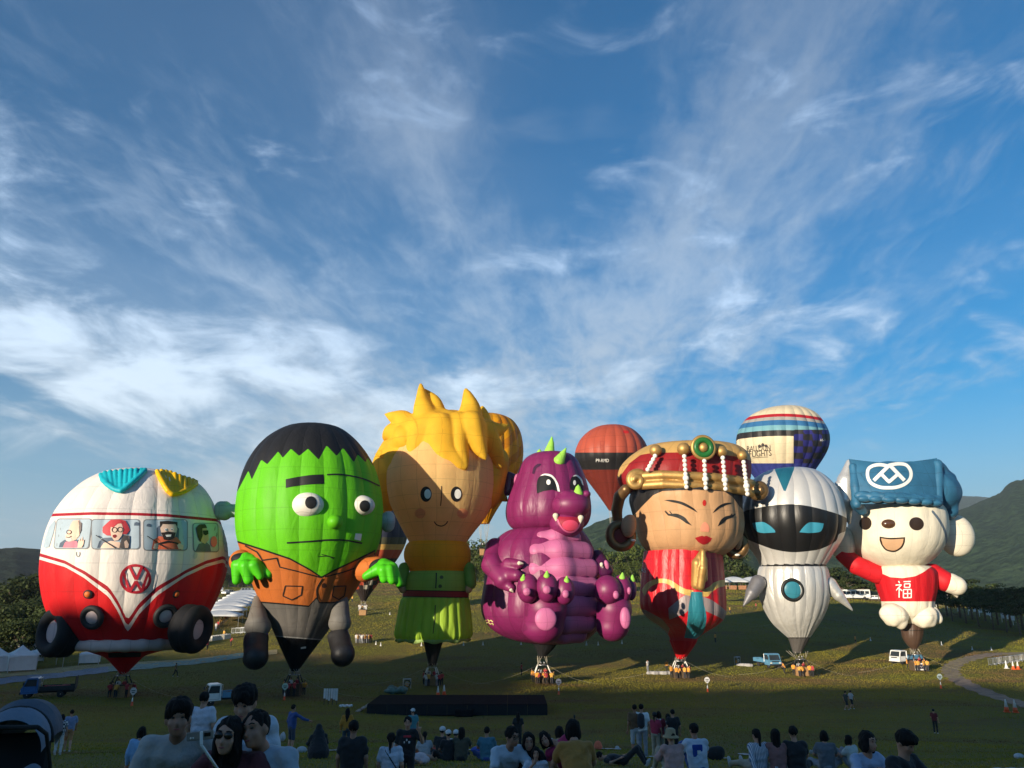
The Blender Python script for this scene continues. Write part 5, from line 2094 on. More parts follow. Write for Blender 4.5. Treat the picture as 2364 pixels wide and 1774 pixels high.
# ---------------------------------------------------------------- the spiky-haired child
def child_balloon():
 c = crop(820, 860, 2.102)
 k = 1 / 2.102
 t, g = new_balloon('hot_air_balloon', 'tall child balloon with spiky yellow hair and a long green coat', 996, 1583)
 Y = g.y
 hx, hz = c(420, 0)[0], 0
 skin = mat_zones('child_skin', (0.98, 0.66, 0.27), [], 0.7, transl=0.5, seam=0.80)
 head = envelope(t, rows(c, [(210, 360, 500), (240, 290, 560), (290, 235, 610), (350, 190, 650), (420, 160, 673), (490, 150, 681), (560, 151, 680), (620, 162, 668), (670, 182, 650), (720, 206, 620), (770, 232, 580),
        (825, 262, 540)]), Y, 18, skin, 'head_gore', 0.012, nv=60, tapes=11)
 collar = mat_zones('child_scarf', (0.97, 0.46, 0.010), [], 0.7, transl=0.5, seam=0.82)
 envelope(t, rows(c, [(822, 264, 538), (835, 250, 550), (860, 239, 558), (895, 236, 561), (930, 246, 556), (960, 262, 540), (976, 272, 528)]), Y, 18, collar, 'scarf_gore', 0.010, nv=26, tapes=3)
 green = mat_zones('child_coat', (0.36, 0.56, 0.085), [('belt_edge', (0.012, 0.01, 0.01)), ('belt', (0.40, 0.035, 0.035))], 0.6, transl=0.45, seam=0.80)
 zb = {'belt': lambda x, y: 13 * k - np.abs(y - (c(0, 1076)[1] + 0.02 * (x - hx))), 'belt_edge': lambda x, y: 17 * k - np.abs(y - (c(0, 1076)[1] + 0.02 * (x - hx)))}
 coat = envelope(t, rows(c, [(966, 266, 540), (985, 250, 550), (1010, 240, 555), (1040, 235, 556), (1068, 232, 552), (1096, 228, 550)]), Y, 18, green, 'coat_gore', 0.012, zones=zb, nv=60, tapes=4)
 lime = mat_zones('child_skirt', (0.52, 0.80, 0.075), [('wear', (0.27, 0.50, 0.05))], 0.55, transl=0.5, seam=0.85, wrinkle=0.5)
 sk = envelope(t, rows(c, [(1094, 228, 550), (1110, 220, 553), (1150, 212, 559), (1200, 202, 564), (1250, 193, 567), (1275, 192, 565), (1290, 200, 556)]), Y, 26, lime, 'skirt_gore', 0.05, nv=40, tapes=0.4, ripple=0.025,
     zones={'wear': lambda x, y: x * 0 - 1})
 fr = MB()
 n = 96
 zc, xc, rr = sk.C[-1]
 V = []
 for i in range(n):
  a = 2 * PI * i / n
  for j, (q, dz_) in enumerate(((1.0, 0.05), (1.02 + .03 * math.sin(a * 17), -0.35 - .12 * math.sin(a * 11)), (0.93, -0.25))):
   V.append((xc + rr * q * math.sin(a), Y - rr * q * math.cos(a), zc + dz_))
 fr.add(V, [(i * 3 + j, ((i + 1) % n) * 3 + j, ((i + 1) % n) * 3 + j + 1, i * 3 + j + 1) for i in range(n) for j in range(2)])
 fr.build('hem_frill', sewn('frill', (0.36, 0.52, 0.16), 0.6, 0.3), t, True, True)
 thr = mat_zones('throat_black', (0.011, 0.011, 0.012), [], 0.7, rows=False)
 b2 = envelope(t, rows(c, [(1276, 322, 436), (1300, 330, 428), (1340, 338, 416), (1390, 350, 402), (1422, 358, 392)]), Y, 12, thr, 'throat_gore', 0.04, nv=20)
 decal('number_tag', P(c, (371, 1292), (383, 1292), (383, 1318), (371, 1318)), b2.bvh, PWHITE, t, 0.05, 3)
 mo, mr = mouth_of(b2)
 basket(t, g, 1.6, 1.2, 1.15, WICKER, PAD_WHITE, mo, mr + .2, -0.1)
 # face
 dz = lambda name, pts, m_, bb, off=0.05, par=t: decal(name, P(c, *pts), bb.bvh, m_, par, off, 3.5)
 for (x, wx) in ((344, 352), (490, 497)):
  e = dz('eye', ell_pts(x, 591, 27, 37, 26), INK, head)
  dz('eye_white', ell_pts(wx, 590, 16, 23, 22), PWHITE, head, 0.07, e)
 ribbon('nose', P(c, *curve_px([(419, 552), (418, 610), (414, 648)])), 4 * k, head.bvh, INK, t)
 ribbon('mouth', P(c, *curve_px([(384, 724), (395, 738), (417, 745), (436, 738), (449, 722)])), 5 * k, head.bvh, INK, t)
 for x in (316, 520):
  dz('cheek', ell_pts(x, 684, 26, 24, 22), sewn('cheek_cloth', (0.92, 0.44, 0.20), 0.6, 0.45), head, 0.04)
 ribbon('coat_edge', P(c, (394, 974), (393, 1015), (391, 1048)), 6 * k, coat.bvh, INK, t)
 ribbon('coat_edge', P(c, (389, 1130), (386, 1200), (378, 1268)), 4 * k, sk.bvh, INK, t)
 for y in (995, 1038):
  dz('button', ell_pts(419 if y < 1000 else 412, y, 9, 9, 14), pr('button_green', (0.06, 0.085, 0.02)), coat)
 # sleeves and hands
 SL = sewn('coat_sleeve', (0.25, 0.45, 0.06), 0.6, 0.42)
 SK = sewn('hand_skin', (0.78, 0.48, 0.24), 0.6, 0.4)
 for (x0, x1) in ((238, 222), (552, 562)):
  soft('sleeve', [CP(*c(x0, 950), *c(x1, 1025), 28 * k, 27 * k, Y - 1.2, Y - 2.2)], 0.13, SL, t, 0, True)
  soft('hand', [CP(*c(x1 + (4 if x0 < 400 else -8), 1040), *c(x1 + (8 if x0 < 400 else -12), 1055), 19 * k, 17 * k, Y - 2.2)], 0.12, SK, t, 0, True)
 # hair
 HM = mat('hair_cloth', (0.84, 0.50, 0.035), 0.7, var=0.10, vscale=0.5, bump=0.9, bscale=0.9, transl=0.35, spec=0.2, seam=.45)
 rad = (681 - 150) / 2 * k * mpp(at(*c(415, 500), Y))
 yf = Y - rad * 0.72
 back = [EP(*c(415, 440), 305 * k, 235 * k, Y + 2.4, 300 * k), EP(*c(160, 520), 72 * k, 150 * k, Y + 1.0, 120 * k, 8), EP(*c(672, 520), 66 * k, 150 * k, Y + 1.2, 120 * k, -14),
   CP(*c(660, 560), *c(735, 620), 60 * k, 10 * k, Y + 1.5), CP(*c(140, 600), *c(150, 690), 40 * k, 10 * k, Y + 1.0)]
 soft('back_hair', back, 0.24, HM, t, 0.4, True, (.3, .4, .25, 5))

 def lock(pts, wid, ys, ye):
  """a pointed lock of hair that bends through these points and narrows to its tip"""
  L_ = smooth_line([c(*p) for p in pts], 5)
  n = len(L_)
  pr_ = []
  for i in range(n - 1):
   w0 = wid * k * (max(0.05, 1 - (i / (n - 1)) ** 1.5))
   w1 = wid * k * (max(0.05, 1 - ((i + 1) / (n - 1)) ** 1.5))
   y0 = ys + (ye - ys) * i / (n - 1)
   y1 = ys + (ye - ys) * (i + 1) / (n - 1)
   pr_.append(CP(L_[i].x, L_[i].y, L_[i + 1].x, L_[i + 1].y, w0, w1, y0, y1))
  return pr_
 front = []
 front += [EP(*c(410, 300), 215 * k, 120 * k, Y - 1.5, 190 * k)]
 front += lock([(360, 270), (330, 170), (318, 55)], 75, yf + 1.2, yf + 2.0)
 front += lock([(400, 250), (385, 160), (330, 75)], 60, yf + 2.2, yf + 3.0)
 front += lock([(545, 270), (560, 170), (535, 80)], 72, yf + 1.2, yf + 2.4)
 front += lock([(620, 290), (625, 220), (615, 162)], 50, Y, Y + .5)
 front += lock([(300, 290), (220, 230), (140, 202)], 68, yf + 2.0, Y - .5)
 front += lock([(300, 320), (190, 290), (140, 330)], 70, yf + 2.0, Y)
 front += lock([(330, 290), (300, 370), (274, 434)], 70, yf + .6, yf - .6)
 front += lock([(250, 320), (190, 390), (96, 395)], 70, yf + 1.6, Y - .8)
 front += lock([(420, 280), (430, 380), (490, 440), (536, 470)], 86, yf + .2, yf - 1.2)
 front += lock([(500, 260), (510, 360), (540, 466)], 70, yf + .4, yf - 1.2)
 front += lock([(560, 260), (600, 350), (634, 424)], 74, yf + .4, yf - .6)
 front += lock([(600, 280), (680, 280), (752, 258)], 60, yf + 1.6, Y - 1.0)
 front += lock([(630, 300), (690, 400), (700, 520)], 56, yf + 1.8, Y - .6)
 front += lock([(380, 300), (360, 360), (372, 402)], 60, yf + .2, yf - .8)
 soft('hair', front, 0.15, HM, t, 0.12, True, (.22, .55, .3, 3))
 return t, head, g
# ---------------------------------------------------------------- the purple dragon
def dragon_balloon():
 c = crop(1080, 980, 2.514)
 k = 1 / 2.514
 t, g = new_balloon('hot_air_balloon', 'shiny purple dragon balloon sitting with pink belly and green claws', 1253, 1578)
 Y = g.y
 PUR = (0.190, 0.014, 0.090)
 PNK = (0.52, 0.135, 0.29)
 m = mat_zones('dragon_body', PUR, [], 0.46, transl=0.05, seam=0.75, spec=0.5, wrinkle=0.3)
 body = envelope(t, rows(c, [(600, 330, 640), (618, 235, 665), (650, 185, 690), (700, 138, 718), (760, 112, 744), (830, 102, 764), (890, 102, 778), (940, 95, 790), (1000, 84, 796), (1060, 80, 797), (1120, 92, 788),
        (1180, 132, 760), (1225, 195, 720), (1255, 280, 680), (1270, 360, 610), (1278, 420, 500)]), Y, 16, m, 'body_gore', 0.05, nv=80, tapes=9, phase=0.15)
 mh = mat_zones('dragon_head', PUR, [], 0.46, transl=0.05, seam=0.78, spec=0.5, wrinkle=0.3)
 head = envelope(t, rows(c, [(164, 420, 540), (176, 372, 596), (205, 328, 632), (250, 300, 656), (310, 278, 680), (370, 256, 698), (430, 234, 709), (490, 221, 715), (545, 224, 708), (585, 242, 688), (612, 275, 650), (630, 330, 600), (640, 400, 520)]),
     Y - .5, 16, mh, 'head_gore', 0.03, nv=60, tapes=8, phase=0.1)
 thr = mat_zones('dragon_throat', (0.012, 0.012, 0.013), [], 0.7, rows=False)
 b2 = envelope(t, rows(c, [(1268, 372, 522), (1300, 392, 500), (1330, 405, 470), (1356, 414, 446)]), Y, 12, thr, 'throat_gore', 0.04, nv=14)
 mo, mr = mouth_of(b2)
 basket(t, g, 2.0, 1.4, 1.2, WICKER_DK, PAD_WHITE, mo, mr + .25)
 PU = sewn('dragon_cushion', PUR, 0.46, 0.04, spec=0.5, bump=0.35, bscale=1.2)
 PK = sewn('dragon_pink', PNK, 0.5, 0.08, spec=0.4, bump=0.3)
 GRN = sewn('dragon_claw', (0.36, 0.72, 0.10), 0.45, 0.2)
 IVO = sewn('dragon_nail', (0.70, 0.66, 0.50), 0.5, 0.1)
 # belly rolls
 rad = (797 - 80) / 2 * k * mpp(at(*c(440, 1060), Y))
 for (y, x0, x1, ry, d) in ((655, 430, 640, 46, .52), (738, 405, 690, 68, .68), (838, 400, 722, 72, .78), (945, 420, 730, 72, .86), (1050, 440, 730, 70, .88), (1145, 450, 712, 64, .80), (1215, 470, 670, 50, .62)):
  xm = (x0 + x1) / 2 - 20
  q = []
  for x in (x0, xm, x1 - 24):
   loc, nor = hit(body.bvh, *c(x, y))
   q.append(loc.y + ry * k * mpp(loc) * (0.62 if x == xm else 0.80))
  soft('belly_roll', [CP(*c(x0, y + 4), *c(xm, y), ry * k * .84, ry * k * 1.05, q[0], q[1]), CP(*c(xm, y), *c(x1 - 24, y + 6), ry * k * 1.05, ry * k * .92, q[1], q[2])], 0.15, PK, t, 0.5, True)
 # snout, lower jaw, tongue, teeth
 hr = (715 - 221) / 2 * k * mpp(at(*c(460, 480), Y))
 ys = Y - hr * 1.0
 soft('snout', [EP(*c(600, 470), 112 * k, 82 * k, ys - .1, 100 * k), EP(*c(572, 408), 34 * k, 24 * k, ys - .9, 30 * k), EP(*c(688, 405), 26 * k, 22 * k, ys - .5, 30 * k)], 0.12, PU, t, 0.25, True)
 jaw = soft('lower_jaw', [EP(*c(574, 580), 100 * k, 74 * k, ys + .35, 96 * k)], 0.12, PU, t, 0, True)
 jb = BVHTree.FromPolygons([v.co + worg(t) for v in jaw.data.vertices], [tuple(p.vertices) for p in jaw.data.polygons])
 mo_ = decal('mouth', P(c, *([(520, 536), (652, 540)] + curve_px([(652, 560), (640, 592), (616, 616), (588, 622), (558, 610), (534, 582), (522, 552)]))), jb, pr('mouth_red', (0.30, 0.010, 0.035)), t, 0.03, 3)
 decal('tongue', P(c, *ell_pts(594, 586, 46, 30, 24)), jb, pr('tongue_pink', (0.60, 0.06, 0.12), 0.35), mo_, 0.06, 3)
 ribbon('lip', P(c, *curve_px([(522, 552), (534, 582), (558, 611), (588, 624), (617, 618), (641, 594), (652, 560)])), 9 * k, jb, pr('lip_pink', (0.52, 0.10, 0.22)), mo_, 0.08)
 for (x, y) in ((510, 548), (656, 560)):
  soft('tooth', [CP(*c(x, y - 16), *c(x + (4 if x < 600 else -4), y + 14), 18 * k, 6 * k, ys - 1.1)], 0.08, IVO, t, 0, True)
 # eyes
 dz = lambda name, pts, m_, off=0.05, par=t: decal(name, P(c, *pts), head.bvh, m_, par, off, 3)
 e = dz('eye', curve_px([(402, 402), (400, 350), (412, 310), (448, 292), (490, 302), (518, 340), (530, 392)]) + [(520, 390), (490, 380), (440, 388)], INK)
 dz('eye_rim', curve_px([(418, 302), (448, 288), (490, 298), (522, 342), (534, 392)]) + curve_px([(522, 390), (510, 344), (484, 308), (448, 296)]), PWHITE, 0.07, e)
 dz('highlight', ell_pts(468, 337, 12, 16, 16), PWHITE, 0.07, e)
 e = dz('eye', curve_px([(594, 380), (592, 340), (602, 308), (626, 298), (652, 316), (666, 360), (668, 398)]) + [(640, 386)], INK)
 dz('eye_rim', curve_px([(606, 304), (628, 294), (656, 314), (670, 356)]) + curve_px([(662, 352), (650, 322), (628, 302)]), PWHITE, 0.07, e)
 dz('highlight', ell_pts(618, 340, 8, 15, 14), PWHITE, 0.07, e)
 decal('eyebrow', P(c, *(curve_px([(374, 286), (384, 250), (408, 230), (426, 232)]) + curve_px([(416, 244), (398, 258), (386, 290)]))), head.bvh, pr('dark_purple', (0.04, 0.004, 0.035)), t, 0.05, 3)
 # horns, ear
 for pts, r0 in ((((474, 160), (484, 110), (488, 72)), 31), (((530, 212), (552, 172), (570, 138)), 34), (((416, 160), (417, 142)), 16), (((640, 402), (640, 372), (641, 352)), 30)):
  pr_ = []
  nP = len(pts)
  for i in range(nP - 1):
   yy = (Y - .3) if pts[0][1] < 165 else (Y - hr * .72 if pts[0][1] < 300 else ys - .85)
   pr_.append(CP(*c(*pts[i]), *c(*pts[i + 1]), r0 * k * (1 - i / (nP - 1) * .9), r0 * k * max(.12, 1 - (i + 1) / (nP - 1) * .9), yy))
  soft('horn', pr_, 0.08, GRN, t, 0.05, True)
 DK = sewn('dragon_dark', (0.055, 0.005, 0.042), 0.4, 0.02, spec=0.5)
 soft('ear', [CP(*c(285, 330), *c(215, 285), 40 * k, 12 * k, Y), CP(*c(285, 350), *c(225, 400), 44 * k, 14 * k, Y), CP(*c(240, 300), *c(232, 390), 24 * k, 24 * k, Y)], 0.11, DK, t, 0.2, True)
 soft('ear_rim', [EP(*c(284, 335), 17 * k, 48 * k, Y - 1.2, 20 * k)], 0.10, PK, t, 0, True)
 # arms
 ya = Y - rad * .55
 soft('arm', [CP(*c(160, 720), *c(140, 815), 60 * k, 60 * k, Y - rad * .25, ya), CP(*c(140, 815), *c(205, 900), 62 * k, 50 * k, ya, ya - 2.0), CP(*c(235, 812), *c(300, 812), 38 * k, 26 * k, ya - 1.7, ya - 2.9),
     CP(*c(215, 868), *c(285, 878), 42 * k, 34 * k, ya - 1.8, ya - 3.2), CP(*c(195, 915), *c(250, 950), 40 * k, 26 * k, ya - 1.6, ya - 2.6)], 0.14, PU, t, 0.22, True)
 for (x0, y0, x1, y1) in ((300, 806, 322, 808), (300, 888, 312, 902), (252, 960, 264, 974)):
  soft('claw', [CP(*c(x0, y0), *c(x1, y1), 13 * k, 4 * k, ya - 3.4 if y0 < 950 else ya - 2.9)], 0.07, IVO if y0 != 888 else GRN, t, 0, True)
 soft('arm', [CP(*c(750, 770), *c(800, 850), 42 * k, 44 * k, Y - rad * .3, Y - rad * .55), CP(*c(790, 830), *c(818, 850), 30 * k, 22 * k, Y - rad * .6)], 0.14, DK, t, 0.2, True)
 soft('claw', [CP(*c(776, 812), *c(776, 820), 11 * k, 9 * k, Y - rad * .75)], 0.07, IVO, t, 0, True)
 soft('thumb', [EP(*c(806, 815), 14 * k, 28 * k, Y - rad * .72, 14 * k, 15)], 0.08, PK, t, 0, True)

 def foot(label, leg, toes, pads, claws, sole, yf):
  f = soft('foot', leg, 0.16, PU, t, 0.3, True)
  f['label'] = label
  for (x, y, rx, ry, dy) in toes:
   soft('toe', [EP(*c(x, y), rx * k, ry * k, yf + dy, min(rx, ry) * k * 1.05)], 0.14, PU, f, 0, True)
  for (x, y, rx, ry, dy) in pads:
   soft('toe_pad', [EP(*c(x, y), rx * k, ry * k, yf + dy, 14 * k)], 0.07, PK, f, 0, True)
  for (x, y, dy) in claws:
   soft('claw', [CP(*c(x, y + 12), *c(x + 2, y - 14), 19 * k, 6 * k, yf + dy)], 0.07, GRN, f, 0, True)
  x, y, rx, ry, dy = sole
  soft('sole_pad', [EP(*c(x, y), rx * k, ry * k, yf + dy, 22 * k)], 0.09, PK, f, 0, True)
 yf = Y - rad * 1.28
 foot('foot with three toes held up towards the viewer', [CP(*c(452, 1064), *c(440, 1150), 124 * k, 118 * k, yf + 1.0, yf + 1.5), EP(*c(430, 1185), 118 * k, 76 * k, yf + 1.6, 110 * k)],
   [(350, 952, 66, 84, -1.2), (460, 948, 66, 84, -1.6), (562, 966, 60, 80, -1.2)], [(343, 972, 23, 24, -3.1), (459, 961, 24, 25, -3.6), (568, 985, 20, 24, -3.0)],
   [(322, 888, -1.9), (458, 868, -2.4), (573, 898, -1.9)], (452, 1130, 64, 66, -3.3), yf)
 y2 = Y - rad * .80
 foot('foot turned aside at the right', [CP(*c(848, 1072), *c(842, 1160), 104 * k, 96 * k, y2 + .5, y2 + .8), EP(*c(830, 1180), 82 * k, 66 * k, y2 + .6, 80 * k)],
   [(946, 955, 34, 66, .6), (895, 958, 56, 84, -.1), (812, 962, 82, 84, -.9)], [(860, 990, 18, 24, -3.6), (936, 966, 12, 22, -2.0)], [(820, 912, -1.8), (896, 878, -.7), (954, 892, .4)], (914, 1124, 32, 62, -2.9), y2)
 # small lettering on the flank
 ribbon('flank_mark', P(c, (106, 1138), (118, 1132), (124, 1142), (136, 1136), (146, 1146)), 6 * k, body.bvh, pr('mark_yellow', (0.70, 0.62, 0.25)), t)
 ribbon('flank_mark', P(c, (108, 1152), (122, 1148), (132, 1158), (146, 1154), (150, 1164)), 5 * k, body.bvh, pr('mark_yellow', (0.70, 0.62, 0.25)), t)
 return t, body, g


# ---------------------------------------------------------------- the lady in the golden headdress
def lady_balloon():
 c = crop(1310, 920, 2.372)
 k = 1 / 2.372
 t, g = new_balloon('hot_air_balloon', 'lady balloon with golden headdress, bead strings, closed eyes and a red robe', 1572, 1566)
 Y = g.y
 hair_tab = P(c, (250, 690), (330, 655), (372, 632), (410, 590), (470, 530), (520, 508), (700, 500), (860, 510), (905, 540), (940, 590), (990, 640))
 hx, hy = np.array([p[0] for p in hair_tab]), np.array([p[1] for p in hair_tab])
 skin = mat_zones('lady_skin', (0.60, 0.345, 0.175), [('hair', (0.020, 0.019, 0.020))], 0.5, transl=0.15, seam=0.84)
 head = envelope(t, rows(c, [(432, 560, 800), (446, 470, 880), (466, 400, 935), (500, 356, 955), (545, 338, 960), (600, 348, 960), (660, 366, 968), (710, 375, 969), (760, 388, 958), (805, 410, 930), (840, 445, 892), (870, 505, 838), (890, 570, 790)]),
     Y, 22, skin, 'head_gore', 0.016, zones={'hair': lambda x, y: np.interp(x, hx, hy) - y}, nv=70, tapes=7, phase=-.1)
 RED, GOLD, GREY, TEAL = (0.60, 0.012, 0.022), (0.66, 0.43, 0.115), (0.33, 0.26, 0.255), (0.030, 0.235, 0.30)
 gold_l = poly_sd(P(c, *(curve_px([(405, 1050), (440, 1008), (500, 988), (560, 994), (610, 1025), (650, 1045), (690, 1050)]) + curve_px([(690, 1082), (650, 1078), (600, 1056), (550, 1018), (500, 1012), (450, 1038), (422, 1085)]))))
 gold_r = poly_sd(P(c, (740, 1050), (780, 1030), (800, 1010), (830, 998), (880, 990), (880, 1025), (830, 1035), (790, 1060), (770, 1085), (740, 1088)))
 grey1 = poly_sd(P(c, *(curve_px([(552, 1150), (600, 1110), (640, 1080), (670, 1075)]) + curve_px([(672, 1150), (640, 1180), (590, 1200), (556, 1215)]))))
 grey2 = poly_sd(P(c, *(curve_px([(740, 1085), (790, 1105), (840, 1140), (885, 1180)]) + curve_px([(885, 1240), (840, 1205), (790, 1180), (745, 1160)]))))
 grey3 = poly_sd(P(c, (380, 1150), (430, 1160), (520, 1210), (560, 1260), (540, 1330), (440, 1280), (380, 1230)))
 teal = poly_sd(P(c, *(curve_px([(678, 1060), (664, 1140), (655, 1230), (640, 1312)]) + curve_px([(705, 1318), (745, 1280), (762, 1200), (745, 1120), (738, 1060)]))))
 robe = mat_zones('lady_robe', RED, [('grey', GREY), ('gold', GOLD), ('teal', TEAL)], 0.42, transl=0.15, seam=0.80, spec=0.5, wrinkle=0.4)
 body = envelope(t, rows(c, [(838, 418, 846), (870, 414, 850), (930, 409, 855), (1000, 402, 861), (1080, 397, 867), (1140, 400, 869), (1180, 416, 866), (1215, 452, 850), (1250, 505, 808), (1285, 545, 750), (1312, 560, 716), (1330, 562, 706)]),
     Y, 22, robe, 'robe_gore', 0.03, nv=100, tapes=6, ripple=0.012,
     zones={'gold': lambda x, y: np.maximum(gold_l(x, y), gold_r(x, y)), 'grey': lambda x, y: np.maximum(np.maximum(grey1(x, y), grey2(x, y)), grey3(x, y)), 'teal': teal})
 thr = mat_zones('lady_throat', (0.60, 0.012, 0.018), [], 0.55, transl=0.2, rows=False, wrinkle=0.4)
 b2 = envelope(t, rows(c, [(1324, 558, 712), (1345, 566, 702), (1370, 576, 686), (1400, 588, 664), (1426, 600, 644)]), Y, 10, thr, 'throat_gore', 0.06, nv=16)
 mo, mr = mouth_of(b2)
 basket(t, g, 2.0, 1.4, 1.2, WICKER_DK, PAD_WHITE, mo, mr + .25)
 GO = mat('gold_cloth', (0.47, 0.28, 0.09), 0.5, 0.6, var=0.15, vscale=1.0, bump=0.5, bscale=2.5)
 GOD = mat('bronze_cloth', (0.20, 0.115, 0.045), 0.38, 0.6, var=0.15, vscale=1.0, bump=0.5, bscale=2.5)
 DRED = sewn('headdress_red', (0.26, 0.014, 0.016), 0.5, 0.06)
 PEARL = mat('pearl_cloth', (0.78, 0.74, 0.68), 0.5, var=0.04)
 yf = Y - 7.3
 # crown of the headdress
 hatm = mat_zones('headdress_cloth', (0.27, 0.013, 0.015), [('gold', (0.52, 0.31, 0.10))], 0.5, transl=0.08, seam=0.72)
 gl = P(c, (240, 470), (290, 425), (340, 355), (400, 310), (470, 298), (640, 296), (800, 300), (960, 325), (1010, 345))
 gx, gy = np.array([p[0] for p in gl]), np.array([p[1] for p in gl])
 hat = envelope(t, rows(c, [(250, 520, 860), (262, 430, 930), (290, 375, 985), (330, 322, 1010), (380, 282, 1015), (430, 272, 1012), (470, 285, 1000), (505, 310, 975)]), Y, 22, hatm, 'headdress_gore', 0.02, ratio=0.70, 
     zones={'gold': lambda x, y: np.interp(x, gx, gy) - y}, nv=44, tapes=2.4, phase=0.07)
 # scroll bar across the brow
 bar = []
 for (yo, rr) in ((420, 26), (470, 24)):
  pts = [(400, yo + 8), (520, yo), (660, yo + 6), (800, yo + 14), (930, yo + 30), (1010, yo + 50)]
  ys_ = [yf + 2.2, yf + .6, yf - .2, yf, yf + 1.6, yf + 3.2]
  for i in range(5):
   bar.append(CP(*c(*pts[i]), *c(*pts[i + 1]), rr * k, rr * k, ys_[i], ys_[i + 1]))
 soft('scroll_bar', bar, 0.13, GO, t, 0.10, True)

 def scroll(cx, cy, R, yy, mm, rot=0):
  pr_ = []
  n = 26
  for i in range(n):
   a0, a1 = math.radians(rot + 540 * i / n), math.radians(rot + 540 * (i + 1) / n)
   r0, r1 = R * (1 - .72 * i / n), R * (1 - .72 * (i + 1) / n)
   pr_.append(CP(*c(cx + r0 * math.cos(a0), cy - r0 * math.sin(a0)), *c(cx + r1 * math.cos(a1), cy - r1 * math.sin(a1)), 22 * k * (1 - .3 * i / n), 22 * k * (1 - .3 * i / n), yy - .6 * i / n))
  pr_.append(EP(*c(cx, cy), R * .5 * k, R * .5 * k, yy, 20 * k))
  return soft('scroll', pr_, 0.11, mm, t, 0.04, True)
 scroll(378, 450, 52, yf + 2.0, GO, -20)
 scroll(1046, 500, 44, yf + 3.4, GOD, 200)
 soft('temple_roll', [CP(*c(320, 500), *c(285, 540), 30 * k, 32 * k, yf + 3.6, yf + 4.6), CP(*c(285, 540), *c(270, 610), 32 * k, 30 * k, yf + 4.6, yf + 5.4), CP(*c(270, 610), *c(275, 680), 30 * k, 26 * k, yf + 5.4, yf + 5.8)], 0.14, GOD, t, 0.1, True)
 # ears with ring ornaments
 SK = sewn('ear_skin', (0.50, 0.28, 0.15), 0.5, 0.1)
 for (ex, ey, rx, ry, ox, oy, R, yy) in ((335, 700, 42, 62, 292, 752, 62, Y - 2.8), (935, 780, 20, 50, 922, 808, 46, Y - 1.2)):
  soft('ear', [EP(*c(ex, ey), rx * k, ry * k, yy - .8, 26 * k, -8), EP(*c(ex + 12, ey - 26), rx * k * .7, ry * k * .6, yy - .6, 26 * k)], 0.12, SK, t, 0.2, True)
  cc = at(*c(ox, oy), yy)
  ring = torus_at(cc, (0.12 if ex < 600 else -.2, -1, 0), R * k * mpp(cc), 25 * k * mpp(cc), 36, 12).build('ear_ornament', GOD, t, True, True)
  dome_at(cc + Vector((0, .3, 0)), (0, -1, 0), R * k * mpp(cc), 8 * k * mpp(cc)).build('ornament_lining', DRED, ring, True, True)
  soft('earring', [EP(*c(ex + (26 if ex < 600 else -4), ey + 78), 15 * k, 7 * k, yy - 1.2, 10 * k)], 0.07, PEARL, t, 0, True)
 # golden balls on the headdress rim
 for (x, y, r, dy) in ((483, 286, 34, 1.6), (636, 278, 36, .4), (843, 291, 31, .4), (957, 313, 28, 1.8)):
  cc = at(*c(x, y), yf + dy)
  kk = mpp(cc) * k
  MB().ball(cc, r * kk, 24, 16).build('golden_ball', GO, t, True, True)
 # bead strings
 for (x0, y0, x1, y1, dy) in ((480, 316, 440, 390, .4), (640, 318, 652, 486, -1.2), (750, 344, 758, 492, -1.4), (851, 326, 866, 496, -1.1), (965, 350, 986, 524, .2)):
  st = None
  n = max(5, int(math.hypot(x1 - x0, y1 - y0) / 19))
  for i in range(n):
   u = i / (n - 1)
   big = (i == n - 3) and n > 6
   cc = at(*c(x0 + (x1 - x0) * u, y0 + (y1 - y0) * u), yf + dy)
   kk = mpp(cc) * k
   mb = MB().ball(cc, (17.5 if big else 12.5) * kk, 14, 10)
   if st is None:
    st = mb.build('bead_string', PEARL, t, True, True)
   else:
    mb.build('bead', PEARL, st, True, True)
 # medallion
 cc = at(*c(744, 270), yf - .6)
 kk = mpp(cc) * k
 nn = Vector((0.05, -1, -.05))
 md = torus_at(cc, nn, 60 * kk, 11 * kk).build('medallion', GO, t, True, True)
 torus_at(cc + Vector((0, -.05, 0)), nn, 42 * kk, 17 * kk).build('green_ring', sewn('medallion_green', (0.018, 0.13, 0.030), 0.35, 0.02), md, True, True)
 dome_at(cc + Vector((0, .1, 0)), nn, 60 * kk, 4 * kk).build('disc', GO, md, True, True)
 MB().ball(cc + Vector((0, -.1, 0)), (25 * kk, 20 * kk, 27 * kk), 20, 14).build('boss', GO, md, True, True)
 # face
 dz = lambda name, pts, m_, off=0.05, par=t: decal(name, P(c, *pts), head.bvh, m_, par, off, 3)
 dz('eyebrow', curve_px([(530, 558), (570, 556), (630, 568), (690, 602), (713, 627)]) + curve_px([(680, 608), (620, 580), (570, 568)]), INK)
 dz('eyebrow', curve_px([(794, 629), (820, 596), (860, 574), (908, 572)]) + curve_px([(870, 584), (836, 600), (812, 618)]), INK)
 dz('eye', curve_px([(530, 618), (556, 632), (600, 632), (640, 650), (662, 676), (681, 697)]) + curve_px([(650, 684), (615, 660), (580, 648), (552, 642)]), INK)
 dz('eye', curve_px([(822, 701), (838, 668), (862, 648), (895, 640), (920, 634)]) + curve_px([(905, 652), (872, 664), (850, 684)]), INK)
 for (a, b_, m1, m2) in ((536, 616, 552, 632), (560, 618, 572, 634), (916, 632, 902, 648), (900, 632, 888, 646)):
  ribbon('eyelash', P(c, (a, b_), (m1, m2)), 5 * k, head.bvh, INK, t)
 dz('brow_mark', ell_pts(749, 573, 10, 17, 16), pr('mark_red', (0.50, 0.018, 0.016)))
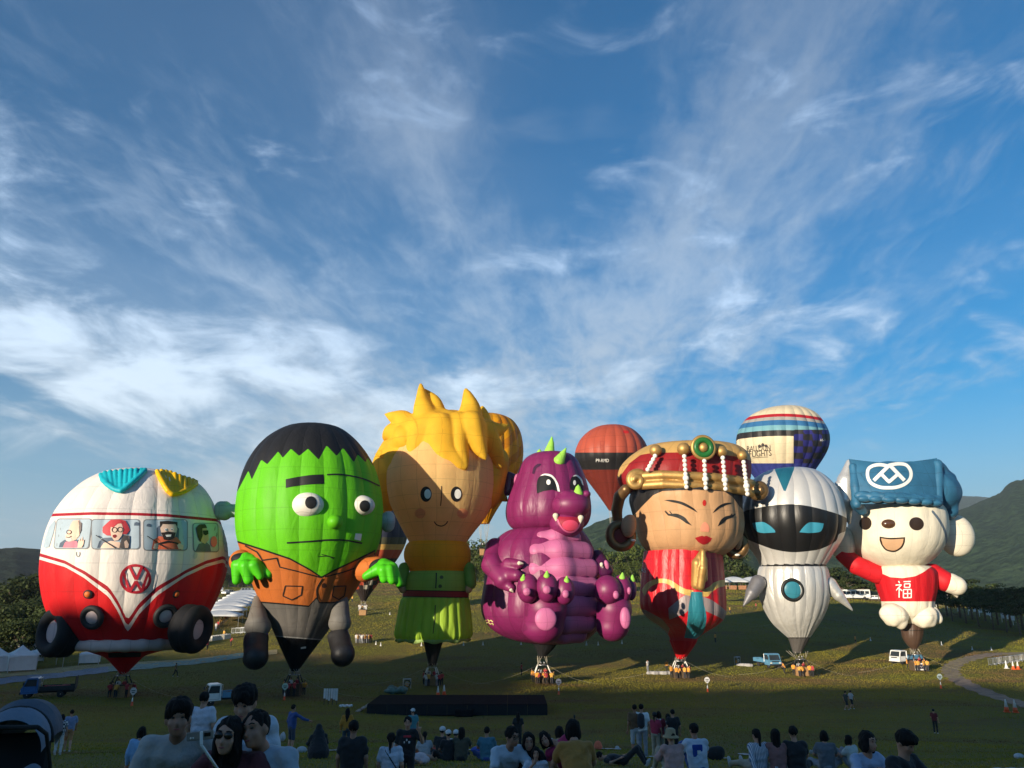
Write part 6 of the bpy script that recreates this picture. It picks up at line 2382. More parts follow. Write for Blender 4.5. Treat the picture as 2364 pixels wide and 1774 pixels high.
 dz('nose', curve_px([(728, 728), (732, 700), (750, 678), (768, 690), (777, 715), (774, 732)]), pr('nose_pink', (0.70, 0.26, 0.16)))
 dz('lips', curve_px([(697, 764), (722, 756), (738, 752), (748, 756), (760, 752), (778, 760), (791, 765)]) + curve_px([(782, 782), (760, 796), (740, 799), (716, 786)]), pr('lip_red', (0.36, 0.010, 0.018)))
 # folded hands
 yh = Y - 6.4
 soft('folded_hands', [CP(*c(740, 835), *c(712, 905), 14 * k, 30 * k, yh, yh), CP(*c(712, 905), *c(705, 1020), 32 * k, 28 * k, yh, yh + .6), CP(*c(742, 840), *c(742, 930), 15 * k, 22 * k, yh - .5, yh - .6),
       CP(*c(742, 930), *c(728, 1030), 24 * k, 22 * k, yh - .6, yh), CP(*c(752, 880), *c(752, 990), 14 * k, 16 * k, yh - .1, yh)], 0.09, GO, t, 0.05, True)
 # lettering at the shoulder
 text_sheet('shoulder_letters', 'RS', 26 * k * 1.3, PWHITE, t, body.bvh, *c(419, 944), sx=0.7, off=0.06)
 return t, body, g


# ---------------------------------------------------------------- the silver robot
def robot_balloon():
 c = crop(1660, 920, 2.372)
 k = 1 / 2.372
 t, g = new_balloon('hot_air_balloon', 'silver robot balloon with a black visor and a teal disc on its chest', 1852, 1561)
 Y = g.y
 SIL = (0.60, 0.59, 0.565)
 visor = poly_sd(P(c, *(curve_px([(60, 660), (135, 620), (220, 598), (300, 586), (400, 580), (500, 592), (600, 618), (672, 642), (740, 680)], 3) + curve_px([(690, 730), (655, 745), (640, 782), (560, 824), (480, 838), (400, 843), (320, 832), (260, 815), (150, 770), (110, 740), (60, 730)], 3))))
 teal = poly_sd(P(c, (300, 360), (415, 360), (410, 390), (360, 520), (306, 394)))
 m = mat_zones('robot_head', SIL, [('teal', (0.018, 0.15, 0.22)), ('visor', (0.014, 0.014, 0.015))], 0.42, 0.35, transl=0.0, seam=0.8, spec=0.5, wrinkle=0.10)
 head = envelope(t, rows(c, [(384, 340, 440), (390, 290, 490), (405, 240, 540), (440, 185, 592), (490, 148, 640), (540, 122, 668), (600, 105, 688), (660, 101, 698), (710, 110, 696), (760, 132, 684), (810, 160, 656), (850, 190, 628), (890, 212, 602), (916, 222, 584)]),
     Y, 20, m, 'head_gore', 0.028, nv=80, tapes=0.4, phase=0.05, zones={'teal': teal, 'visor': visor})
 m2 = mat_zones('robot_body', SIL, [('joint', (0.012, 0.012, 0.012)), ('foot', (0.085, 0.080, 0.078))], 0.42, 0.4, seam=0.85, spec=0.5, wrinkle=0.35)
 body = envelope(t, rows(c, [(912, 222, 584), (922, 220, 588), (945, 212, 600), (1000, 208, 608), (1060, 214, 610), (1120, 230, 602), (1180, 256, 580), (1230, 288, 552), (1272, 330, 524), (1306, 370, 500), (1318, 382, 492)]), Y, 20, m2, 'body_gore', 0.035,
     nv=80, tapes=0.4, ripple=0.02, zones={'joint': lambda x, y: c(0, 920)[1] - y, 'foot': lambda x, y: y - c(0, 1309)[1]})
 thr = mat_zones('robot_throat', (0.085, 0.078, 0.072), [], 0.6, rows=False, transl=0.1)
 b2 = envelope(t, rows(c, [(1308, 376, 500), (1330, 384, 488), (1360, 394, 470), (1394, 404, 452)]), Y, 12, thr, 'throat_gore', 0.03, nv=12)
 mo, mr = mouth_of(b2)
 basket(t, g, 1.7, 1.3, 1.2, WICKER, PAD_BLACK, mo, mr + .9, 0.1)
 tl = pr('visor_teal', (0.035, 0.24, 0.35))
 decal('eye', P(c, *curve_px([(182, 683), (210, 679), (245, 678), (280, 698), (306, 722)]) + [(309, 734)] + curve_px([(280, 736), (240, 737), (212, 730), (192, 710)])), head.bvh, tl, t, 0.05, 3)
 decal('eye', P(c, *curve_px([(440, 733), (460, 706), (490, 681), (530, 680), (572, 685)]) + curve_px([(568, 706), (556, 728), (530, 735), (485, 737)])), head.bvh, tl, t, 0.05, 3)
 loc, nor = hit(body.bvh, *c(402, 1049))
 kk = mpp(loc) * k
 ch = torus_at(loc + nor * .05, nor, 53 * kk, 10 * kk, 36, 10).build('chest_ring', sewn('chest_black', (0.014, 0.015, 0.014), 0.5, 0), t, True, True)
 dome_at(loc + nor * .05, nor, 50 * kk, 14 * kk).build('chest_disc', sewn('chest_teal', (0.035, 0.20, 0.27), 0.4, 0.05), ch, True, True)
 SL = mat('silver_cloth', SIL, 0.38, 0.55, var=0.1, bump=0.4, bscale=2.0)
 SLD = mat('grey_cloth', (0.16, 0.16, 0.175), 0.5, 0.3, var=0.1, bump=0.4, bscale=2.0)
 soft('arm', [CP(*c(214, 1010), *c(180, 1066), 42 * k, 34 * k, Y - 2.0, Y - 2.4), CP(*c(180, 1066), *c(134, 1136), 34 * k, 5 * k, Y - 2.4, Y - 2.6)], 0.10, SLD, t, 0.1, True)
 soft('arm', [CP(*c(604, 1018), *c(655, 1080), 40 * k, 30 * k, Y - 2.0, Y - 2.4), CP(*c(655, 1080), *c(730, 1160), 30 * k, 5 * k, Y - 2.4, Y - 2.6)], 0.10, SL, t, 0.1, True)
 soft('ear_fin', [CP(*c(712, 350), *c(694, 450), 16 * k, 44 * k, Y + .4), CP(*c(694, 450), *c(694, 560), 44 * k, 44 * k, Y + .4), CP(*c(694, 560), *c(712, 680), 44 * k, 10 * k, Y + .4), CP(*c(700, 500), *c(660, 480), 30 * k, 30 * k, Y + .4)], 0.14, SL, t, 0.2, True)
 return t, head, g


# ---------------------------------------------------------------- the white bear in the blue cap
def bear_balloon():
 c = crop(1900, 1020, 2.767)
 k = 1 / 2.767
 t, g = new_balloon('hot_air_balloon', 'white bear balloon with a blue cap and a red shirt, one arm raised', 2120, 1549)
 Y = g.y
 WH = (0.80, 0.735, 0.59)
 m = mat_zones('bear_head', WH, [('strap', (0.13, 0.18, 0.23))], 0.6, transl=0.12, seam=0.88)
 strap = poly_sd(P(c, *stroke_pts(curve_px([(695, 440), (742, 500), (778, 570), (790, 630), (785, 690), (768, 745)]), 15)))
 head = envelope(t, rows(c, [(330, 300, 660), (370, 230, 730), (420, 185, 776), (470, 165, 800), (530, 155, 808), (590, 158, 806), (650, 172, 792), (700, 200, 762), (740, 240, 726), (775, 292, 680), (798, 340, 640), (808, 380, 610)]), Y, 18, m, 'head_gore', 0.014,
     nv=64, tapes=0.4, phase=.2, zones={'strap': strap})
 neck = P(c, (300, 780), (345, 812), (380, 845), (430, 866), (510, 872), (590, 860), (640, 835), (680, 806), (740, 780))
 nx, ny = np.array([p[0] for p in neck]), np.array([p[1] for p in neck])
 RED = (0.60, 0.012, 0.020)
 m2 = mat_zones('bear_body', WH, [('shirt', RED), ('legs', WH)], 0.6, transl=0.15, seam=0.85, wrinkle=0.45)
 body = envelope(t, rows(c, [(790, 380, 620), (800, 335, 690), (830, 322, 726), (880, 325, 736), (930, 338, 734), (980, 356, 726), (1022, 370, 716), (1060, 376, 714), (1100, 400, 700), (1140, 450, 660), (1160, 480, 640)]), Y, 16, m2, 'body_gore', 0.03,
     nv=80, tapes=0.4, ripple=0.015, zones={'shirt': lambda x, y: y - np.interp(x, nx, ny), 'legs': lambda x, y: y - c(0, 1021)[1]})
 thr = mat_zones('bear_throat', (0.085, 0.050, 0.035), [('line', (0.012, 0.01, 0.01))], 0.35, transl=0.1, rows=False, spec=0.6)
 b2 = envelope(t, rows(c, [(1138, 480, 660), (1170, 490, 652), (1206, 496, 646), (1250, 505, 638), (1290, 528, 622), (1318, 555, 606), (1334, 572, 594)]), Y, 12, thr, 'throat_gore', 0.03, nv=30,
     zones={'line': lambda x, y: 3 * k - np.abs(y - c(0, 1206)[1])})
 mo, mr = mouth_of(b2)
 basket(t, g, 1.9, 1.4, 1.2, WICKER_DK, PAD_BLACK, mo, mr + .3)
 WC = sewn('bear_white', WH, 0.6, 0.12, bump=0.4)
 RC = sewn('bear_red', RED, 0.6, 0.12)
 # ear, raised arm, other arm
 soft('ear', [EP(*c(850, 600), 112 * k, 132 * k, Y + .6, 80 * k, -6), EP(*c(800, 560), 80 * k, 90 * k, Y + .8, 80 * k)], 0.16, WC, t, 0.2, True)
 soft('ear', [EP(*c(130, 640), 70 * k, 110 * k, Y + .8, 70 * k, 6)], 0.18, WC, t, 0.2, True)
 soft('sleeve', [CP(*c(345, 845), *c(215, 790), 62 * k, 58 * k, Y, Y + .3), CP(*c(215, 790), *c(130, 720), 58 * k, 52 * k, Y + .3, Y + .8)], 0.16, RC, t, 0.2, True)
 soft('hand', [CP(*c(115, 700), *c(80, 640), 54 * k, 50 * k, Y + 1.0)], 0.18, WC, t, 0.2, True)
 soft('sleeve', [CP(*c(700, 850), *c(778, 892), 70 * k, 64 * k, Y - .4, Y - 1.4)], 0.15, RC, t, 0.2, True)
 soft('hand', [CP(*c(815, 905), *c(852, 920), 64 * k, 60 * k, Y - 1.6, Y - 1.9), CP(*c(838, 965), *c(856, 990), 18 * k, 9 * k, Y - 1.4)], 0.13, WC, t, 0.15, True)
 # feet
 WF = mat('bear_foot_cloth', WH, 0.7, seam=.5, var=0.06, vscale=1, bump=1.0, bscale=1.3, transl=0.12)
 soft('foot', [EP(*c(452, 1108), 86 * k, 74 * k, Y - 2.0, 80 * k, -12), EP(*c(430, 1080), 56 * k, 50 * k, Y - 1.6, 50 * k), EP(*c(490, 1150), 46 * k, 42 * k, Y - 2.2, 50 * k)],  0.13, WF, t, 0.08, True, (.25, .9, .6, 4))
 soft('foot', [EP(*c(648, 1120), 78 * k, 72 * k, Y - 2.2, 80 * k, 12), EP(*c(712, 1110), 36 * k, 56 * k, Y - 1.6, 50 * k, 14), EP(*c(620, 1090), 50 * k, 44 * k, Y - 1.9, 50 * k)],  0.13, WF, t, 0.08, True, (.25, .9, .6, 4))
 # face
 dz = lambda name, pts, m_, off=0.05, par=t: decal(name, P(c, *pts), head.bvh, m_, par, off, 3)
 brown = pr('eye_brown', (0.028, 0.017, 0.012), 0.35)
 dz('eye', ell_pts(272, 522, 39, 42, 26), brown)
 dz('eye', ell_pts(596, 525, 47, 42, 26, 12), brown)
 loc, nor = hit(head.bvh, *c(422, 526))
 soft('nose', [EP(*c(422, 526), 48 * k, 31 * k, loc.y + .15, 30 * k)], 0.07, sewn('nose_brown', (0.085, 0.040, 0.020), 0.22, 0, spec=0.7), t, 0, True)
 mo_ = dz('mouth', [(362, 606)] + curve_px([(400, 612), (440, 614), (524, 610)]) + curve_px([(522, 640), (505, 676), (470, 700), (440, 704), (400, 692), (374, 660), (362, 630)]), brown)
 dz('mouth_lining', [(372, 617)] + curve_px([(405, 622), (440, 624), (514, 620)]) + curve_px([(511, 642), (496, 670), (468, 690), (440, 694), (405, 684), (382, 656)]), pr('mouth_tan', (0.50, 0.30, 0.17)), 0.07, mo_)
 # cap: a stiff square front with a rolled peak and a soft crown behind
 BL = mat('cap_cloth', (0.030, 0.130, 0.235), 0.5, 0.0, var=0.12, vscale=0.7, bump=0.8, bscale=1.0, transl=0.06, spec=0.35, seam=.5)
 yf = Y - (808 - 155) / 2 * k * mpp(at(*c(480, 600), Y)) * 0.82

 def V3(x, y, yy):
  return at(*c(x, y), yy)
 n_u, n_v = 28, 14
 V, Fc = [], []
 for j in range(n_v + 1):
  v = j / n_v
  for i in range(n_u + 1):
   u = i / n_u
   xl, xr = 165 + 50 * v, 728 + 22 * v
   yt = 110 + 26 * math.sin(PI * u) - 5 * u
   yb_ = 400 - 10 * math.sin(PI * u) + 20 * u
   puff = math.sin(PI * u) ** .6 * math.sin(PI * min(1, v * 1.02)) ** .7
   V.append(V3(xl + (xr - xl) * u, yt + (yb_ - yt) * v, yf + 2.2 * (1 - v) + 0.3 - 0.75 * puff - 1.2 * math.sin(PI * u)))
 for j in range(n_v):
  for i in range(n_u):
   a = j * (n_u + 1) + i
   Fc.append((a, a + n_u + 1, a + n_u + 2, a + 1))
 front = mesh_obj('cap_front', V, Fc, BL, t, True, True)
 fb = BVHTree.FromPolygons(V, Fc)
 side = []
 for (xa, ya, xb, yb_, r0, r1, y0, y1) in ((730, 150, 800, 240, 34, 44, yf + 2.4, Y - .5), (800, 240, 815, 400, 44, 44, Y - .5, Y), (780, 330, 800, 440, 70, 60, Y - 2.0, Y - 1.6), (735, 140, 744, 390, 26, 24, yf + 2.2, yf + .6),
            (190, 160, 215, 400, 26, 30, yf + 2.2, yf + .6), (260, 170, 700, 170, 40, 40, Y - 2, Y - 2), (400, 320, 560, 340, 160, 170, Y + .5, Y + .5), (215, 400, 250, 440, 44, 30, yf + 1.6, yf + 2.2)):
  side.append(CP(*c(xa, ya), *c(xb, yb_), r0 * k, r1 * k, y0, y1))
 side.append(EP(*c(660, 320), 190 * k, 165 * k, Y + .2, 220 * k))
 soft('cap_crown', side, 0.2, BL, t, 0.3, True, (.25, .5, .4, 2))
 peak = []
 pp = [(222, 345), (300, 348), (380, 350), (460, 352), (540, 358), (620, 364), (690, 370), (742, 376)]
 yy = [yf + .6, yf - .2, yf - .8, yf - 1.0, yf - .9, yf - .6, yf - .1, yf + .6]
 for i in range(7):
  peak.append(CP(*c(*pp[i]), *c(*pp[i + 1]), 23 * k, 23 * k, yy[i] - .5, yy[i + 1] - .5))
  mx_, my_ = (pp[i][0] + pp[i + 1][0]) / 2, (pp[i][1] + pp[i + 1][1]) / 2
  peak.append(EP(*c(mx_, my_ + 20), 44 * k, 22 * k, (yy[i] + yy[i + 1]) / 2 - .6, 30 * k, -4))
  peak.append(EP(*c(mx_, my_ - 14), 44 * k, 18 * k, (yy[i] + yy[i + 1]) / 2 - .3, 24 * k, -4))
 soft('cap_peak', peak, 0.09, BL, t, 0.06, True)
 # logo: rounded outline with a square and two bars meeting at the top
 lw = 26 * k
 outl = curve_px([(425, 152), (480, 144), (530, 152), (558, 190), (556, 235), (525, 270), (470, 292), (415, 296), (362, 292), (310, 268), (286, 228), (288, 180), (320, 156), (370, 150), (425, 162)], 5)
 lg = None
 for i, (ln_, w_, cl) in enumerate(((outl[:-1], 21, True), ([(424, 152), (324, 250)], 23, False), ([(424, 152), (518, 250)], 23, False), ([(364, 202), (420, 260), (482, 206)], 21, False))):
  o = ribbon('cap_logo', P(c, *ln_), w_ * k, fb, PWHITE, t if lg is None else lg, 0.08 + .012 * i, cl)
  lg = lg or o
 # the character on the shirt, stroke by stroke
 strokes = [[(484, 890), (490, 904)], [(464, 916), (502, 914)], [(502, 914), (468, 950)], [(488, 934), (488, 996)], [(492, 940), (506, 952)],
    [(514, 894), (560, 893)], [(520, 908), (520, 930)], [(520, 908), (556, 907)], [(556, 907), (555, 930)], [(520, 930), (555, 930)],
    [(514, 944), (514, 996)], [(514, 944), (564, 943)], [(564, 943), (564, 996)], [(514, 996), (564, 995)], [(539, 944), (539, 995)], [(514, 970), (564, 969)]]
 ch = None
 for i, s_ in enumerate(strokes):
  o = ribbon('shirt_character' if ch is None else 'stroke', P(c, *s_), 7 * k, body.bvh, PWHITE, t if ch is None else ch, 0.07 + .004 * i, step=1.5)
  ch = ch or o
 # banner on the basket
 bx, by, bz = g
 bn = MB()
 bn.box((bx - .05, by - .78, bz + .62), (1.5, .03, .95))
 ban = bn.build('banner', PWHITE, t, world=True)
 MB().box((bx + .05, by - .805, bz + .62), (.85, .02, .62)).build('banner_panel', pr('navy', (0.03, 0.03, 0.06)), ban, world=True)
 e = MB()
 for q in range(4):
  e.tube([(bx - .2 + .13 * q, by - .825, bz + .52 + .1 * (q % 2)), (bx - .1 + .13 * q, by - .825, bz + .62 + .1 * (q % 2))], .02, 4)
 e.build('banner_mark', PWHITE, ban, world=True)
 return t, head, g


# ---------------------------------------------------------------- ordinary balloons behind
def round_balloon(label, c, tab, Y, n, m, zones, tapes=14, bulge=0.05, base_px=None, phase=0.0, pads=PAD_BLACK, hang=None):
 mid = at(*c((tab[-1][1] + tab[-1][2]) / 2, tab[-1][0]), Y)
 gz = H(mid.x, Y)
 z0 = gz if hang is None else mid.z - hang
 t = thing('hot_air_balloon', label, 'hot air balloon', (mid.x, Y, z0), 0, 'round balloons behind the row of shaped balloons')
 b = envelope(t, rows(c, tab), Y, n, m, 'gore', bulge, zones=zones, nv=70, nu=6, tapes=tapes, phase=phase)
 mo, mr = mouth_of(b)
 basket(t, (mid.x, Y, z0), 1.6, 1.2, 1.15, WICKER, pads, mo, mr + .1)
 return t, b


def back_balloons():
 c5 = crop(1310, 920, 2.372)
 band = lambda c, y0, y1: (lambda x, y: np.minimum(y - c(0, y0)[1], c(0, y1)[1] - y))
 # red and black
 sq = poly_sd(P(c5, (303, 176), (336, 176), (338, 192), (304, 192)))
 m = mat_zones('redblack_cloth', (0.42, 0.078, 0.042), [('black', (0.020, 0.018, 0.018)), ('lower', (0.17, 0.027, 0.018)), ('tag', (0.55, 0.02, 0.02))], 0.5, transl=0.12, seam=0.70)
 t, b = round_balloon('red and black round balloon flying behind the dragon and the lady', c5, [(152, 200, 285), (160, 158, 325), (180, 118, 365), (220, 74, 408), (260, 51, 432), (300, 41, 443), (345, 46, 440), (390, 72, 412), (450, 112, 372), (520, 163, 322), (580, 205, 280), (615, 228, 258)],
       205, 20, m, {'black': band(c5, 297, 391), 'lower': lambda x, y: y - c5(0, 391)[1], 'tag': sq}, 9, 0.03, hang=6.5)
 text_sheet('registration', 'P9-RMD', 11, PWHITE, t, b.bvh, *c5(192, 341), sx=0.8, off=0.1)
 # rectangle outlines up the front
 for y in (246, 270):
  ribbon('print_square', P(c5, (180, y - 10), (200, y - 10), (200, y + 10), (180, y + 10)), 1.2, b.bvh, pr('dull_red', (0.34, 0.05, 0.03)), t, 0.08, True)
 # striped with lettering
 c6 = crop(1660, 920, 2.372)
 pan = poly_sd(P(c6, (102, 238), (180, 214), (280, 203), (406, 198), (406, 352), (330, 354), (240, 360), (115, 376)))
 rgt = lambda x, y: np.minimum(np.minimum(x - c6(408, 0)[0], y - c6(0, 172)[1]), c6(0, 470)[1] - y)

 def checker(x, y):
  v = np.sin((x - c6(408, 0)[0]) / (52 / 2.372) * PI) * np.sin((y - c6(0, 196)[1]) / (34 / 2.372) * PI)
  return np.minimum(v * 4, rgt(x, y))

 def curved(y0, y1, s=26):
  f = lambda x: ((x - c6(350, 0)[0]) / (257 / 2.372)) ** 2 * s / 2.372
  return lambda x, y: np.minimum(y - c6(0, y0)[1] - f(x), c6(0, y1)[1] + f(x) - y)
 m = mat_zones('striped_cloth', (0.74, 0.62, 0.42), [('grey', (0.36, 0.34, 0.31)), ('red', (0.42, 0.018, 0.028)), ('blue', (0.035, 0.145, 0.32)), ('teal', (0.16, 0.36, 0.42)), ('black', (0.025, 0.024, 0.024)),
              ('right', (0.030, 0.027, 0.030)), ('check', (0.030, 0.030, 0.19)), ('low', (0.035, 0.045, 0.22)), ('low2', (0.36, 0.30, 0.28))], 0.5, transl=0.15, seam=0.82)
 t, b = round_balloon('striped cream and blue round balloon with lettering behind the robot', c6, [(52, 310, 395), (58, 255, 445), (75, 200, 495), (105, 148, 542), (150, 112, 578), (200, 94, 602), (245, 95, 607), (290, 105, 597), (340, 132, 570), (390, 168, 535), (450, 210, 492), (530, 260, 440), (610, 310, 390), (650, 330, 370)],
       165, 24, m, {'red': curved(84, 100, 34), 'grey': curved(100, 122, 30), 'blue': curved(118, 148, 28), 'teal': curved(146, 176, 24), 'black': curved(174, 206, 20), 'right': rgt, 'check': checker,
          'low': lambda x, y: y - c6(0, 356)[1], 'low2': lambda x, y: np.minimum(y - c6(0, 470)[1], c6(0, 520)[1] - y)}, 14, 0.035, phase=0.02)
 text_sheet('lettering_line', 'BALLOON', 34 / 2.372 * 1.25, pr('letter_grey', (0.045, 0.04, 0.035)), t, b.bvh, *c6(218, 275), sx=0.66, rot=-3, off=0.1)
 text_sheet('lettering_line', 'FLIGHTS', 34 / 2.372 * 1.35, pr('letter_grey', (0.045, 0.04, 0.035)), t, b.bvh, *c6(226, 303), sx=0.72, rot=-3, off=0.1)
 for (x, y, r) in ((222, 262, 8), (240, 255, 9), (258, 260, 7)):
  decal('balloon_emblem', P(c6, *ell_pts(x, y, r, r * 1.15, 14)), b.bvh, pr('letter_grey', (0.045, 0.04, 0.035)), t, 0.12, 2)
 ribbon('lettering_rule', P(c6, (185, 326), (225, 322), (270, 320)), 1.0, b.bvh, pr('letter_grey', (0.045, 0.04, 0.035)), t, 0.1)
 text_sheet('registration', 'A6-1', 9, PWHITE, t, b.bvh, *c6(566, 229), sx=0.7, off=0.1)
 # golden balloon behind the child's hair
 c3 = crop(820, 860, 2.102)
 m = mat_zones('golden_cloth', (0.74, 0.33, 0.008), [('swirl', (0.60, 0.22, 0.006))], 0.5, transl=0.25, seam=0.70)
 t, b = round_balloon('golden orange round balloon half hidden behind the yellow-haired child', c3, [(208, 600, 690), (214, 552, 720), (235, 500, 764), (275, 462, 795), (330, 440, 810), (390, 432, 814), (450, 440, 806), (520, 470, 780), (600, 520, 730), (680, 570, 680), (735, 600, 650)],
       150, 22, m, {'swirl': lambda x, y, ph: np.sin(ph * 7 + y * 0.12) - .2}, 9, 0.04, hang=6.0)
 # dark balloon with rainbow rings
 c2 = crop(480, 950, 2.372)
 ring = lambda y0, y1: band(c2, y0, y1)
 chk = lambda x, y: np.minimum(np.sin((x - c2(853, 0)[0]) / 10.5 * PI) * np.sin((y - c2(0, 900)[1]) / 11 * PI), np.minimum(y - c2(0, 905)[1], c2(0, 975)[1] - y))
 chr_ = lambda x, y: np.minimum(-np.sin((x - c2(853, 0)[0]) / 21 * PI), chk(x, y))
 m = mat_zones('rainbow_cloth', (0.030, 0.034, 0.060), [('green', (0.085, 0.085, 0.05)), ('yellow', (0.60, 0.36, 0.10)), ('red', (0.46, 0.085, 0.04)), ('dark', (0.035, 0.026, 0.024)), ('white', (0.58, 0.52, 0.42)), ('orange', (0.44, 0.07, 0.035))], 0.55, transl=0.12, seam=0.8)
 round_balloon('dark round balloon with yellow and red rings half hidden behind the monster', c2, [(450, 810, 900), (458, 758, 950), (480, 705, 1004), (520, 660, 1050), (570, 632, 1080), (630, 620, 1092), (690, 624, 1090), (740, 640, 1074), (800, 672, 1042), (870, 722, 990), (940, 775, 936), (1000, 820, 890), (1042, 840, 864)],
     180, 22, m, {'green': ring(690, 728), 'yellow': ring(728, 758), 'red': ring(758, 805), 'dark': lambda x, y: y - c2(0, 805)[1], 'white': chk, 'orange': chr_}, 12, 0.05, pads=PAD_WHITE)


BAL = {'bus': bus_balloon(), 'monster': monster_balloon(), 'child': child_balloon(), 'dragon': dragon_balloon(), 'lady': lady_balloon(), 'robot': robot_balloon(), 'bear': bear_balloon()}
back_balloons()
# ================================================================== VEHICLES, TENTS AND THINGS ON THE FIELD
PAINT_W = mat('paint_white', (0.74, 0.74, 0.72), 0.35, var=0.06, vscale=3, coat=0.3)
PAINT_B = mat('paint_blue', (0.035, 0.13, 0.34), 0.35, var=0.10, vscale=3, coat=0.3)
PAINT_LB = mat('paint_light_blue', (0.10, 0.26, 0.40), 0.35, var=0.10, vscale=3, coat=0.3)
GLASS = mat('car_glass', (0.03, 0.04, 0.05), 0.08, var=0.1, spec=0.8)
RUBBER = mat('rubber', (0.02, 0.02, 0.02), 0.9, var=0.2)
DARK = mat('dark_metal', (0.035, 0.035, 0.037), 0.6, 0.3, var=0.2)
CANVAS = mat('canvas_white', (0.72, 0.72, 0.71), 0.75, var=0.06, vscale=1.5, bump=0.3, bscale=3, transl=0.12)
LAMP = mat('lamp_glass', (0.75, 0.72, 0.65), 0.15, var=0.05)
ORANGE = mat('cone_orange', (0.75, 0.10, 0.02), 0.5, var=0.1)
PWHT = mat('plastic_white', (0.78, 0.78, 0.76), 0.5, var=0.05)
YEL = mat('vest_yellow', (0.62, 0.30, 0.03), 0.7, var=0.15)


def wheel(parent, c, r=0.36, w=0.22):
 o = MB().lathe(c, [(r * .6, -w / 2), (r * .94, -w / 2), (r, -w * .35), (r, w * .35), (r * .94, w / 2), (r * .6, w / 2)], 18, 'X').build('wheel', RUBBER, parent, True)
 MB().lathe(c, [(.02, -w * .52), (r * .55, -w * .40), (r * .62, -w * .5), (r * .62, w * .5), (r * .55, w * .40), (.02, w * .52)], 14, 'X').build('rim', STEEL, o, True)


def prism(prof_, x0, x1, inset=None):
 """a side profile (y, z) drawn out across the width; front of the vehicle at -y"""
 n = len(prof_)
 v = [(x0, y, z) for y, z in prof_] + [(x1, y, z) for y, z in prof_]
 f = [tuple(range(n)), tuple(range(2 * n - 1, n - 1, -1))] + [(i, i + n, (i + 1) % n + n, (i + 1) % n) for i in range(n)]
 return v, f


def truck(label, p, yaw, paint, bed_m, load=None, side_h=0.38, tail_up=False):
 t = thing('flatbed_truck', label, 'truck', p, yaw, 'trucks parked on the field')
 W_ = 0.92
 cab = MB()
 cab.add(*prism([(-2.35, .45), (-2.38, 1.0), (-2.25, 1.12), (-1.95, 1.92), (-1.8, 2.02), (-.95, 2.04), (-.85, 1.95), (-.8, .5)], -W_, W_))
 co = cab.build('cab', paint, t)
 MB().add([(-W_ + .1, -2.27, 1.16), (W_ - .1, -2.27, 1.16), (W_ - .18, -1.985, 1.86), (-W_ + .18, -1.985, 1.86)], [(0, 1, 2, 3)]).build('windscreen', GLASS, co)
 for s in (-1, 1):
  x = s * (W_ + .006)
  MB().add([(x, -2.1, 1.2), (x, -1.0, 1.2), (x, -1.0, 1.88), (x, -1.86, 1.88)], [(0, 1, 2, 3) if s > 0 else (3, 2, 1, 0)]).build('side_window', GLASS, co)
  d = MB()
  for a, b in (((x, -2.12, .62), (x, -2.12, 1.15)), ((x, -1.0, .62), (x, -1.0, 1.9)), ((x, -2.12, .62), (x, -1.0, .62))):
   d.tube([a, b], .012, 4)
  d.build('door_seam', DARK, co)
  MB().box((s * .68, -2.39, .78), (.30, .05, .16), bev=.02).build('headlight', LAMP, co)
  MB().box((s * 1.08, -2.15, 1.5), (.10, .12, .30), bev=.02).build('mirror', DARK, co)
  for y in (-1.75, 1.35):
   wheel(t, (s * .78, y, .36))
 MB().box((0, -2.40, .52), (1.9, .14, .20), bev=.03).build('bumper', paint if paint is PAINT_W else DARK, co)
 MB().box((0, -2.405, .98), (1.1, .03, .14), bev=.01).build('grille', DARK, co)
 MB().box((0, .55, .58), (.85, 4.0, .18)).build('chassis', DARK, t)
 MB().box((0, .95, .80), (1.86, 3.3, .14)).build('bed', bed_m, t)
 for s in (-1, 1):
  MB().box((s * .93, .95, .87 + side_h / 2), (.05, 3.3, side_h)).build('bed_side', bed_m, t)
 MB().box((0, 2.62, .87 + side_h / 2 + (.45 if tail_up else 0)), (1.86, .05, side_h + (.9 if tail_up else 0))).build('tailgate', DARK if tail_up else bed_m, t)
 rk = MB()
 for x in (-.9, 0, .9):
  rk.tube([(x, -.72, .85), (x, -.72, 1.95)], .03, 5)
 for z in (1.4, 1.95):
  rk.tube([(-.9, -.72, z), (.9, -.72, z)], .03, 5)
 rk.build('rack', STEEL, t)
 if load:
  V, Q = soft_mesh([('e', (random.uniform(-.5, .5), random.uniform(-.2, 2.2), 1.0), (random.uniform(.2, .4), random.uniform(.2, .5), random.uniform(.12, .3))) for _ in range(7)], .07, .1)
  lo = np_obj('cargo', V, Q, load, None)
  lo.location = p
  lo.rotation_euler = (0, 0, yaw)
  tag(lo, 'heap of bundled gear lying on the bed of the ' + label.split(' parked')[0].split(' with')[0], 'cargo')
 return t


def face(px0, py0, px1, py1):
 a, b = ground(px0, py0), ground(px1, py1)
 return a, b


truck('white flatbed truck with pale blue bed parked in the shade behind the crouching tall man', ground(524, 1626), -1.05, PAINT_W, PAINT_LB, mat('load_dark', (0.03, 0.03, 0.035), 0.8))
truck('dark blue flatbed truck with its tailgate raised parked beside the bus balloon', ground(108, 1610), -1.2, PAINT_B, DARK, mat('load_red', (0.25, 0.06, 0.05), 0.8, var=.6), .3, True)
truck('light blue truck facing the viewer beside the robot balloon', ground(1773, 1541), 0.18, PAINT_LB, PAINT_LB)
truck('white cab truck with dark green covered bed beside the bear balloon', ground(2092, 1533), -1.15, PAINT_W, PAINT_LB, mat('load_green', (0.03, 0.05, 0.04), 0.8))


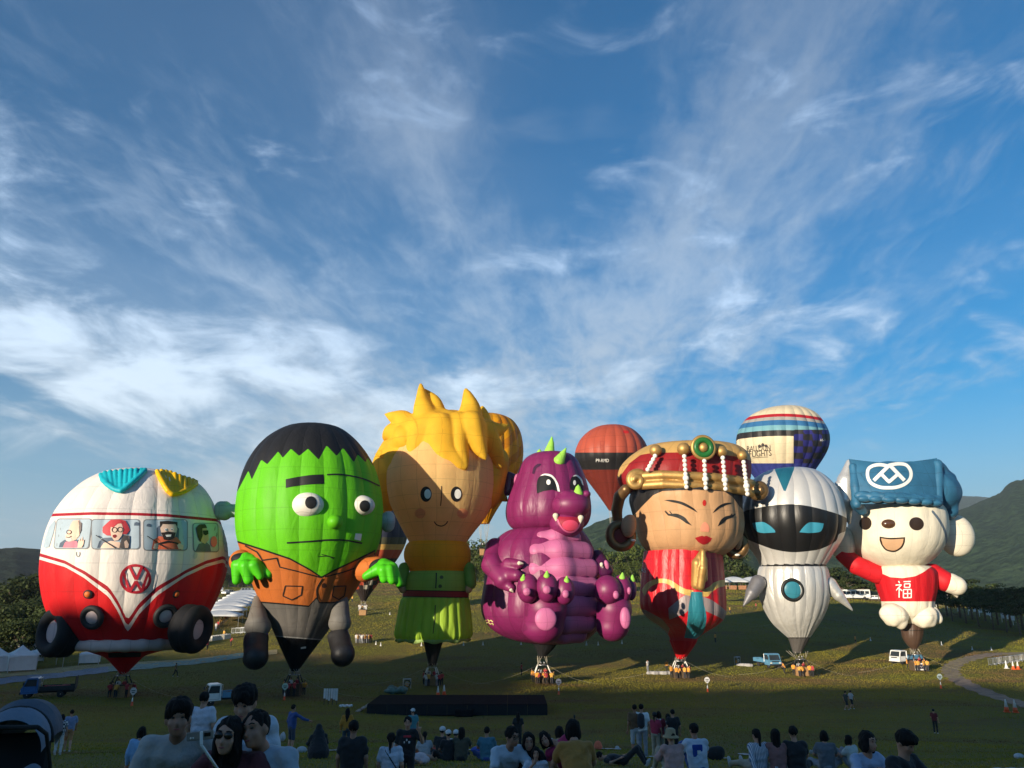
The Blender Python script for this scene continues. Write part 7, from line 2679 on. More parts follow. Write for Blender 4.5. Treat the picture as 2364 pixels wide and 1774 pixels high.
def car(name, label, p, yaw, paint, long=4.4, h=1.5, van=False, cat='car'):
 t = thing(name, label, cat, p, yaw, 'vehicles parked at the edge of the field')
 L_ = long / 2
 pr_ = [(-L_, .35), (-L_, .8), (-L_ + .35, .95), (-L_ + (.7 if van else 1.1), 1.0), (-L_ + (1.2 if van else 1.8), h), (L_ - (.3 if van else 1.0), h + .02), (L_ - .05, 1.0), (L_, .4)]
 b = MB().add(*prism(pr_, -.85, .85)).build('body', paint, t)
 for s in (-1, 1):
  x = s * .857
  for k in range(3 if van else 2):
   y0 = -L_ + (1.25 if van else 1.55) + k * (long - 1.8) / (3.2 if van else 2.4)
   y1 = y0 + (long - 1.8) / (3.2 if van else 2.4) - .1
   MB().add([(x, y0, 1.02), (x, y1, 1.02), (x, y1 - .08, h - .12), (x, y0 + .12, h - .12)], [(0, 1, 2, 3)]).build('side_window', GLASS, b)
  MB().box((s * .6, -L_ - .01, .72), (.34, .05, .16)).build('headlight', LAMP, b)
  for y in (-L_ + .8, L_ - .8):
   wheel(t, (s * .74, y, .33), .33, .2)
 y0, y1 = -L_ + (.74 if van else 1.15), -L_ + (1.18 if van else 1.74)
 MB().add([(-.72, y0, 1.05), (.72, y0, 1.05), (.66, y1, h - .05), (-.66, y1, h - .05)], [(0, 1, 2, 3)]).build('windscreen', GLASS, b)
 return t


SILV = mat('paint_silver', (0.42, 0.44, 0.46), 0.35, 0.4, var=0.05)
car('minivan', 'silver grey minivan parked on the asphalt below the monster hand', ground(566, 1371), -1.25, SILV, 4.8, 1.8, True, 'van')
car('parked_car', 'grey car parked between the bus balloon and the minivan', ground(526, 1373), -.3, SILV)
car('parked_car', 'white car at the far left of the parking ground, next to the bus balloon', ground(508, 1368), .4, PAINT_W)
car('parked_car', 'small white car standing under trees right of the robot arm', ground(2022, 1386), 1.3, PAINT_W)
car('parked_car', 'dark car in front of the low building beside the dragon foot', ground(1468, 1346), 1.4, DARK)
bus = thing('coach', 'long white coach parked under flat topped trees right of the robot balloon', 'bus', ground(1968, 1384), 1.50)
bb = MB().box((0, 0, 1.75), (2.4, 11, 2.7), bev=.15).build('body', PAINT_W, bus)
for i in range(7):
 for s in (-1, 1):
  MB().box((s * 1.205, -4.4 + i * 1.45, 2.1), (.03, 1.2, .9)).build('window', GLASS, bb)
for s in (-1, 1):
 for y in (-3.5, 3.4):
  wheel(bus, (s * 1.05, y, .48), .48, .3)


def pavilion(label, p, yaw, w=3.6, h=2.3, peak=1.2, walls=(), group='white tents', round_=False, cv=CANVAS):
 t = thing('pavilion_tent', label, 'tent', p, yaw, group)
 r = w / 2
 for sx, sy in ((-1, -1), (1, -1), (1, 1), (-1, 1)):
  MB().tube([(sx * r, sy * r, -.1), (sx * r, sy * r, h)], .045, 6).build('post', STEEL, t)
 n = 8
 V, Fc = [], []
 for i in range(n + 1):
  s = i / n
  k = 1 - s
  z = h + peak * (s ** 1.6 if not round_ else math.sin(s * PI / 2))
  for j in range(24):
   q = j / 6
   e = int(q) % 4
   f = q - int(q)
   cs = [(-1, -1), (1, -1), (1, 1), (-1, 1), (-1, -1)]
   x = cs[e][0] + (cs[e + 1][0] - cs[e][0]) * f
   y = cs[e][1] + (cs[e + 1][1] - cs[e][1]) * f
   V.append((x * r * 1.03 * max(k, .01), y * r * 1.03 * max(k, .01), z - .10 * math.sin(PI * f) * k))
 for i in range(n):
  for j in range(24):
   Fc.append((i * 24 + j, i * 24 + (j + 1) % 24, (i + 1) * 24 + (j + 1) % 24, (i + 1) * 24 + j))
 b = len(V)
 V += [(x * 1.004, y * 1.004, h - .32 - .05 * math.cos(j * PI / 3)) for j, (x, y, z) in enumerate(V[:24])]
 Fc += [(b + j, b + (j + 1) % 24, (j + 1) % 24, j) for j in range(24)]
 mesh_obj('canopy', V, Fc, cv, t)
 for sd in walls:
  a = sd * PI / 2
  R = Matrix.Rotation(a, 3, 'Z')
  v = [tuple(R @ Vector((-r + 2 * r * i / 8, -r * .99 + .05 * math.sin(i * 1.9), z))) for z in (.15, h - .25) for i in range(9)]
  mesh_obj('tent_wall', v, [(i, i + 1, i + 10, i + 9) for i in range(8)], cv, t)
 return t


pavilion('white peaked tent nearest the left edge below the bus wheel', ground(44, 1549), .75, 3.4, 2.2, 1.2, (0, 3))
pavilion('white peaked tent cut off by the left edge of the picture', ground(-18, 1552), .75, 3.6, 2.3, 1.3, (0,))
pavilion('white peaked tent half hidden behind the left tyre of the bus balloon', ground(104, 1541), .75, 3.6, 2.2, 1.1)
pavilion('white peaked tent in the back row behind the two front tents', ground(60, 1528), .75, 3.8, 2.6, 1.4, (0,))
pavilion('white peaked tent with hanging side wall below the bus bumper', ground(206, 1532), .4, 2.6, 1.5, .5, (0, 1))
for i in range(8):
 a, b = ground(506, 1446), ground(570, 1389)
 q = a.lerp(b, i / 7)
 pavilion('white canopy in the long row left of the monster, %s from its near end' % ('first second third fourth fifth sixth seventh eighth'.split()[i]), (q.x, q.y, H(q.x, q.y)),
    math.atan2(b.y - a.y, b.x - a.x), (b - a).length / 7 * .985 if i > 2 else (b - a).length / 7 * 1.0, 2.3, .8, (), 'long row of white canopies', True)
for i, (px, w) in enumerate(((1655, 7), (1694, 8.5), (1736, 8))):
 pavilion(('white domed pavilion just right of the lady robe', 'wide white domed pavilion, middle of the three', 'white domed pavilion half hidden by the robot arm')[i], ground(px, 1360), .1, w, 2.6, 1.7, (), 'white domed pavilions', True)
BRICK = mat('brick', (0.36, 0.17, 0.085), 0.9, var=.3, vscale=3)
lw = thing('stall_counter', 'low brown wooden counter under the white domed pavilions', 'counter', ground(1692, 1361.5), .05)
for i in range(5):
 MB().box((-7 + i * 3.5, 0, .7), (2.7, .5, 1.4)).build('panel', BRICK, lw)

# white building and wall at the far edge
bw = thing('white_building', 'low white building behind the white wall left of the dragon', 'building', ground(1096, 1338), .02)
b_ = MB().box((0, 6, 2.1), (13, 6, 4.2)).build('wall', PWHT, bw)
MB().box((0, 6, 4.35), (13.6, 6.6, .3)).build('roof', mat('roof_grey', (.3, .3, .3), .8), bw)
for x in (-4.5, -1.5, 1.5, 4.5):
 MB().box((x, 2.97, 2.3), (1.6, .1, 1.5)).build('window', GLASS, b_)
wl = thing('white_wall', 'long white wall along the far edge of the field left of the dragon', 'wall', ground(1094, 1341), .02)
for i in range(12):
 MB().box((-16 + i * 2.9, 0, .75), (2.84, .2, 1.5)).build('panel', PWHT, wl)
b2 = thing('long_building', 'long low grey roofed building between the dragon foot and the lady', 'building', ground(1456, 1342), .02)
MB().box((0, 5, 1.4), (16, 5, 2.8)).build('wall', PWHT, b2)
MB().box((0, 5, 2.95), (17, 6.5, .3)).build('roof', mat('roof_grey', (.3, .3, .3), .8), b2)
fw = thing('farm_building', 'row of tiny white houses far up the mountain side', 'building', at(2345, 1314, 1500), 0)
for i in range(6):
 hb = MB().box((-24 + i * 11, 0, 2), (8, 8, 5 + (i % 3))).build('house', PWHT, fw)

# ---------------------------------------------------------------- the black stage
sa, sb, sc_ = ground(846, 1648), ground(1264, 1652), ground(1258, 1622)
dirx = Vector((sb.x - sa.x, sb.y - sa.y, 0))
sl = dirx.length
yawS = math.atan2(dirx.y, dirx.x)
mid = (sa + sb) / 2
st = thing('stage', 'long low black stage platform on the grass in front of the balloons', 'stage', (mid.x, mid.y, min(sa.z, sb.z)), yawS)
STG = mat('stage_black', (0.012, 0.012, 0.013), 0.95, spec=.05, var=.25, vscale=2, bump=.3)
SKT = mat('stage_skirt', (0.007, 0.007, 0.008), 0.85, var=.3, vscale=3, stretch=(6, 6, .3), bump=.5)
nP = 9
for i in range(nP):
 for j in range(3):
  MB().box((-sl / 2 + sl / nP * (i + .5), 1.3 + j * 2.45, .88), (sl / nP - .015, 2.43, .08)).build('deck_panel', STG, st)
for i in range(nP):
 MB().box((-sl / 2 + sl / nP * (i + .5), .06, .42), (sl / nP - .02, .06, .84)).build('skirt_panel', SKT, st)
MB().box((sl / 2 - .03, 3.7, .42), (.06, 7.2, .84)).build('skirt_panel', SKT, st)
MB().box((-sl / 2 + .03, 3.7, .42), (.06, 7.2, .84)).build('skirt_panel', SKT, st)
for i in range(3):
 o = MB().box((-sl / 2 - .25 - .42 * i, 2.2, .62 - .24 * i), (.42, 1.6, .06)).build('stair_tread', mat('tread', (.25, .24, .22), .7), st)
MB().box((-sl / 2 + 9, -.42, .28), (1.6, .8, .56), bev=.03).build('front_step', STG, st)

# ---------------------------------------------------------------- cones, signs, rails
CONE = None


def cone(px, py, label, group, s=1.0, white=False):
 t = thing('traffic_cone', label, 'traffic cone', ground(px, py), random.uniform(0, 3), group)
 t.scale = (s, s, s)
 MB().box((0, 0, .03), (.36, .36, .06), bev=.02).build('base', PWHT if white else ORANGE, t)
 MB().lathe((0, 0, .05), [(.15, 0), (.105, .26)], 14).build('cone', PWHT if white else ORANGE, t, True)
 MB().lathe((0, 0, .31), [(.105, 0), (.03, .42), (.028, .44)], 14).build('sleeve', PWHT, t, True)
 return t


for px, py, lb in ((1011, 1609, 'orange cone with white sleeve right of the child basket'), (1025, 1606, 'orange cone with white sleeve behind the stage, farther right'), (2325, 1645, 'orange cone on the earth path, left of the pair at the right edge'),
     (2345, 1646, 'orange cone on the earth path, right of the pair at the right edge'), (2324, 1544, 'white cone before the steel barriers'), (2340, 1546, 'orange cone before the steel barriers, left of two'),
     (2351, 1546, 'orange cone before the steel barriers, right of two')):
 cone(px, py, lb, 'traffic cones', 1.5, 'white cone' in lb)
for px, py in ((868, 1489), (879, 1492), (973, 1492), (1070, 1491), (1115, 1490), (1203, 1489), (1354, 1490), (1381, 1490), (1436, 1487), (2245, 1501), (2289, 1502), (2010, 1480), (2174, 1490), (1060, 1420), (900, 1420), (925, 1421)):
 cone(px, py, 'small white marker cone standing in the grass of the field', 'white marker cones', .85, True)
SIGNS = [(304, 1630, 'pale balloon shaped sign on a cone by the bus basket'), (656, 1617, 'pale green balloon shaped sign on a cone by the monster basket'), (1290, 1604, 'outlined balloon shaped sign on a cone by the dragon basket'),
   (1634, 1598, 'white balloon shaped sign on a cone by the lady basket'), (2173, 1590, 'grey balloon shaped sign on a cone by the bear basket')]
SGN = [(.55, .5, .48), (.42, .56, .46), (.22, .24, .30), (.55, .54, .52), (.34, .42, .42)]
for (px, py, lb), col in zip(SIGNS, SGN):
 t = thing('cone_sign', lb, 'sign', ground(px, py), 0, 'balloon shaped signs on cones')
 t.scale = (.78, .78, .78)
 MB().lathe((0, 0, 0), [(.2, 0), (.15, .08), (.11, .5)], 12).build('cone', ORANGE, t, True)
 MB().lathe((0, 0, .5), [(.11, 0), (.05, .45)], 12).build('sleeve', PWHT, t, True)
 MB().tube([(0, 0, .9), (0, 0, 1.3)], .025, 6).build('pole', STEEL, t)
 pts = [(.42 * math.sin(a) * (1 if math.cos(a) > -.3 else .62 + .3 * (1 + math.cos(a))), 1.72 + .46 * math.cos(a)) for a in (2 * PI * i / 24 for i in range(24))]
 v = [(x, -.02, z) for x, z in pts] + [(x, .02, z) for x, z in pts]
 mesh_obj('sign_board', v, [tuple(range(24)), tuple(range(47, 23, -1))] + [(i, i + 24, (i + 1) % 24 + 24, (i + 1) % 24) for i in range(24)], mat('sign_%d' % (SGN.index(col)), col, .5), t, False)
 MB().box((0, -.035, 1.80), (.5, .02, .1)).build('sign_stripe', DARK, t)
 MB().box((0, -.035, 1.58), (.36, .02, .1)).build('sign_stripe', DARK, t)


def barrier(p, yaw, label, group, m=STEEL):
 t = thing('crowd_barrier', label, 'barrier', p, yaw, group)
 f = MB()
 for a, b in (((-1, 0, .12), (-1, 0, 1.05)), ((1, 0, .12), (1, 0, 1.05)), ((-1, 0, 1.05), (1, 0, 1.05)), ((-1, 0, .2), (1, 0, .2))):
  f.tube([a, b], .03, 5)
 f.build('frame', m, t)
 for i in range(9):
  MB().tube([(-.8 + .2 * i, 0, .2), (-.8 + .2 * i, 0, 1.05)], .014, 4).build('bar', m, t)
 for x in (-.7, .7):
  MB().tube([(x, -.3, .02), (x, 0, .2), (x, .3, .02)], .025, 4).build('foot', m, t)
 return t


for i in range(9):
 q = ground(2292 + i * 8.5, 1537 - i * 1.2)
 barrier(q, .5 + .1 * (i % 3), 'steel crowd barrier stacked in the row at the right edge of the field', 'steel barriers stacked at the right')
for i in range(3):
 barrier(ground(547 + 9 * i, 1464 - 1 * i), .2 - .5 * (i == 2), 'white painted barrier beside the monster leg', 'white barriers behind the monster', PWHT)

# the fence along the right edge of the field, with white cloths hanging behind it
fp = [(2118, 1399), (2140, 1401), (2162, 1403), (2188, 1407), (2212, 1412), (2236, 1419), (2262, 1424), (2288, 1430), (2314, 1437), (2340, 1444), (2368, 1451)]
t = thing('rope_fence', 'low post and rope fence along the right edge of the field', 'fence', ground(*fp[5]))
G_ = [ground(*q) for q in fp]
for q in G_:
 MB().tube([q + Vector((0, 0, -.1)), q + Vector((0, 0, 1.0))], .06, 6).build('post', PWHT, t, world=True)
for a, b in zip(G_, G_[1:]):
 MB().tube([a + Vector((0, 0, .9)), (a + b) / 2 + Vector((0, 0, .72)), b + Vector((0, 0, .9))], .025, 4).build('rope', ROPE, t, world=True)
for i, (px, py, h) in enumerate(((2188, 1398, 3.2), (2240, 1414, 2.2), (2252, 1416, 2.6), (2264, 1418, 2.9), (2282, 1424, 2.2), (2288, 1426, 2.4), (2317, 1432, 1.8), (2329, 1434, 1.5), (2340, 1437, 1.5))):
 q = ground(px, py)
 t = thing('hanging_cloth', 'white cloth banner hanging on a pole under the dark trees at the right', 'banner', q, random.uniform(-.4, .4), 'white cloths under the right trees')
 MB().tube([(0, .03, 0), (0, .03, h + .3)], .04, 5).build('pole', DARK, t)
 mesh_obj('cloth', [(-.45 + .9 * i_ / 4, .12 * math.sin(i_ * 2.2 + z), .4 + z * (h - .4)) for z in (0, .5, 1) for i_ in range(5)], [(r * 5 + c_, r * 5 + c_ + 1, r * 5 + c_ + 6, r * 5 + c_ + 5) for r in range(2) for c_ in range(4)], CANVAS, t)

# ---------------------------------------------------------------- odds and ends
TARP = mat('bag_green', (0.08, 0.16, 0.14), 0.6, var=.5, vscale=2.5, bump=.9, bscale=3)
q = ground(908, 1602)
rr = random.Random(2)
V, Q = soft_mesh([('e', (rr.uniform(-1.1, 1.2), rr.uniform(-.5, .5), rr.uniform(.15, .5)), (rr.uniform(.35, .7), rr.uniform(.3, .6), rr.uniform(.2, .45))) for _ in range(14)], .07, .06)
o = np_obj('balloon_bag', V, Q, TARP)
o.location = q
tag(o, 'crumpled green and grey balloon bag lying behind the stage', 'bag')


def fan(px, py, label, yaw=.3):
 t = thing('inflation_fan', label, 'fan', ground(px, py), yaw, 'fans standing on the grass')
 f = MB()
 for a in (-1, 1):
  for b in (-1, 1):
   f.tube([(a * .45, b * .25, 0), (a * .45, b * .25, 1.1)], .03, 5)
  f.tube([(a * .45, -.25, 1.1), (a * .45, .25, 1.1)], .03, 5)
  f.tube([(-.45, a * .25, 1.1), (.45, a * .25, 1.1)], .03, 5)
 f.build('frame', STEEL, t)
 torus_at((0, -.2, .58), (0, -1, 0), .40, .05, 20, 6).build('shroud', DARK, t, True)
 for k in range(4):
  a = k * PI / 2 + .3
  MB().box((.18 * math.cos(a), -.2, .58 + .18 * math.sin(a)), (.3, .03, .09)).build('fan_blade', STEEL, t)
 MB().box((0, .1, .4), (.35, .3, .4), bev=.04).build('motor', YEL, t)


fan(939, 1590, 'small fan in a steel frame behind the green bag')
fan(1703, 1535, 'fan standing beside the grey sheet left of the blue truck', .8)
V, Q = soft_mesh([('c', (-1.0 + .3 * i, .1 * math.sin(i * 2), .12), (-.7 + .3 * i, .1 * math.sin(i * 2 + 2), .12), .26, .22) for i in range(7)], .07, .1)
o = np_obj('ground_sheet', V, Q, mat('sheet_grey', (.34, .33, .33), .8, var=.2, bump=.5))
o.location = ground(1718, 1538)
o.rotation_euler = (0, 0, -.5)
tag(o, 'rumpled grey sheet on the sunlit grass left of the blue truck', 'sheet')
V, Q = soft_mesh([('c', (-1.7 + .4 * i, .15 * math.sin(i * 2), .14), (-1.3 + .4 * i, .15 * math.sin(i * 2 + 2), .14), .28, .26) for i in range(9)], .08, .1)
o = np_obj('ground_sheet', V, Q, mat('sheet_grey', (.34, .33, .33), .8, var=.2, bump=.5))
o.location = ground(1525, 1557)
tag(o, 'long grey balloon sheet folded on the ground left of the lady basket', 'sheet')
t = thing('towel_rack', 'dark stand hung with white cloths left of the stage', 'rack', ground(762, 1628))
for x in (-.62, -.2, .22, .62):
 MB().tube([(x, 0, 0), (x * .9, .05, 1.5)], .03, 5).build('leg', DARK, t)
MB().tube([(-.7, .05, 1.5), (.7, .05, 1.5)], .03, 5).build('rail', DARK, t)
for i in range(6):
 x = -.6 + .24 * i
 mesh_obj('cloth', [(x + dx_, -.06 + .05 * math.sin(k * 3 + i), z) for z in (.62 - .1 * (i % 3), 1.1, 1.55) for k, dx_ in enumerate((-.1, -.03, .04, .11))], [(r * 4 + c_, r * 4 + c_ + 1, r * 4 + c_ + 5, r * 4 + c_ + 4) for r in range(2) for c_ in range(3)], CANVAS, t)
for i in range(6):
 o = MB().ball((0, 0, .1), (.16, .12, .14), 8, 6).build('white_bottle_bundle', PWHT, None, True)
 o.location = ground(786 + i * 5, 1633 - (i % 2))
 tag(o, 'small white bundle lying in the row on the grass left of the stage', 'bundle', 'white bundles left of the stage')
GT = mat('tarp_green', (0.07, 0.15, 0.12), 0.6, var=.35, vscale=1.5, bump=.6)
BT = mat('tarp_blue', (0.10, 0.12, 0.17), 0.6, var=.25, vscale=1.5, bump=.6)
for nm, cs, m_, lb in (('tarpaulin', [(250, 1552), (570, 1518), (560, 1508), (250, 1540)], GT, 'long green tarpaulin laid along the track behind the bus basket'),
      ('tarpaulin', [(-30, 1584), (250, 1553), (250, 1540), (-30, 1570)], BT, 'faded blue tarpaulin laid along the track below the tents')):
 cs = [ground(*q) for q in cs]
 V, Fc = [], []
 for i in range(25):
  for j in range(4):
   q = (cs[0] * (1 - i / 24) + cs[1] * (i / 24)) * (1 - j / 3) + (cs[3] * (1 - i / 24) + cs[2] * (i / 24)) * (j / 3)
   V.append((q.x, q.y, H(q.x, q.y) + .05 + .035 * math.sin(i * 1.7 + j * 2.1)))
 Fc = [(i * 4 + j, i * 4 + 4 + j, i * 4 + 5 + j, i * 4 + 1 + j) for i in range(24) for j in range(3)]
 tag(mesh_obj(nm, V, Fc, m_), lb, 'tarpaulin', 'tarpaulins along the track')
YG = mat('yellow_gate', (0.70, 0.42, 0.03), .6, var=.15)
t = thing('inflatable_arch', 'yellow inflatable post beside the right wheel of the bus balloon', 'arch', ground(486, 1470))
MB().tube([(0, 0, 0), (0, 0, 3.2), (-.6, 0, 4.0), (-2, 0, 4.3)], .42, 12).build('tube', YG, t, True)
for i in range(9):
 o = MB().box((0, 0, .45), (.9, .6, .9), bev=.08).build('table', mat('table_cloth', (.6, .56, .48), .8, var=.15), None)
 q = ground(486 + i * 4.6 + (i > 4) * 3, 1481 - i * .7)
 o.location = q
 o.rotation_euler = (0, 0, .1 * i)
 tag(o, 'small table with pale cloth in the row behind the bus right wheel', 'table', 'cloth covered tables')
tk_ = thing('ground_torch', 'thin wooden garden torch standing in the grass', 'torch', ground(1327, 1695))
MB().tube([(0, 0, 0), (0, 0, 1.0)], .02, 6).build('pole', mat('bamboo', (.45, .36, .2), .7), tk_)
MB().lathe((0, 0, 1.0), [(.03, 0), (.07, .1), (.06, .22), (.02, .25)], 10).build('holder', DARK, tk_, True)
# ================================================================== PEOPLE
SKINM = mat('skin', (0.46, 0.235, 0.15), 0.55, var=0.08, vscale=20)
SKIND = mat('skin_tan', (0.34, 0.165, 0.10), 0.55, var=0.08, vscale=20)
HAIRM = mat('hair_black', (0.010, 0.008, 0.007), 0.75, spec=0.2, var=0.4, vscale=30, bump=.6, bscale=40, stretch=(1, 1, .2))
EYEM = mat('eye_dark', (0.015, 0.012, 0.01), 0.2)
LIPM = mat('lip_red', (0.36, 0.10, 0.09), 0.5)
SHOEM = mat('shoe_white', (0.45, 0.45, 0.44), 0.6)
_cl = {}


def cloth(c):
 if c not in _cl:
  _cl[c] = mat('cloth_%d' % len(_cl), c, 0.85, var=.10, vscale=9, bump=.55, bscale=11, sheen=.1)
 return _cl[c]


WHITE, LBLUE, BLACK, NAVY = (.76, .76, .76), (.42, .52, .68), (.014, .014, .016), (.03, .07, .24)
GREY, KHAKI, BROWN, PINK, RED_, ORG_, JEAN, TEALC, MAG, DKR = (.24, .25, .28), (.36, .31, .23), (.16, .085, .04), (.46, .27, .24), (.34, .025, .04), (.50, .22, .04), (.09, .13, .20), (.05, .16, .22), (.40, .02, .10), (.13, .012, .016)
J0 = dict(pel=(0, 0, .92), ch=(0, 0, 1.26), nk=(0, .005, 1.43), hd=(0, -.02, 1.585), shL=(.175, 0, 1.385), elL=(.245, .03, 1.11), wrL=(.255, -.05, .87), hpL=(.09, 0, .90), knL=(.10, -.02, .49), anL=(.105, .03, .08))
POSES = {
 'stand': {},
 'walk': dict(knL=(.09, -.2, .5), anL=(.09, -.24, .08), knR=(-.09, .06, .5), anR=(-.09, .34, .14), elL=(.25, .1, 1.12), wrL=(.25, .02, .88), elR=(-.25, -.06, 1.12), wrR=(-.24, -.2, .92)),
 'kneesup': dict(pel=(0, .06, .12), ch=(0, .0, .45), nk=(0, -.05, .61), hd=(0, -.085, .765), shL=(.175, -.02, .565), elL=(.26, -.17, .36), wrL=(.14, -.38, .44), hpL=(.1, .04, .12), knL=(.14, -.38, .46), anL=(.13, -.66, .07)),
 'legsout': dict(pel=(0, .06, .12), ch=(0, .07, .46), nk=(0, .05, .63), hd=(0, .02, .785), shL=(.175, .06, .58), elL=(.26, .2, .34), wrL=(.25, .34, .06), hpL=(.1, .04, .12), knL=(.13, -.42, .17), anL=(.15, -.82, .08)),
 'cross': dict(pel=(0, .06, .12), ch=(0, .02, .46), nk=(0, -.02, .62), hd=(0, -.05, .78), shL=(.175, 0, .575), elL=(.26, -.1, .34), wrL=(.14, -.32, .24), hpL=(.1, .04, .12), knL=(.34, -.26, .17), anL=(-.08, -.36, .08), anR=(.08, -.42, .08)),
 'crouch': dict(pel=(0, .14, .40), ch=(0, -.03, .72), nk=(0, -.09, .88), hd=(0, -.135, 1.03), shL=(.175, -.05, .83), elL=(.25, -.24, .60), wrL=(.10, -.36, .50), hpL=(.1, .12, .40), knL=(.17, -.32, .46), anL=(.14, .02, .08)),
 'stoop': dict(pel=(0, .2, .66), ch=(0, -.02, .96), nk=(0, -.12, 1.1), hd=(0, -.2, 1.24), shL=(.18, -.06, 1.05), elL=(.27, -.2, .82), wrL=(.16, -.36, .66), hpL=(.1, .18, .65), knL=(.16, -.2, .44), anL=(.14, .08, .08)),
 'lean': dict(pel=(0, .12, .88), ch=(0, -.06, 1.19), nk=(0, -.13, 1.34), hd=(0, -.21, 1.47), shL=(.18, -.08, 1.29), elL=(.29, -.12, 1.03), wrL=(.24, -.3, .84), hpL=(.09, .1, .86)),
 'lie': dict(pel=(0, .1, .14), ch=(0, .42, .16), nk=(0, .6, .17), hd=(0, .78, .18), shL=(.18, .55, .15), elL=(.3, .4, .1), wrL=(.2, .18, .2), hpL=(.09, .08, .13), knL=(.1, -.28, .46), anL=(.1, -.52, .08)),
}


# how far away each figure is, judged from the size of its head in the photograph
DIST = {410: 5.9, 528: 5.7, 590: 5.8, 569: 6.6, 473: 16, 328: 14, 357: 13, 166: 36, 142: 30, 678: 33, 818: 12.5, 803: 27, 736: 25, 904: 14.5, 942: 14, 953: 31, 1022: 26, 1035: 24, 1053: 25, 1066: 24,
  981: 24, 1004: 21, 1124: 24, 1183: 11.2, 1220: 11.4, 1237: 11, 1258: 11.4, 1323: 11, 1196: 40, 1291: 19, 1384: 21, 1464: 31.7, 1480: 32, 1511: 30, 1520: 30, 1541: 30, 1552: 30, 1547: 17, 1600: 18,
  1744: 18, 1788: 18, 1829: 18, 1901: 19.6, 1956: 19.6, 2001: 10.9, 2086: 10.6, 2154: 52, 1951: 76, 1963: 76, 408: 90}


def pattern_cloth(name, c1, c2, kind, sc):
 m, N, L, b = node_mat(name)
 tc = N.new('ShaderNodeTexCoord')
 n = N.new('ShaderNodeTexWave' if kind == 'w' else 'ShaderNodeTexChecker')
 n.inputs['Scale'].default_value = sc
 L.new(tc.outputs['Object'], n.inputs['Vector'])
 mx = N.new('ShaderNodeMix')
 mx.data_type = 'RGBA'
 mx.inputs['A'].default_value, mx.inputs['B'].default_value = (*c1, 1), (*c2, 1)
 L.new(n.outputs['Fac'], mx.inputs['Factor'])
 L.new(mx.outputs['Result'], b.inputs['Base Color'])
 b.inputs['Roughness'].default_value = .85
 return m


def stand_at(px, py, h, Y):
 ys = np.linspace(Y / 1.3, Y * 1.3, 160)
 r = ray(px, py)
 f = CAMZ + r.z / r.y * ys - h - Hn(r.x / r.y * ys, ys)
 i = int(np.argmin(np.abs(f) + 0.8 * np.abs(np.log(ys / Y))))
 x = r.x / r.y * ys[i]
 return Vector((x, ys[i], H(x, ys[i])))


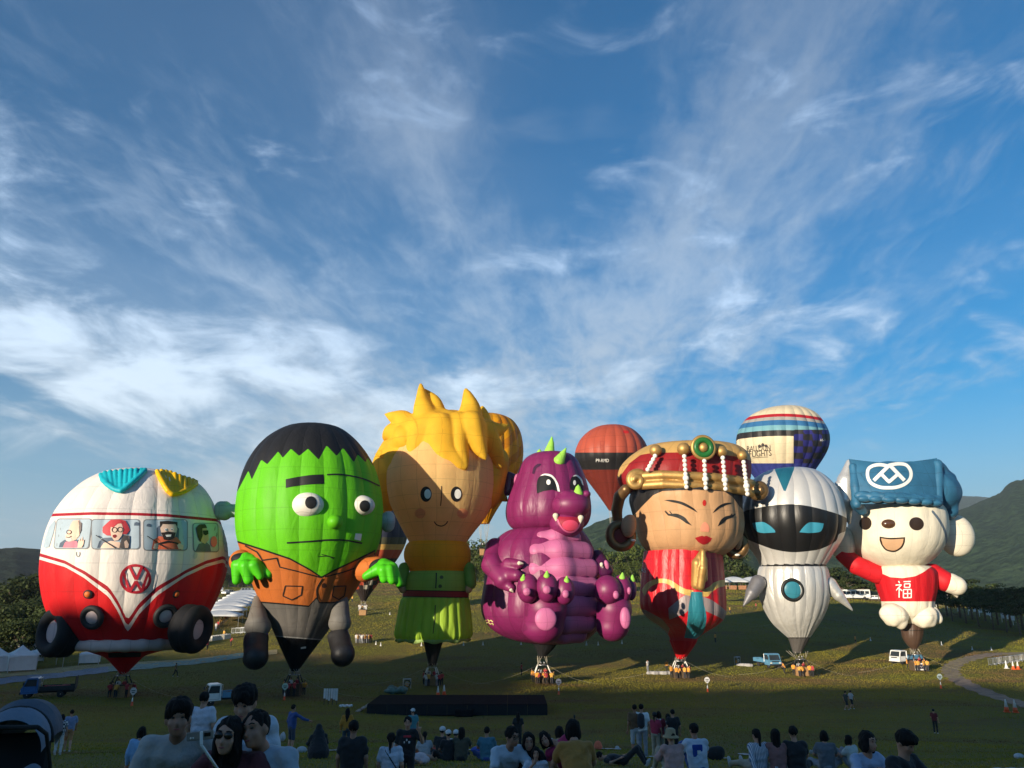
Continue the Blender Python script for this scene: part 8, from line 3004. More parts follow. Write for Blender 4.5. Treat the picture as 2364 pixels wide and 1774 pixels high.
def person(label, px, py, pose='stand', yaw=0.0, s=1.0, top=WHITE, low=JEAN, hair='short', near=2, sleeve='short', legs='long', group=None, face_=None, skin=SKINM, shoes=SHOEM, head=(0, 0, 0), lift=0.0, hat=None, at_=None, slim=1.0, **ov):
 """one figure: body, clothes and hair are each one skin grown over the joints of its pose; py is where the top of the head shows"""
 J = dict(J0)
 J.update(POSES[pose])
 for k in list(J):
  if k.endswith('L') and k[:-1] + 'R' not in J:
   J[k[:-1] + 'R'] = (-J[k][0],) + tuple(J[k][1:])
 J.update({k: v for k, v in ov.items() if k in J})
 J = {k: np.array(v, float) for k, v in J.items()}
 J['sh_w'] = None
 cy, sy = math.cos(yaw), math.sin(yaw)
 hx, hy, hz = J['hd'] * s
 if at_ is None:
  g = stand_at(px, py, (hz + .125 * s) + lift, DIST[px])
  ox, oy = hx * cy - hy * sy, hx * sy + hy * cy
  loc = Vector((g.x - ox, g.y - oy, 0))
  loc.z = H(loc.x, loc.y) + lift
 else:
  loc = Vector(at_)
 t = thing('person', label, 'person', loc, yaw, group)
 t.scale = (s, s, s)
 h = {0: .0125, 1: .019, 2: .030, 3: .040}[near]
 lw, w = .006, slim
 T = lambda a: tuple(float(q) for q in a)

 def C(a, b, ra, rb):
  return ('c', T(J[a] if isinstance(a, str) else a), T(J[b] if isinstance(b, str) else b), ra, rb)
 mix = lambda a, b, u: J[a] * (1 - u) + J[b] * u
 tilt = Matrix.Rotation(head[2], 3, 'Y') @ Matrix.Rotation(head[0], 3, 'Z') @ Matrix.Rotation(head[1], 3, 'X')

 def hp(x, y, z):
  return T(J['hd'] + np.array(tilt @ Vector((x, y, z))))
 Rm = [list(r) for r in tilt]
 sk = [('e', hp(0, .01, .02), (.076, .095, .100), Rm), ('e', hp(0, -.022, -.055), (.058, .066, .066), Rm), C('nk', hp(0, .015, -.06), .052, .05), C('nk', mix('ch', 'nk', .5), .055, .07), C('pel', 'ch', .07, .07)]
 if near < 3:
  sk += [('e', hp(sx * .078, .012, -.015), (.012, .02, .032), Rm) for sx in (-1, 1)]
 if face_ is not None:
  sk += [('c', hp(0, -.078, .005), hp(0, -.106, -.036), .009, .015), ('e', hp(0, -.082, -.066), (.024, .014, .012), Rm), ('e', hp(0, -.075, .028), (.055, .02, .012), Rm), ('e', hp(0, -.07, -.098), (.024, .018, .018), Rm),
    ('e', hp(.04, -.062, -.035), (.022, .02, .022), Rm), ('e', hp(-.04, -.062, -.035), (.022, .02, .022), Rm)]
 for S_ in 'LR':
  sk += [C('sh' + S_, 'el' + S_, .046, .039), C('el' + S_, 'wr' + S_, .038, .026), C('hp' + S_, 'kn' + S_, .075, .052), C('kn' + S_, mix('kn' + S_, 'an' + S_, .35), .05, .052), C(mix('kn' + S_, 'an' + S_, .35), 'an' + S_, .052, .036)]
 b = soft('body', sk, h, skin, t, .022)
 # hands: a palm, four fingers of unequal length and a thumb from the side of the palm
 if near < 3:
  for S_, m_ in (('L', 1), ('R', -1)):
   el, wr = J['el' + S_], J['wr' + S_]
   d = (wr - el) / (np.linalg.norm(wr - el) + 1e-9)
   d = np.array(ov.get('hand' + S_, d), float)
   d /= np.linalg.norm(d)
   sd = np.cross(d, (0, 1, 0)) if abs(d[1]) < .8 else np.cross(d, (0, 0, 1))
   sd = sd / (np.linalg.norm(sd) + 1e-9)
   up = np.cross(sd, d)
   pp = [('c', T(wr), T(wr + d * .07), .027, .030), ('c', T(wr + d * .045 + sd * .02), T(wr + d * .08 + sd * .022), .02, .018), ('c', T(wr + d * .045 - sd * .02), T(wr + d * .075 - sd * .022), .02, .017)]
   pz = ov.get('peace' + S_)
   for i, (o_, ln) in enumerate(((.030, .066), (.011, .076), (-.010, .071), (-.029, .055))):
    a = wr + d * .085 + sd * o_
    cu = .35 if not (pz and i > 1) else 2.2
    e1 = a + (d * math.cos(cu * .6) - up * math.sin(cu * .6) * m_ * -1) * ln * .5 + sd * (o_ * .5 if pz else 0)
    e2 = e1 + (d * math.cos(cu * 1.4) - up * math.sin(cu * 1.4) * m_ * -1) * ln * .5 + sd * (o_ * .5 if pz else 0)
    pp += [('c', T(a), T(e1), .0095, .0085), ('c', T(e1), T(e2), .0085, .007)]
   q = wr + d * .03 + sd * .03
   pp += [('c', T(q), T(q + d * .035 + sd * .028), .0125, .0105), ('c', T(q + d * .035 + sd * .028), T(q + d * .065 + sd * .03 + up * .012), .0105, .008)]
   soft('hand', pp, .0085 if near < 2 else .0125, skin, t, .006)
 # shirt
 tm = top if not isinstance(top, tuple) else cloth(top)
 hl = np.array([.075 * w, 0, 0])
 sv = {'short': .62, 'long': 1.0, 'none': .12}[sleeve]
 sh = [('c', T(J['pel']), T(J['ch']), .11, .118), ('c', T(J['pel'] + hl + (0, 0, -.02)), T(J['ch'] + hl * 1.25), .108, .112), ('c', T(J['pel'] - hl + (0, 0, -.02)), T(J['ch'] - hl * 1.25), .108, .112), ('c', T(J['shL'] + (-.01, 0, -.02)), T(J['shR'] + (.01, 0, -.02)), .072, .072),
   ('c', T(mix('ch', 'nk', .35) + hl * .5), T(mix('ch', 'nk', .35) - hl * .5), .105, .105)]
 for S_ in 'LR':
  if sv <= .7:
   sh.append(C('sh' + S_, mix('sh' + S_, 'el' + S_, sv), .066, .068))
  else:
   sh += [C('sh' + S_, 'el' + S_, .064, .056), C('el' + S_, mix('el' + S_, 'wr' + S_, .92), .056, .044)]
 so = soft('shirt', sh, h, tm, t, .035, fold=(.02, 7, 13, px) if near < 3 else None)
 # trousers, shorts or skirt
 lo = [('c', T(J['pel'] + (.05, 0, -.02)), T(J['pel'] - (.05, 0, .02)), .118, .118)]
 for S_ in 'LR':
  lo.append(C('hp' + S_, 'kn' + S_, .090, .072))
  if legs == 'long':
   lo.append(C('kn' + S_, mix('kn' + S_, 'an' + S_, .9), .068, .056))
 if legs == 'skirt':
  lo.append(C(mix('hpL', 'hpR', .5), mix('anL', 'anR', .5) + (0, 0, .1), .14, .22))
 soft('skirt' if legs == 'skirt' else ('trousers' if legs == 'long' else 'shorts'), lo, h, cloth(low), t, .03, fold=(.016, 8, 14, px) if near < 3 else None)
 if at_ is None or near < 3:
  for S_ in 'LR':
   a, k_ = J['an' + S_], J['kn' + S_]
   fw = np.array((0, -1, 0)) if pose not in ('legsout', 'lie') else np.array((0, -.5, .8))
   soft('shoe', [('c', T(a + (0, 0, -.03)), T(a + fw * .13 + (0, 0, -.04 if fw[1] < -.9 else 0)), .046, .038)], max(h, .014), shoes, t, .01)
 # hair
 hr = [('e', hp(0, .018, .032), (.088, .102, .100), Rm)]
 if hair == 'bob':
  hr += [('e', hp(0, .03, -.03), (.096, .085, .115), Rm), ('e', hp(.075, -.01, -.05), (.03, .05, .095), Rm), ('e', hp(-.075, -.01, -.05), (.03, .05, .095), Rm)]
 if hair == 'long':
  hr += [('c', hp(0, .05, 0), T(np.array(hp(0, .08, -.22))), .085, .085), ('c', T(np.array(hp(0, .08, -.22))), T(np.array(hp(0, .11, -.40))), .085, .035), ('e', hp(.07, 0, -.06), (.028, .05, .12), Rm), ('e', hp(-.07, 0, -.06), (.028, .05, .12), Rm)]
 if hair == 'tail':
  hr += [('e', hp(0, .105, .03), (.035, .035, .035), Rm), ('c', hp(0, .12, .0), T(np.array(hp(0, .13, -.24))), .034, .018)]
 if hair == 'thick':
  hr += [('e', hp(0, -.005, .065), (.094, .108, .078), Rm), ('e', hp(.03, -.06, .075), (.05, .045, .035), Rm)]
 cut = [('-e', hp(0, -.115, -.052 if hair != 'thick' else -.062), (.072, .085, .105), Rm)]
 if hair in ('short', 'thick'):
  cut.append(('-e', hp(0, -.02, -.12), (.12, .13, .10), Rm))
 if hair == 'veil':
  hr += [('e', hp(0, .03, -.06), (.10, .10, .15), Rm), ('c', hp(0, .05, -.15), T(J['pel'] + (0, .02, .05)), .16, .30)]
  cut = []
 ho = soft('veil' if hair == 'veil' else 'hair', hr + cut, h * .9, tm if hair == 'veil' else HAIRM, t, .02, fold=(.016, 34, 12, px) if near < 3 else None)
 if hat:
  hm = cloth(hat[1])
  mb = MB()
  if hat[0] == 'cap':
   mb.ball(hp(0, .015, .055), (.098, .112, .088), 16, 10)
   mb.box(hp(0, -.12, .05), (.13, .12, .014), bev=.006)
  else:
   mb.lathe(hp(0, .01, .03), [(.17, -.05), (.155, -.03), (.105, 0), (.098, .10), (.06, .125), (.01, .13)], 18)
  mb.build('cap' if hat[0] == 'cap' else 'hat', hm, t, True)
 for e in ov.get('extra', ()):
  cb, nb, pb = (Vector(J[q]) for q in ('ch', 'nk', 'pel'))
  if e == 'strap':
   MB().tube([nb + Vector((.12, .04, 0)), nb + Vector((.09, .09, -.06)), cb + Vector((0, .128, 0)), pb + Vector((-.15, .10, .12))], .012, 5).build('strap', cloth(BLACK), t, True)
  elif e == 'pack':
   soft('rucksack', [('c', T(cb + Vector((0, .17, .06))), T(cb + Vector((0, .18, -.18))), .12, .13)], .03, cloth((.02, .022, .028)), t)
  elif e == 'square':
   MB().box(cb + Vector((.02, .108, -.02)), (.20, .035, .22), bev=.01).build('printed_square', cloth((.01, .05, .30)), t)
   MB().box(cb + Vector((.0, .128, -.04)), (.07, .01, .06), bev=.004).build('square_mark', cloth(WHITE), t)
  elif e == 'scarf':
   torus_at(nb + Vector((0, 0, -.01)), (0, .3, 1), .07, .022, 18, 6).build('neckerchief', cloth(WHITE), t, True)
  elif e == 'print':
   MB().box(cb + Vector((0, -.112, .05)), (.17, .02, .045), bev=.006).build('shirt_print', cloth((.5, .03, .05)), t)
   for dx_, dz_ in ((0, -.02), (-.05, -.07), (.05, -.07)):
    MB().box(cb + Vector((dx_, -.114, dz_)), (.05, .016, .05), .4, bev=.006).build('shirt_print', cloth(WHITE), t)
 if face_ is not None:
  for sx in (-1, 1):
   if face_ == 'shades':
    MB().ball(hp(sx * .034, -.093, .008), (.032, .012, .024), 14, 8, tilt).build('sunglass_lens', EYEM, t, True)
   else:
    MB().ball(hp(sx * .031, -.0835, .006), (.0135, .008, .0065), 10, 6, tilt).build('eye', EYEM, t, True)
   MB().tube([hp(sx * .014, -.092, .032), hp(sx * .034, -.0915, .037), hp(sx * .052, -.080, .031)], .0042, 5).build('eyebrow', HAIRM, t, True)
  if face_ == 'glasses':
   for sx in (-1, 1):
    torus_at(hp(sx * .034, -.099, .004), tilt @ Vector((0, -1, 0)), .024, .0026, 18, 5).build('spectacle_rim', EYEM, t, True)
  MB().ball(hp(0, -.094, -.068), (.022, .006, .0075), 12, 6, tilt).build('lips', LIPM, t, True)
 return t


A, B_ = 0.0, PI          # facing the viewer, facing the balloons
# the group taking a picture of itself, lower left
person('person in a pale grey tee with short cropped black hair, left of the phone', 410, 1672, 'lean', .25, 1.0, (.40, .38, .36), BLACK, 'thick', 0, face_='plain', skin=SKIND, head=(.1, -.1, 0), elL=(.42, -.2, 1.1), wrL=(.6, -.42, 1.02))
person('person in big dark sunglasses with long black hair, holding the phone stick', 528, 1693, 'lean', -.05, .97, (.10, .02, .025), BLACK, 'long', 0, face_='shades', head=(0, -.1, .05), elR=(-.30, -.26, 1.06), wrR=(-.18, -.52, 1.02), slim=.85)
person('person in a pale blue tee with cropped hair leaning in beside the sunglasses', 590, 1681, 'lean', -.30, 1.0, (.34, .40, .46), BLACK, 'short', 0, face_='plain', skin=SKIND, head=(.0, -.12, -.22))
person('tall person in a white tee bending down behind the three others with the phone', 569, 1575, 'stand', .02, 1.03, (.50, .55, .62), JEAN, 'thick', 0, face_='plain', head=(-.05, .28, 0), ch=(0, -.04, 1.25), hd=(0, -.08, 1.56))
ph = thing('phone_on_stick', 'large pale phone on a white holder at the end of a stick', 'phone', at(462, 1699, 4.9))
pc = Vector(ph.location)
MB().box((0, 0, 0), (.158, .010, .048), 0, bev=.004).build('phone', mat('phone_gold', (.30, .27, .24), .35, .3), ph)
MB().box((-.048, .008, .0), (.05, .006, .036), bev=.003).build('screen', EYEM, ph)
MB().box((.045, -.007, .004), (.036, .004, .020), bev=.001).build('camera_bump', EYEM, ph)
for x in (-.052, -.038):
 MB().ball((x, -.008, -.008), (.006, .004, .006), 10, 6).build('lens', LAMP, ph, True)
MB().box((.012, -.012, -.012), (.018, .012, .075), bev=.004).build('holder', PWHT, ph)
e_ = at(506, 1800, 5.2) - pc
MB().tube([(.012, -.01, -.05), e_], .008, 8).build('stick', PWHT, ph, True)
ph.rotation_euler = (0, -.10, 0)
# people standing and sitting with their backs to the viewer
person('person in a white tee standing with the back turned before the white truck', 473, 1608, 'stand', B_ - .1, 1.02, (.55, .56, .64), GREY, 'short', 1)
person('small child in a pale blue top standing at the lower left', 328, 1687, 'stand', B_ + .2, .70, (.26, .44, .68), GREY, 'bob', 1, 'long', head=(0, 0, -.1))
person('dark haired person sitting low, just right of the small child', 357, 1716, 'kneesup', B_, 1.0, BLACK, BLACK, 'short', 1)
person('person in a light blue tee and orange shorts walking away at the left', 166, 1650, 'walk', B_ + .5, 1.0, (.20, .25, .40), (.40, .18, .07), 'short', 2, legs='short')
person('child in a black and white checked top beside the pushchair', 142, 1676, 'stand', B_ + .3, .8, pattern_cloth('checks', (.03, .03, .04), (.6, .6, .62), 'c', 12), (.5, .5, .5), 'bob', 2)
person('person in a dark blue long sleeved top pointing to the right', 678, 1641, 'stand', B_ - .7, 1.03, NAVY, (.05, .06, .09), 'short', 2, 'long', 'short', elR=(-.38, -.18, 1.22), wrR=(-.56, -.36, 1.14))
person('broad person in a black tee seen from behind, in front of the stage', 818, 1663, 'stand', B_, .93, BLACK, BLACK, 'short', 1, slim=1.25, skin=SKIND)
person('person in a yellow top with long dark hair behind the broad black shirt', 803, 1643, 'stand', B_ + .1, .95, (.44, .20, .02), (.03, .05, .07), 'long', 2, 'long', slim=.85)
person('person wrapped in a long black cloak sitting on the grass', 736, 1684, 'kneesup', B_ + .4, 1.05, BLACK, BLACK, 'veil', 2, 'long')
person('person in a white tee with a black pony tail and a thin black strap', 904, 1692, 'stand', B_, .80, (.52, .56, .66), BLACK, 'tail', 1, slim=.9, extra=('strap',))
person('child in a black printed tee waving two fingers at the viewer', 942, 1655, 'stand', .1, .82, BLACK, BLACK, 'short', 1, legs='short', face_='plain', elL=(.34, -.08, 1.18), wrL=(.27, -.24, 1.42), handL=(-.1, -.1, 1), peaceL=1, extra=('print',))
person('person in a white cap and teal top standing behind the waving child', 953, 1645, 'stand', B_ + .5, .95, (.06, .22, .25), JEAN, 'short', 2, hat=('cap', (.6, .6, .6)))
person('person in a white cap and black tee sitting at the middle of the picnic', 1022, 1673, 'cross', B_, 1.0, BLACK, BLACK, 'short', 2, hat=('cap', (.6, .6, .6)))
person('person in a white cap and black top sitting low beside the picnic bags', 1035, 1686, 'cross', B_ + .4, .9, BLACK, BLACK, 'short', 2, hat=('cap', (.6, .6, .6)))
person('person in a pale cap sitting behind the long haired picnicker', 1053, 1686, 'cross', B_ - .3, .9, (.5, .5, .5), BLACK, 'short', 2, hat=('cap', (.6, .6, .6)))
person('person with very long dark hair sitting at the picnic', 1066, 1677, 'kneesup', B_, 1.0, (.06, .055, .035), BLACK, 'long', 2)
person('person with a pony tail and pale top sitting left of the picnic', 981, 1688, 'cross', B_ + .2, .85, (.4, .4, .42), BLACK, 'tail', 2)
person('person in pale pink trousers lying on the picnic cloth with raised knees', 1004, 1716, 'lie', -1.3, 1.0, (.50, .40, .40), (.46, .40, .38), 'short', 2)
person('person in a teal shirt sitting alone right of the picnic', 1124, 1683, 'cross', B_, 1.0, TEALC, NAVY, 'short', 2)
# the family facing the viewer
person('person in glasses and a pale blue tee crouching with a hand on the knee', 1183, 1658, 'stoop', .45, 1.0, (.44, .52, .60), (.13, .19, .23), 'short', 1, face_='glasses', skin=SKIND, head=(.2, .05, 0))
person('person in a black tee with long black hair crouching beside the glasses wearer', 1220, 1682, 'stoop', .1, .92, BLACK, BLACK, 'long', 1, face_='plain', slim=.85)
person('small child in a white tee holding a hand to the mouth', 1237, 1712, 'stand', 0, .62, (.52, .55, .62), GREY, 'bob', 1, face_='plain', elR=(-.3, -.12, 1.15), wrR=(-.07, -.22, 1.4), handR=(.4, 0, .6))
person('person in a magenta top leaning sideways with two raised fingers', 1258, 1702, 'lean', -.2, .82, MAG, BLACK, 'bob', 1, face_='plain', hd=(-.36, -.26, 1.36), nk=(-.24, -.18, 1.30), ch=(-.08, -.06, 1.17), shL=(-.02, -.05, 1.36), shR=(-.3, -.2, 1.14), elL=(.02, -.3, 1.12), wrL=(-.12, -.38, 1.24), handL=(0, -.1, 1), peaceL=1, head=(0, 0, -.45))
person('person in an orange tee seen from behind at the right of the family', 1323, 1696, 'stoop', B_ + .1, .98, (.36, .17, .03), BLACK, 'bob', 1)
person('thin dark figure standing far behind the crouching family', 1196, 1648, 'stand', B_, 1.0, BLACK, BLACK, 'long', 2, slim=.8)
person('person in a white top with a dark strap sitting behind the magenta top', 1291, 1676, 'kneesup', B_ - .1, 1.0, (.44, .46, .50), GREY, 'bob', 2, slim=.9, extra=('strap',))
person('person in a black top lying on the grass beside the coral bag', 1384, 1716, 'lie', 1.2, .9, BLACK, BLACK, 'short', 2)
# standing visitors at the middle right
person('person in a brown top and white shorts standing with the back turned', 1464, 1626, 'stand', B_ + .1, 1.03, BROWN, (.42, .43, .44), 'short', 2, legs='short', skin=SKIND, slim=1.1)
person('person in a white shirt with a dark rucksack next to the brown top', 1480, 1625, 'stand', B_ - .3, 1.04, WHITE, GREY, 'short', 2, extra=('pack',))
person('person in a dark cap and pink red tee with pale trousers', 1511, 1645, 'stand', B_ - .4, .94, (.38, .03, .07), KHAKI, 'tail', 2, hat=('cap', BLACK), slim=.85)
person('person in a dark red tee with a white neckerchief', 1520, 1642, 'stand', B_, .97, (.16, .012, .02), KHAKI, 'bob', 2, extra=('scarf',))
person('person with long dark hair and a white blouse leaning on the black shirt', 1541, 1648, 'stand', B_ + .2, .94, (.5, .53, .55), BLACK, 'long', 2, 'long', slim=.85)
person('person in a black shirt standing right of the white blouse', 1552, 1638, 'stand', B_, 1.0, BLACK, BLACK, 'short', 2)
person('person in a straw hat and pink shirt sitting on a pale blanket', 1547, 1685, 'kneesup', B_ + .25, 1.0, PINK, KHAKI, 'short', 1, 'long', hat=('hat', (.36, .27, .15)))
person('person in a white tee with a blue square on the back, sitting', 1600, 1663, 'kneesup', B_ + .15, 1.12, (.52, .57, .66), NAVY, 'short', 1, skin=SKIND, extra=('square',))
person('person in a blue and white striped shirt sitting with legs out', 1744, 1682, 'legsout', B_ + .3, 1.0, pattern_cloth('stripes', (.09, .13, .24), (.70, .70, .72), 'w', 9), KHAKI, 'tail', 1, 'long', slim=.9)
person('person with very long hair in a dusky pink top sitting between two others', 1788, 1682, 'cross', B_ - .1, 1.0, (.26, .12, .11), KHAKI, 'long', 1, slim=.85)
person('person in a black tee sitting right of the dusky pink top', 1829, 1676, 'cross', B_, 1.06, BLACK, BLACK, 'short', 1)
person('person in a grey top sitting beside a yellow paper bag', 1901, 1692, 'cross', B_ - .2, .95, (.12, .13, .15), GREY, 'bob', 2)
person('child in a white top sitting left of the pair at the lower right', 1956, 1696, 'kneesup', B_ + .6, .85, (.46, .50, .48), GREY, 'bob', 2)
person('person in a pale blue shirt smiling at the viewer, lower right', 2001, 1686, 'kneesup', .35, 1.0, (.34, .42, .58), (.30, .18, .13), 'bob', 1, 'long', legs='short', face_='plain', head=(.25, 0, .16), slim=.9)
person('person in a black tee looking down with arms on the knees, lower right', 2086, 1685, 'kneesup', .5, 1.06, BLACK, BLACK, 'thick', 1, face_='plain', head=(.2, .5, 0), legs='short')
person('person in a red tee and dark trousers standing alone on the right', 2154, 1637, 'stand', B_ - .8, .98, DKR, BLACK, 'short', 2, hat=('cap', BLACK), elL=(.27, -.05, 1.12), wrL=(.12, -.2, 1.02))
person('person in dark clothes walking, left of the two walkers on the right', 1951, 1596, 'walk', 1.9, 1.0, (.05, .055, .05), BLACK, 'short', 2, legs='short')
person('person in a white tee walking, right of the two walkers on the right', 1963, 1594, 'walk', 1.9, 1.0, (.5, .5, .5), BLACK, 'short', 2, legs='short')
person('person in an olive top striding across the grass right of the bus basket', 408, 1531, 'walk', 1.4, 1.05, (.12, .10, .035), BLACK, 'short', 2)

# ---------------------------------------------------------------- bags and blankets
def lump(name, label, cat, px, py, prims, col, h=.022, group=None, rz=0.0):
 V, Q = soft_mesh(prims, h, .05)
 o = np_obj(name, V, Q, cloth(col))
 o.location = ground(px, py)
 o.rotation_euler = (0, 0, rz)
 return tag(o, label, cat, group)


def blanket(label, px, py, w, d, col):
 g = ground(px, py)
 V = [(g.x + (i / 10 - .5) * w, g.y + (j / 5 - .5) * d, H(g.x + (i / 10 - .5) * w, g.y + (j / 5 - .5) * d) + .05 + .015 * math.sin(i * 2.1 + j * 1.3)) for i in range(11) for j in range(6)]
 o = mesh_obj('blanket', V, [(i * 6 + j, i * 6 + 6 + j, i * 6 + 7 + j, i * 6 + 1 + j) for i in range(10) for j in range(5)], cloth(col))
 return tag(o, label, 'blanket', 'picnic blankets on the grass')


E_ = lambda x, y, z, a, b, c_: ('e', (x, y, z), (a, b, c_))
blanket('pale grey blanket under the straw hat and the blue square tee', 1590, 1752, 2.6, 1.3, (.36, .37, .36))
blanket('pale blanket under the striped shirt and its two neighbours', 1775, 1744, 2.7, 1.2, (.40, .39, .38))
blanket('grey blanket under the cloaked person', 732, 1735, 1.7, 1.0, (.24, .27, .27))
blanket('white picnic cloth under the picnic group', 1020, 1734, 3.0, 1.6, (.42, .42, .44))
blanket('white cloth under the person lying beside the coral bag', 1400, 1731, 1.5, .8, (.4, .4, .42))
lump('tote_bag', 'coral orange tote bag standing on the grass', 'bag', 1381, 1731, [E_(0, 0, .2, .19, .12, .22), E_(.02, 0, .12, .2, .13, .13)], (.72, .16, .08))
lump('sun_hat', 'pale hat lying right of the coral bag', 'hat', 1425, 1731, [E_(0, 0, .02, .2, .2, .03), E_(0, 0, .08, .11, .11, .1)], (.45, .44, .42))
lump('shoulder_bag', 'black bag standing right of the blue square tee', 'bag', 1653, 1755, [E_(0, 0, .17, .27, .14, .2), E_(.12, 0, .26, .14, .1, .12)], (.012, .012, .013))
lump('orange_bag', 'orange bag lying in front of the picnic', 'bag', 975, 1741, [E_(0, 0, .12, .34, .2, .17), E_(-.2, 0, .1, .2, .15, .12)], (.52, .13, .03))
lump('red_bag', 'red and pale bag lying right of the orange bag', 'bag', 1003, 1740, [E_(0, 0, .1, .24, .18, .14), E_(.18, 0, .08, .16, .14, .1)], (.42, .07, .05))
lump('rucksack', 'black rucksack standing at the front of the picnic', 'bag', 1029, 1743, [E_(0, 0, .2, .2, .15, .24), E_(0, -.1, .13, .14, .08, .12)], (.012, .012, .014))
lump('blue_cushion', 'blue cushion bag beside the teal shirt', 'cushion', 1118, 1738, [E_(0, 0, .1, .5, .28, .14), E_(.3, 0, .12, .3, .25, .15)], (.02, .055, .30))
lump('paper_bag', 'folded yellow paper bag between the grey top and the child', 'bag', 1941, 1741, [('c', (-.12, 0, .05), (.12, 0, .05), .08, .08), ('c', (0, 0, .08), (0, 0, .22), .09, .02)], (.50, .40, .17))
lump('plastic_bag', 'white plastic bag beside the cloaked person', 'bag', 696, 1738, [E_(0, 0, .1, .2, .16, .13)], (.42, .44, .46))
lump('plastic_bag', 'white plastic bag held low by the pointing person', 'bag', 652, 1713, [E_(0, 0, .25, .16, .12, .22), E_(.02, 0, .42, .06, .05, .1)], (.42, .43, .45))
lump('hand_bag', 'pale wicker bag in front of the dusky pink top', 'bag', 1795, 1748, [E_(0, 0, .14, .24, .15, .16), E_(0, 0, .25, .12, .05, .08)], (.36, .27, .25))
lump('plastic_bag', 'clear white bag lying at the right edge of the picture', 'bag', 2352, 1752, [E_(0, 0, .08, .16, .12, .1), E_(.1, .05, .07, .12, .1, .08)], (.5, .5, .52))
blanket('striped mat at the lower right corner', 2362, 1780, 1.1, .5, (.34, .35, .38))
lump('water_flask', 'white and black flask between two seated groups', 'flask', 1874, 1741, [E_(-.04, 0, .09, .06, .06, .1), E_(.07, 0, .09, .06, .06, .1)], (.3, .3, .3))

# ---------------------------------------------------------------- balloon crews: a few prototypes, copied
VESTS = [((.62, .27, .03), BLACK), ((.34, .03, .035), BLACK), ((.55, .30, .05), (.03, .03, .04)), ((.5, .5, .48), GREY)]
protos = []
for i, (a, b) in enumerate(VESTS):
 for j, ps in enumerate(('stand', 'lean')):
  protos.append(person('crew', 0, 0, ps, 0, 1.0, a, b, 'short', 3, 'short', at_=(0, -300 - i, -50)))
NAMES_ = ('orange vest', 'orange vest', 'red shirt', 'red shirt', 'yellow brown vest', 'yellow brown vest', 'white shirt', 'white shirt')
used = set()
crew_r = random.Random(8)
SIDE = {'bus': 5, 'monster': 4, 'child': 6, 'dragon': 8, 'lady': 7, 'robot': 6, 'bear': 7}
WHAT = {'bus': 'bus', 'monster': 'monster', 'child': 'child', 'dragon': 'dragon', 'lady': 'lady', 'robot': 'robot', 'bear': 'bear'}
for nm, n in SIDE.items():
 g = Vector(BAL[nm][2])
 for i in range(n):
  x = -1.35 + 2.7 * (i + .5) / n + crew_r.uniform(-.1, .1)
  y = -.95 + crew_r.uniform(-.15, .15) if i % 3 else crew_r.uniform(-.1, .9)
  if abs(x) < 1.0 and y > -.8:
   x = 1.3 * (1 if x >= 0 else -1)
  pi_ = crew_r.choice((0, 1, 4, 5, 0, 2, 3) if nm != 'child' else (6, 2, 3, 4, 7))
  src = protos[pi_]
  q = src if src.name not in used else copy_tree(src)
  used.add(src.name)
  q.location = (g.x + x, g.y + y, H(g.x + x, g.y + y))
  q.rotation_euler = (0, 0, B_ + crew_r.uniform(-.8, .8) if y < 0 else crew_r.uniform(-2.5, 2.5))
  q['label'] = 'crew member in %s %s at the basket of the %s balloon' % (NAMES_[pi_], 'standing' if pi_ % 2 == 0 else 'leaning', WHAT[nm])
  q['group'] = 'crew at the %s basket' % WHAT[nm]
 for i in range(2):                                      # pilots standing inside
  pi_ = (6, 2)[i]
  src = protos[pi_]
  q = src if src.name not in used else copy_tree(src)
  used.add(src.name)
  q.location = (g.x - .35 + .7 * i, g.y + .05, g.z + .22)
  q.rotation_euler = (0, 0, crew_r.uniform(-.6, .6))
  q['label'] = '%s in %s standing inside the basket of the %s balloon' % (('pilot', 'passenger')[i], NAMES_[pi_], WHAT[nm])
  q['group'] = 'riders in the %s basket' % WHAT[nm]
for px, py, ps, lb in ((1496, 1552, 6, 'person in white kneeling by the grey sheet left of the lady basket'), (1540, 1553, 0, 'person in an orange vest standing left of the lady basket'), (1811, 1556, 1, 'person in an orange vest pulling a rope left of the robot basket'),
      (1290 - 86, 1561, 2, 'person in a red shirt with white flag standing left of the dragon basket'), (455, 1500, 4, 'person with brown jacket standing behind the right wheel of the bus'), (478, 1502, 2, 'person in a dark red shirt near the tables by the track'),
      (533, 1493, 3, 'person bending on the track between the bus and the monster'), (516, 1476, 4, 'person standing beside the row of small tables'), (553, 1412, 2, 'person standing at the far rail behind the monster, left of two'),
      (561, 1412, 3, 'person leaning at the far rail behind the monster, right of two'), (1746, 1408, 2, 'far figure in dark red standing on the sunlit grass left of the robot'), (1686, 1418, 4, 'far figure standing at the shadow edge beside the lady robe'),
      (1652, 1485, 4, 'dark far figure on the shaded grass right of the lady'), (1976, 1489, 0, 'pair member in pale clothes on the sunlit wedge right of the robot'), (813, 1391, 4, 'far figure on the sunlit grass right of the striped basket')):
 src = protos[ps]
 q = src if src.name not in used else copy_tree(src)
 used.add(src.name)
 q.location = ground(px, py)
 q.rotation_euler = (0, 0, crew_r.uniform(0, 6))
 q['label'] = lb
 if 'group' in q:
  del q['group']
for i in range(9):
 src = protos[crew_r.choice((2, 4, 6))]
 q = copy_tree(src)
 q.location = ground(822 + i * 4.2, 1486 + (i % 2))
 q['label'] = 'far figure in the small crowd on grass between monster shoe and child skirt'
 q['group'] = 'small crowd behind the monster'
for i in range(5):
 src = protos[crew_r.choice((6, 6, 4))]
 q = copy_tree(src)
 q.location = ground(829 + i * 4, 1412)
 q['label'] = 'figure in white by the basket of the dark ringed balloon'
 q['group'] = 'crew of the dark ringed balloon'
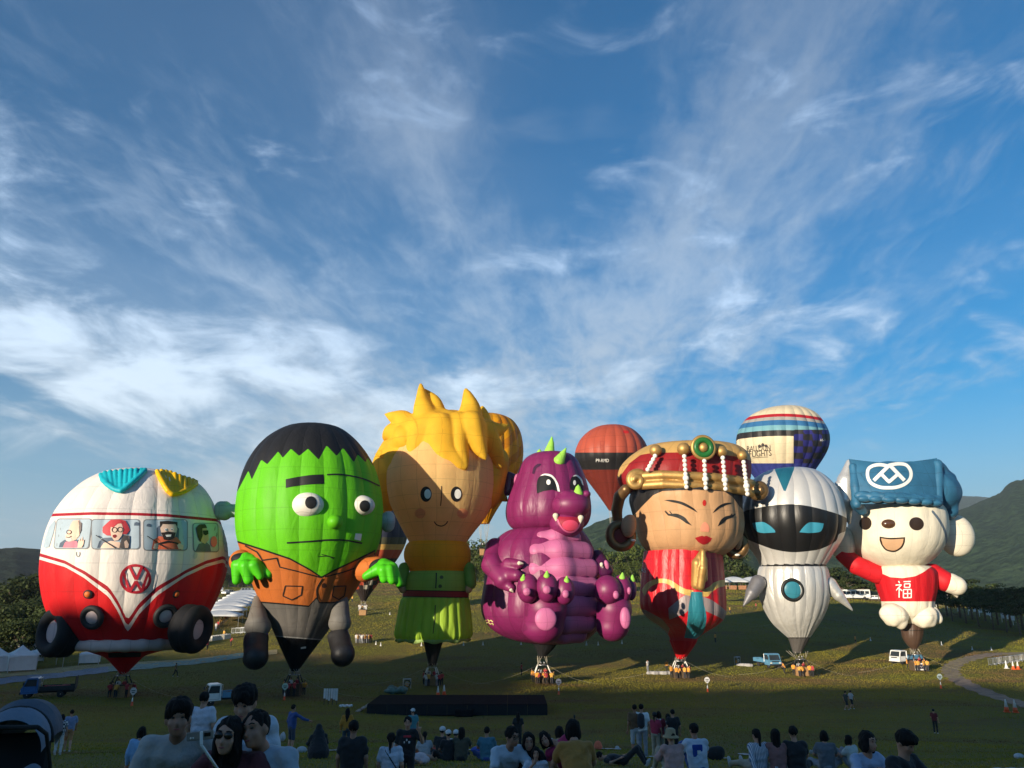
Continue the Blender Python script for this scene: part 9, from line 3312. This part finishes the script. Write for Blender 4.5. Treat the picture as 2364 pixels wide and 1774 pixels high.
for i in range(14):
 src = protos[crew_r.choice((2, 6, 4, 0))]
 q = copy_tree(src)
 q.location = ground(498 + i * 4.6, 1458 - i * 4.2)
 q['label'] = 'far visitor standing under the long row of white canopies'
 q['group'] = 'visitors under the white canopies'
for p_ in protos:
 if p_.name not in used:
  for ch in list(p_.children):
   bpy.data.objects.remove(ch)
  bpy.data.objects.remove(p_)

# ---------------------------------------------------------------- the pushchair at the lower left corner
g = stand_at(58, 1592, 1.06, 5.3)
pc = thing('pushchair', 'grey blue pushchair with a big folding hood at the lower left corner', 'pushchair', (g.x, g.y, H(g.x, g.y)), .25)
HOOD = mat('hood_blue', (0.070, 0.092, 0.125), .8, var=.12, vscale=6, bump=.4, bscale=10)
HOODL = mat('hood_pale', (0.16, 0.20, 0.26), .8, var=.12, vscale=6, bump=.4, bscale=10)


def arch(y0, y1, z0, z1, r0, r1, n=20):
 v = [(r * math.cos(a), y, z + r * 1.0 * math.sin(a)) for (y, z, r) in ((y0, z0, r0), ((y0 + y1) / 2, (z0 + z1) / 2 + .02, (r0 + r1) / 2 + .012), (y1, z1, r1)) for a in (PI * i / n for i in range(n + 1))]
 return v, [(k * (n + 1) + i, k * (n + 1) + i + 1, (k + 1) * (n + 1) + i + 1, (k + 1) * (n + 1) + i) for k in range(2) for i in range(n)]


for (a, b, z0, z1, r0, r1, m_) in ((-.20, -.02, .72, .78, .225, .235, HOODL), (-.02, .16, .78, .80, .235, .235, HOOD), (.16, .34, .80, .76, .235, .215, HOOD), (.34, .46, .76, .66, .215, .14, HOODL)):
 mesh_obj('hood_panel', *arch(a, b, z0, z1, r0, r1), m_, pc)
ab = MB()
ab.tube([(.245 * math.cos(PI * i / 16), -.03, .76 + .25 * math.sin(PI * i / 16)) for i in range(17)], .012, 8)
ab.build('hood_bow', RUBBER, pc, True)
MB().box((0, -.05, 1.005), (.10, .03, .03), bev=.008).build('hood_catch', RUBBER, pc)
MB().box((0, .12, .50), (.40, .06, .62), bev=.02).build('seat_back', mat('seat_black', (.012, .012, .014), .8), pc)
MB().box((0, -.12, .36), (.40, .42, .08), bev=.02).build('seat', mat('seat_black', (.012, .012, .014), .8), pc)
soft('blanket_drape', [('c', (-.2, -.26, .50), (.2, -.24, .60), .03, .03), ('c', (.2, -.24, .60), (.16, -.30, .26), .05, .06), ('c', (-.2, -.26, .5), (-.18, -.3, .26), .05, .06), ('c', (0, -.28, .5), (0, -.32, .24), .06, .06)], .02, HOODL, pc, .06)
hb = MB()
for s in (-1, 1):
 hb.tube([(s * .25, .0, .3), (s * .27, -.1, .62), (s * .275, -.32, .86), (s * .24, -.42, .92)], .014, 8)
hb.tube([(-.24, -.42, .92), (0, -.44, .93), (.24, -.42, .92)], .016, 8)
hb.build('handle', RUBBER, pc, True)
for s in (-1, 1):
 MB().tube([(s * .25, .32, .12), (s * .25, 0, .4), (s * .25, -.3, .12)], .014, 8).build('leg', DARK, pc, True)
 for y in (.34, -.32):
  w_ = MB().lathe((s * .25, y, .11), [(.04, -.025), (.10, -.025), (.115, 0), (.10, .025), (.04, .025)], 16, 'X').build('wheel', RUBBER, pc, True)
MB().box((0, 0, .2), (.42, .4, .14), bev=.03).build('basket', mat('seat_black', (.012, .012, .014), .8), pc)
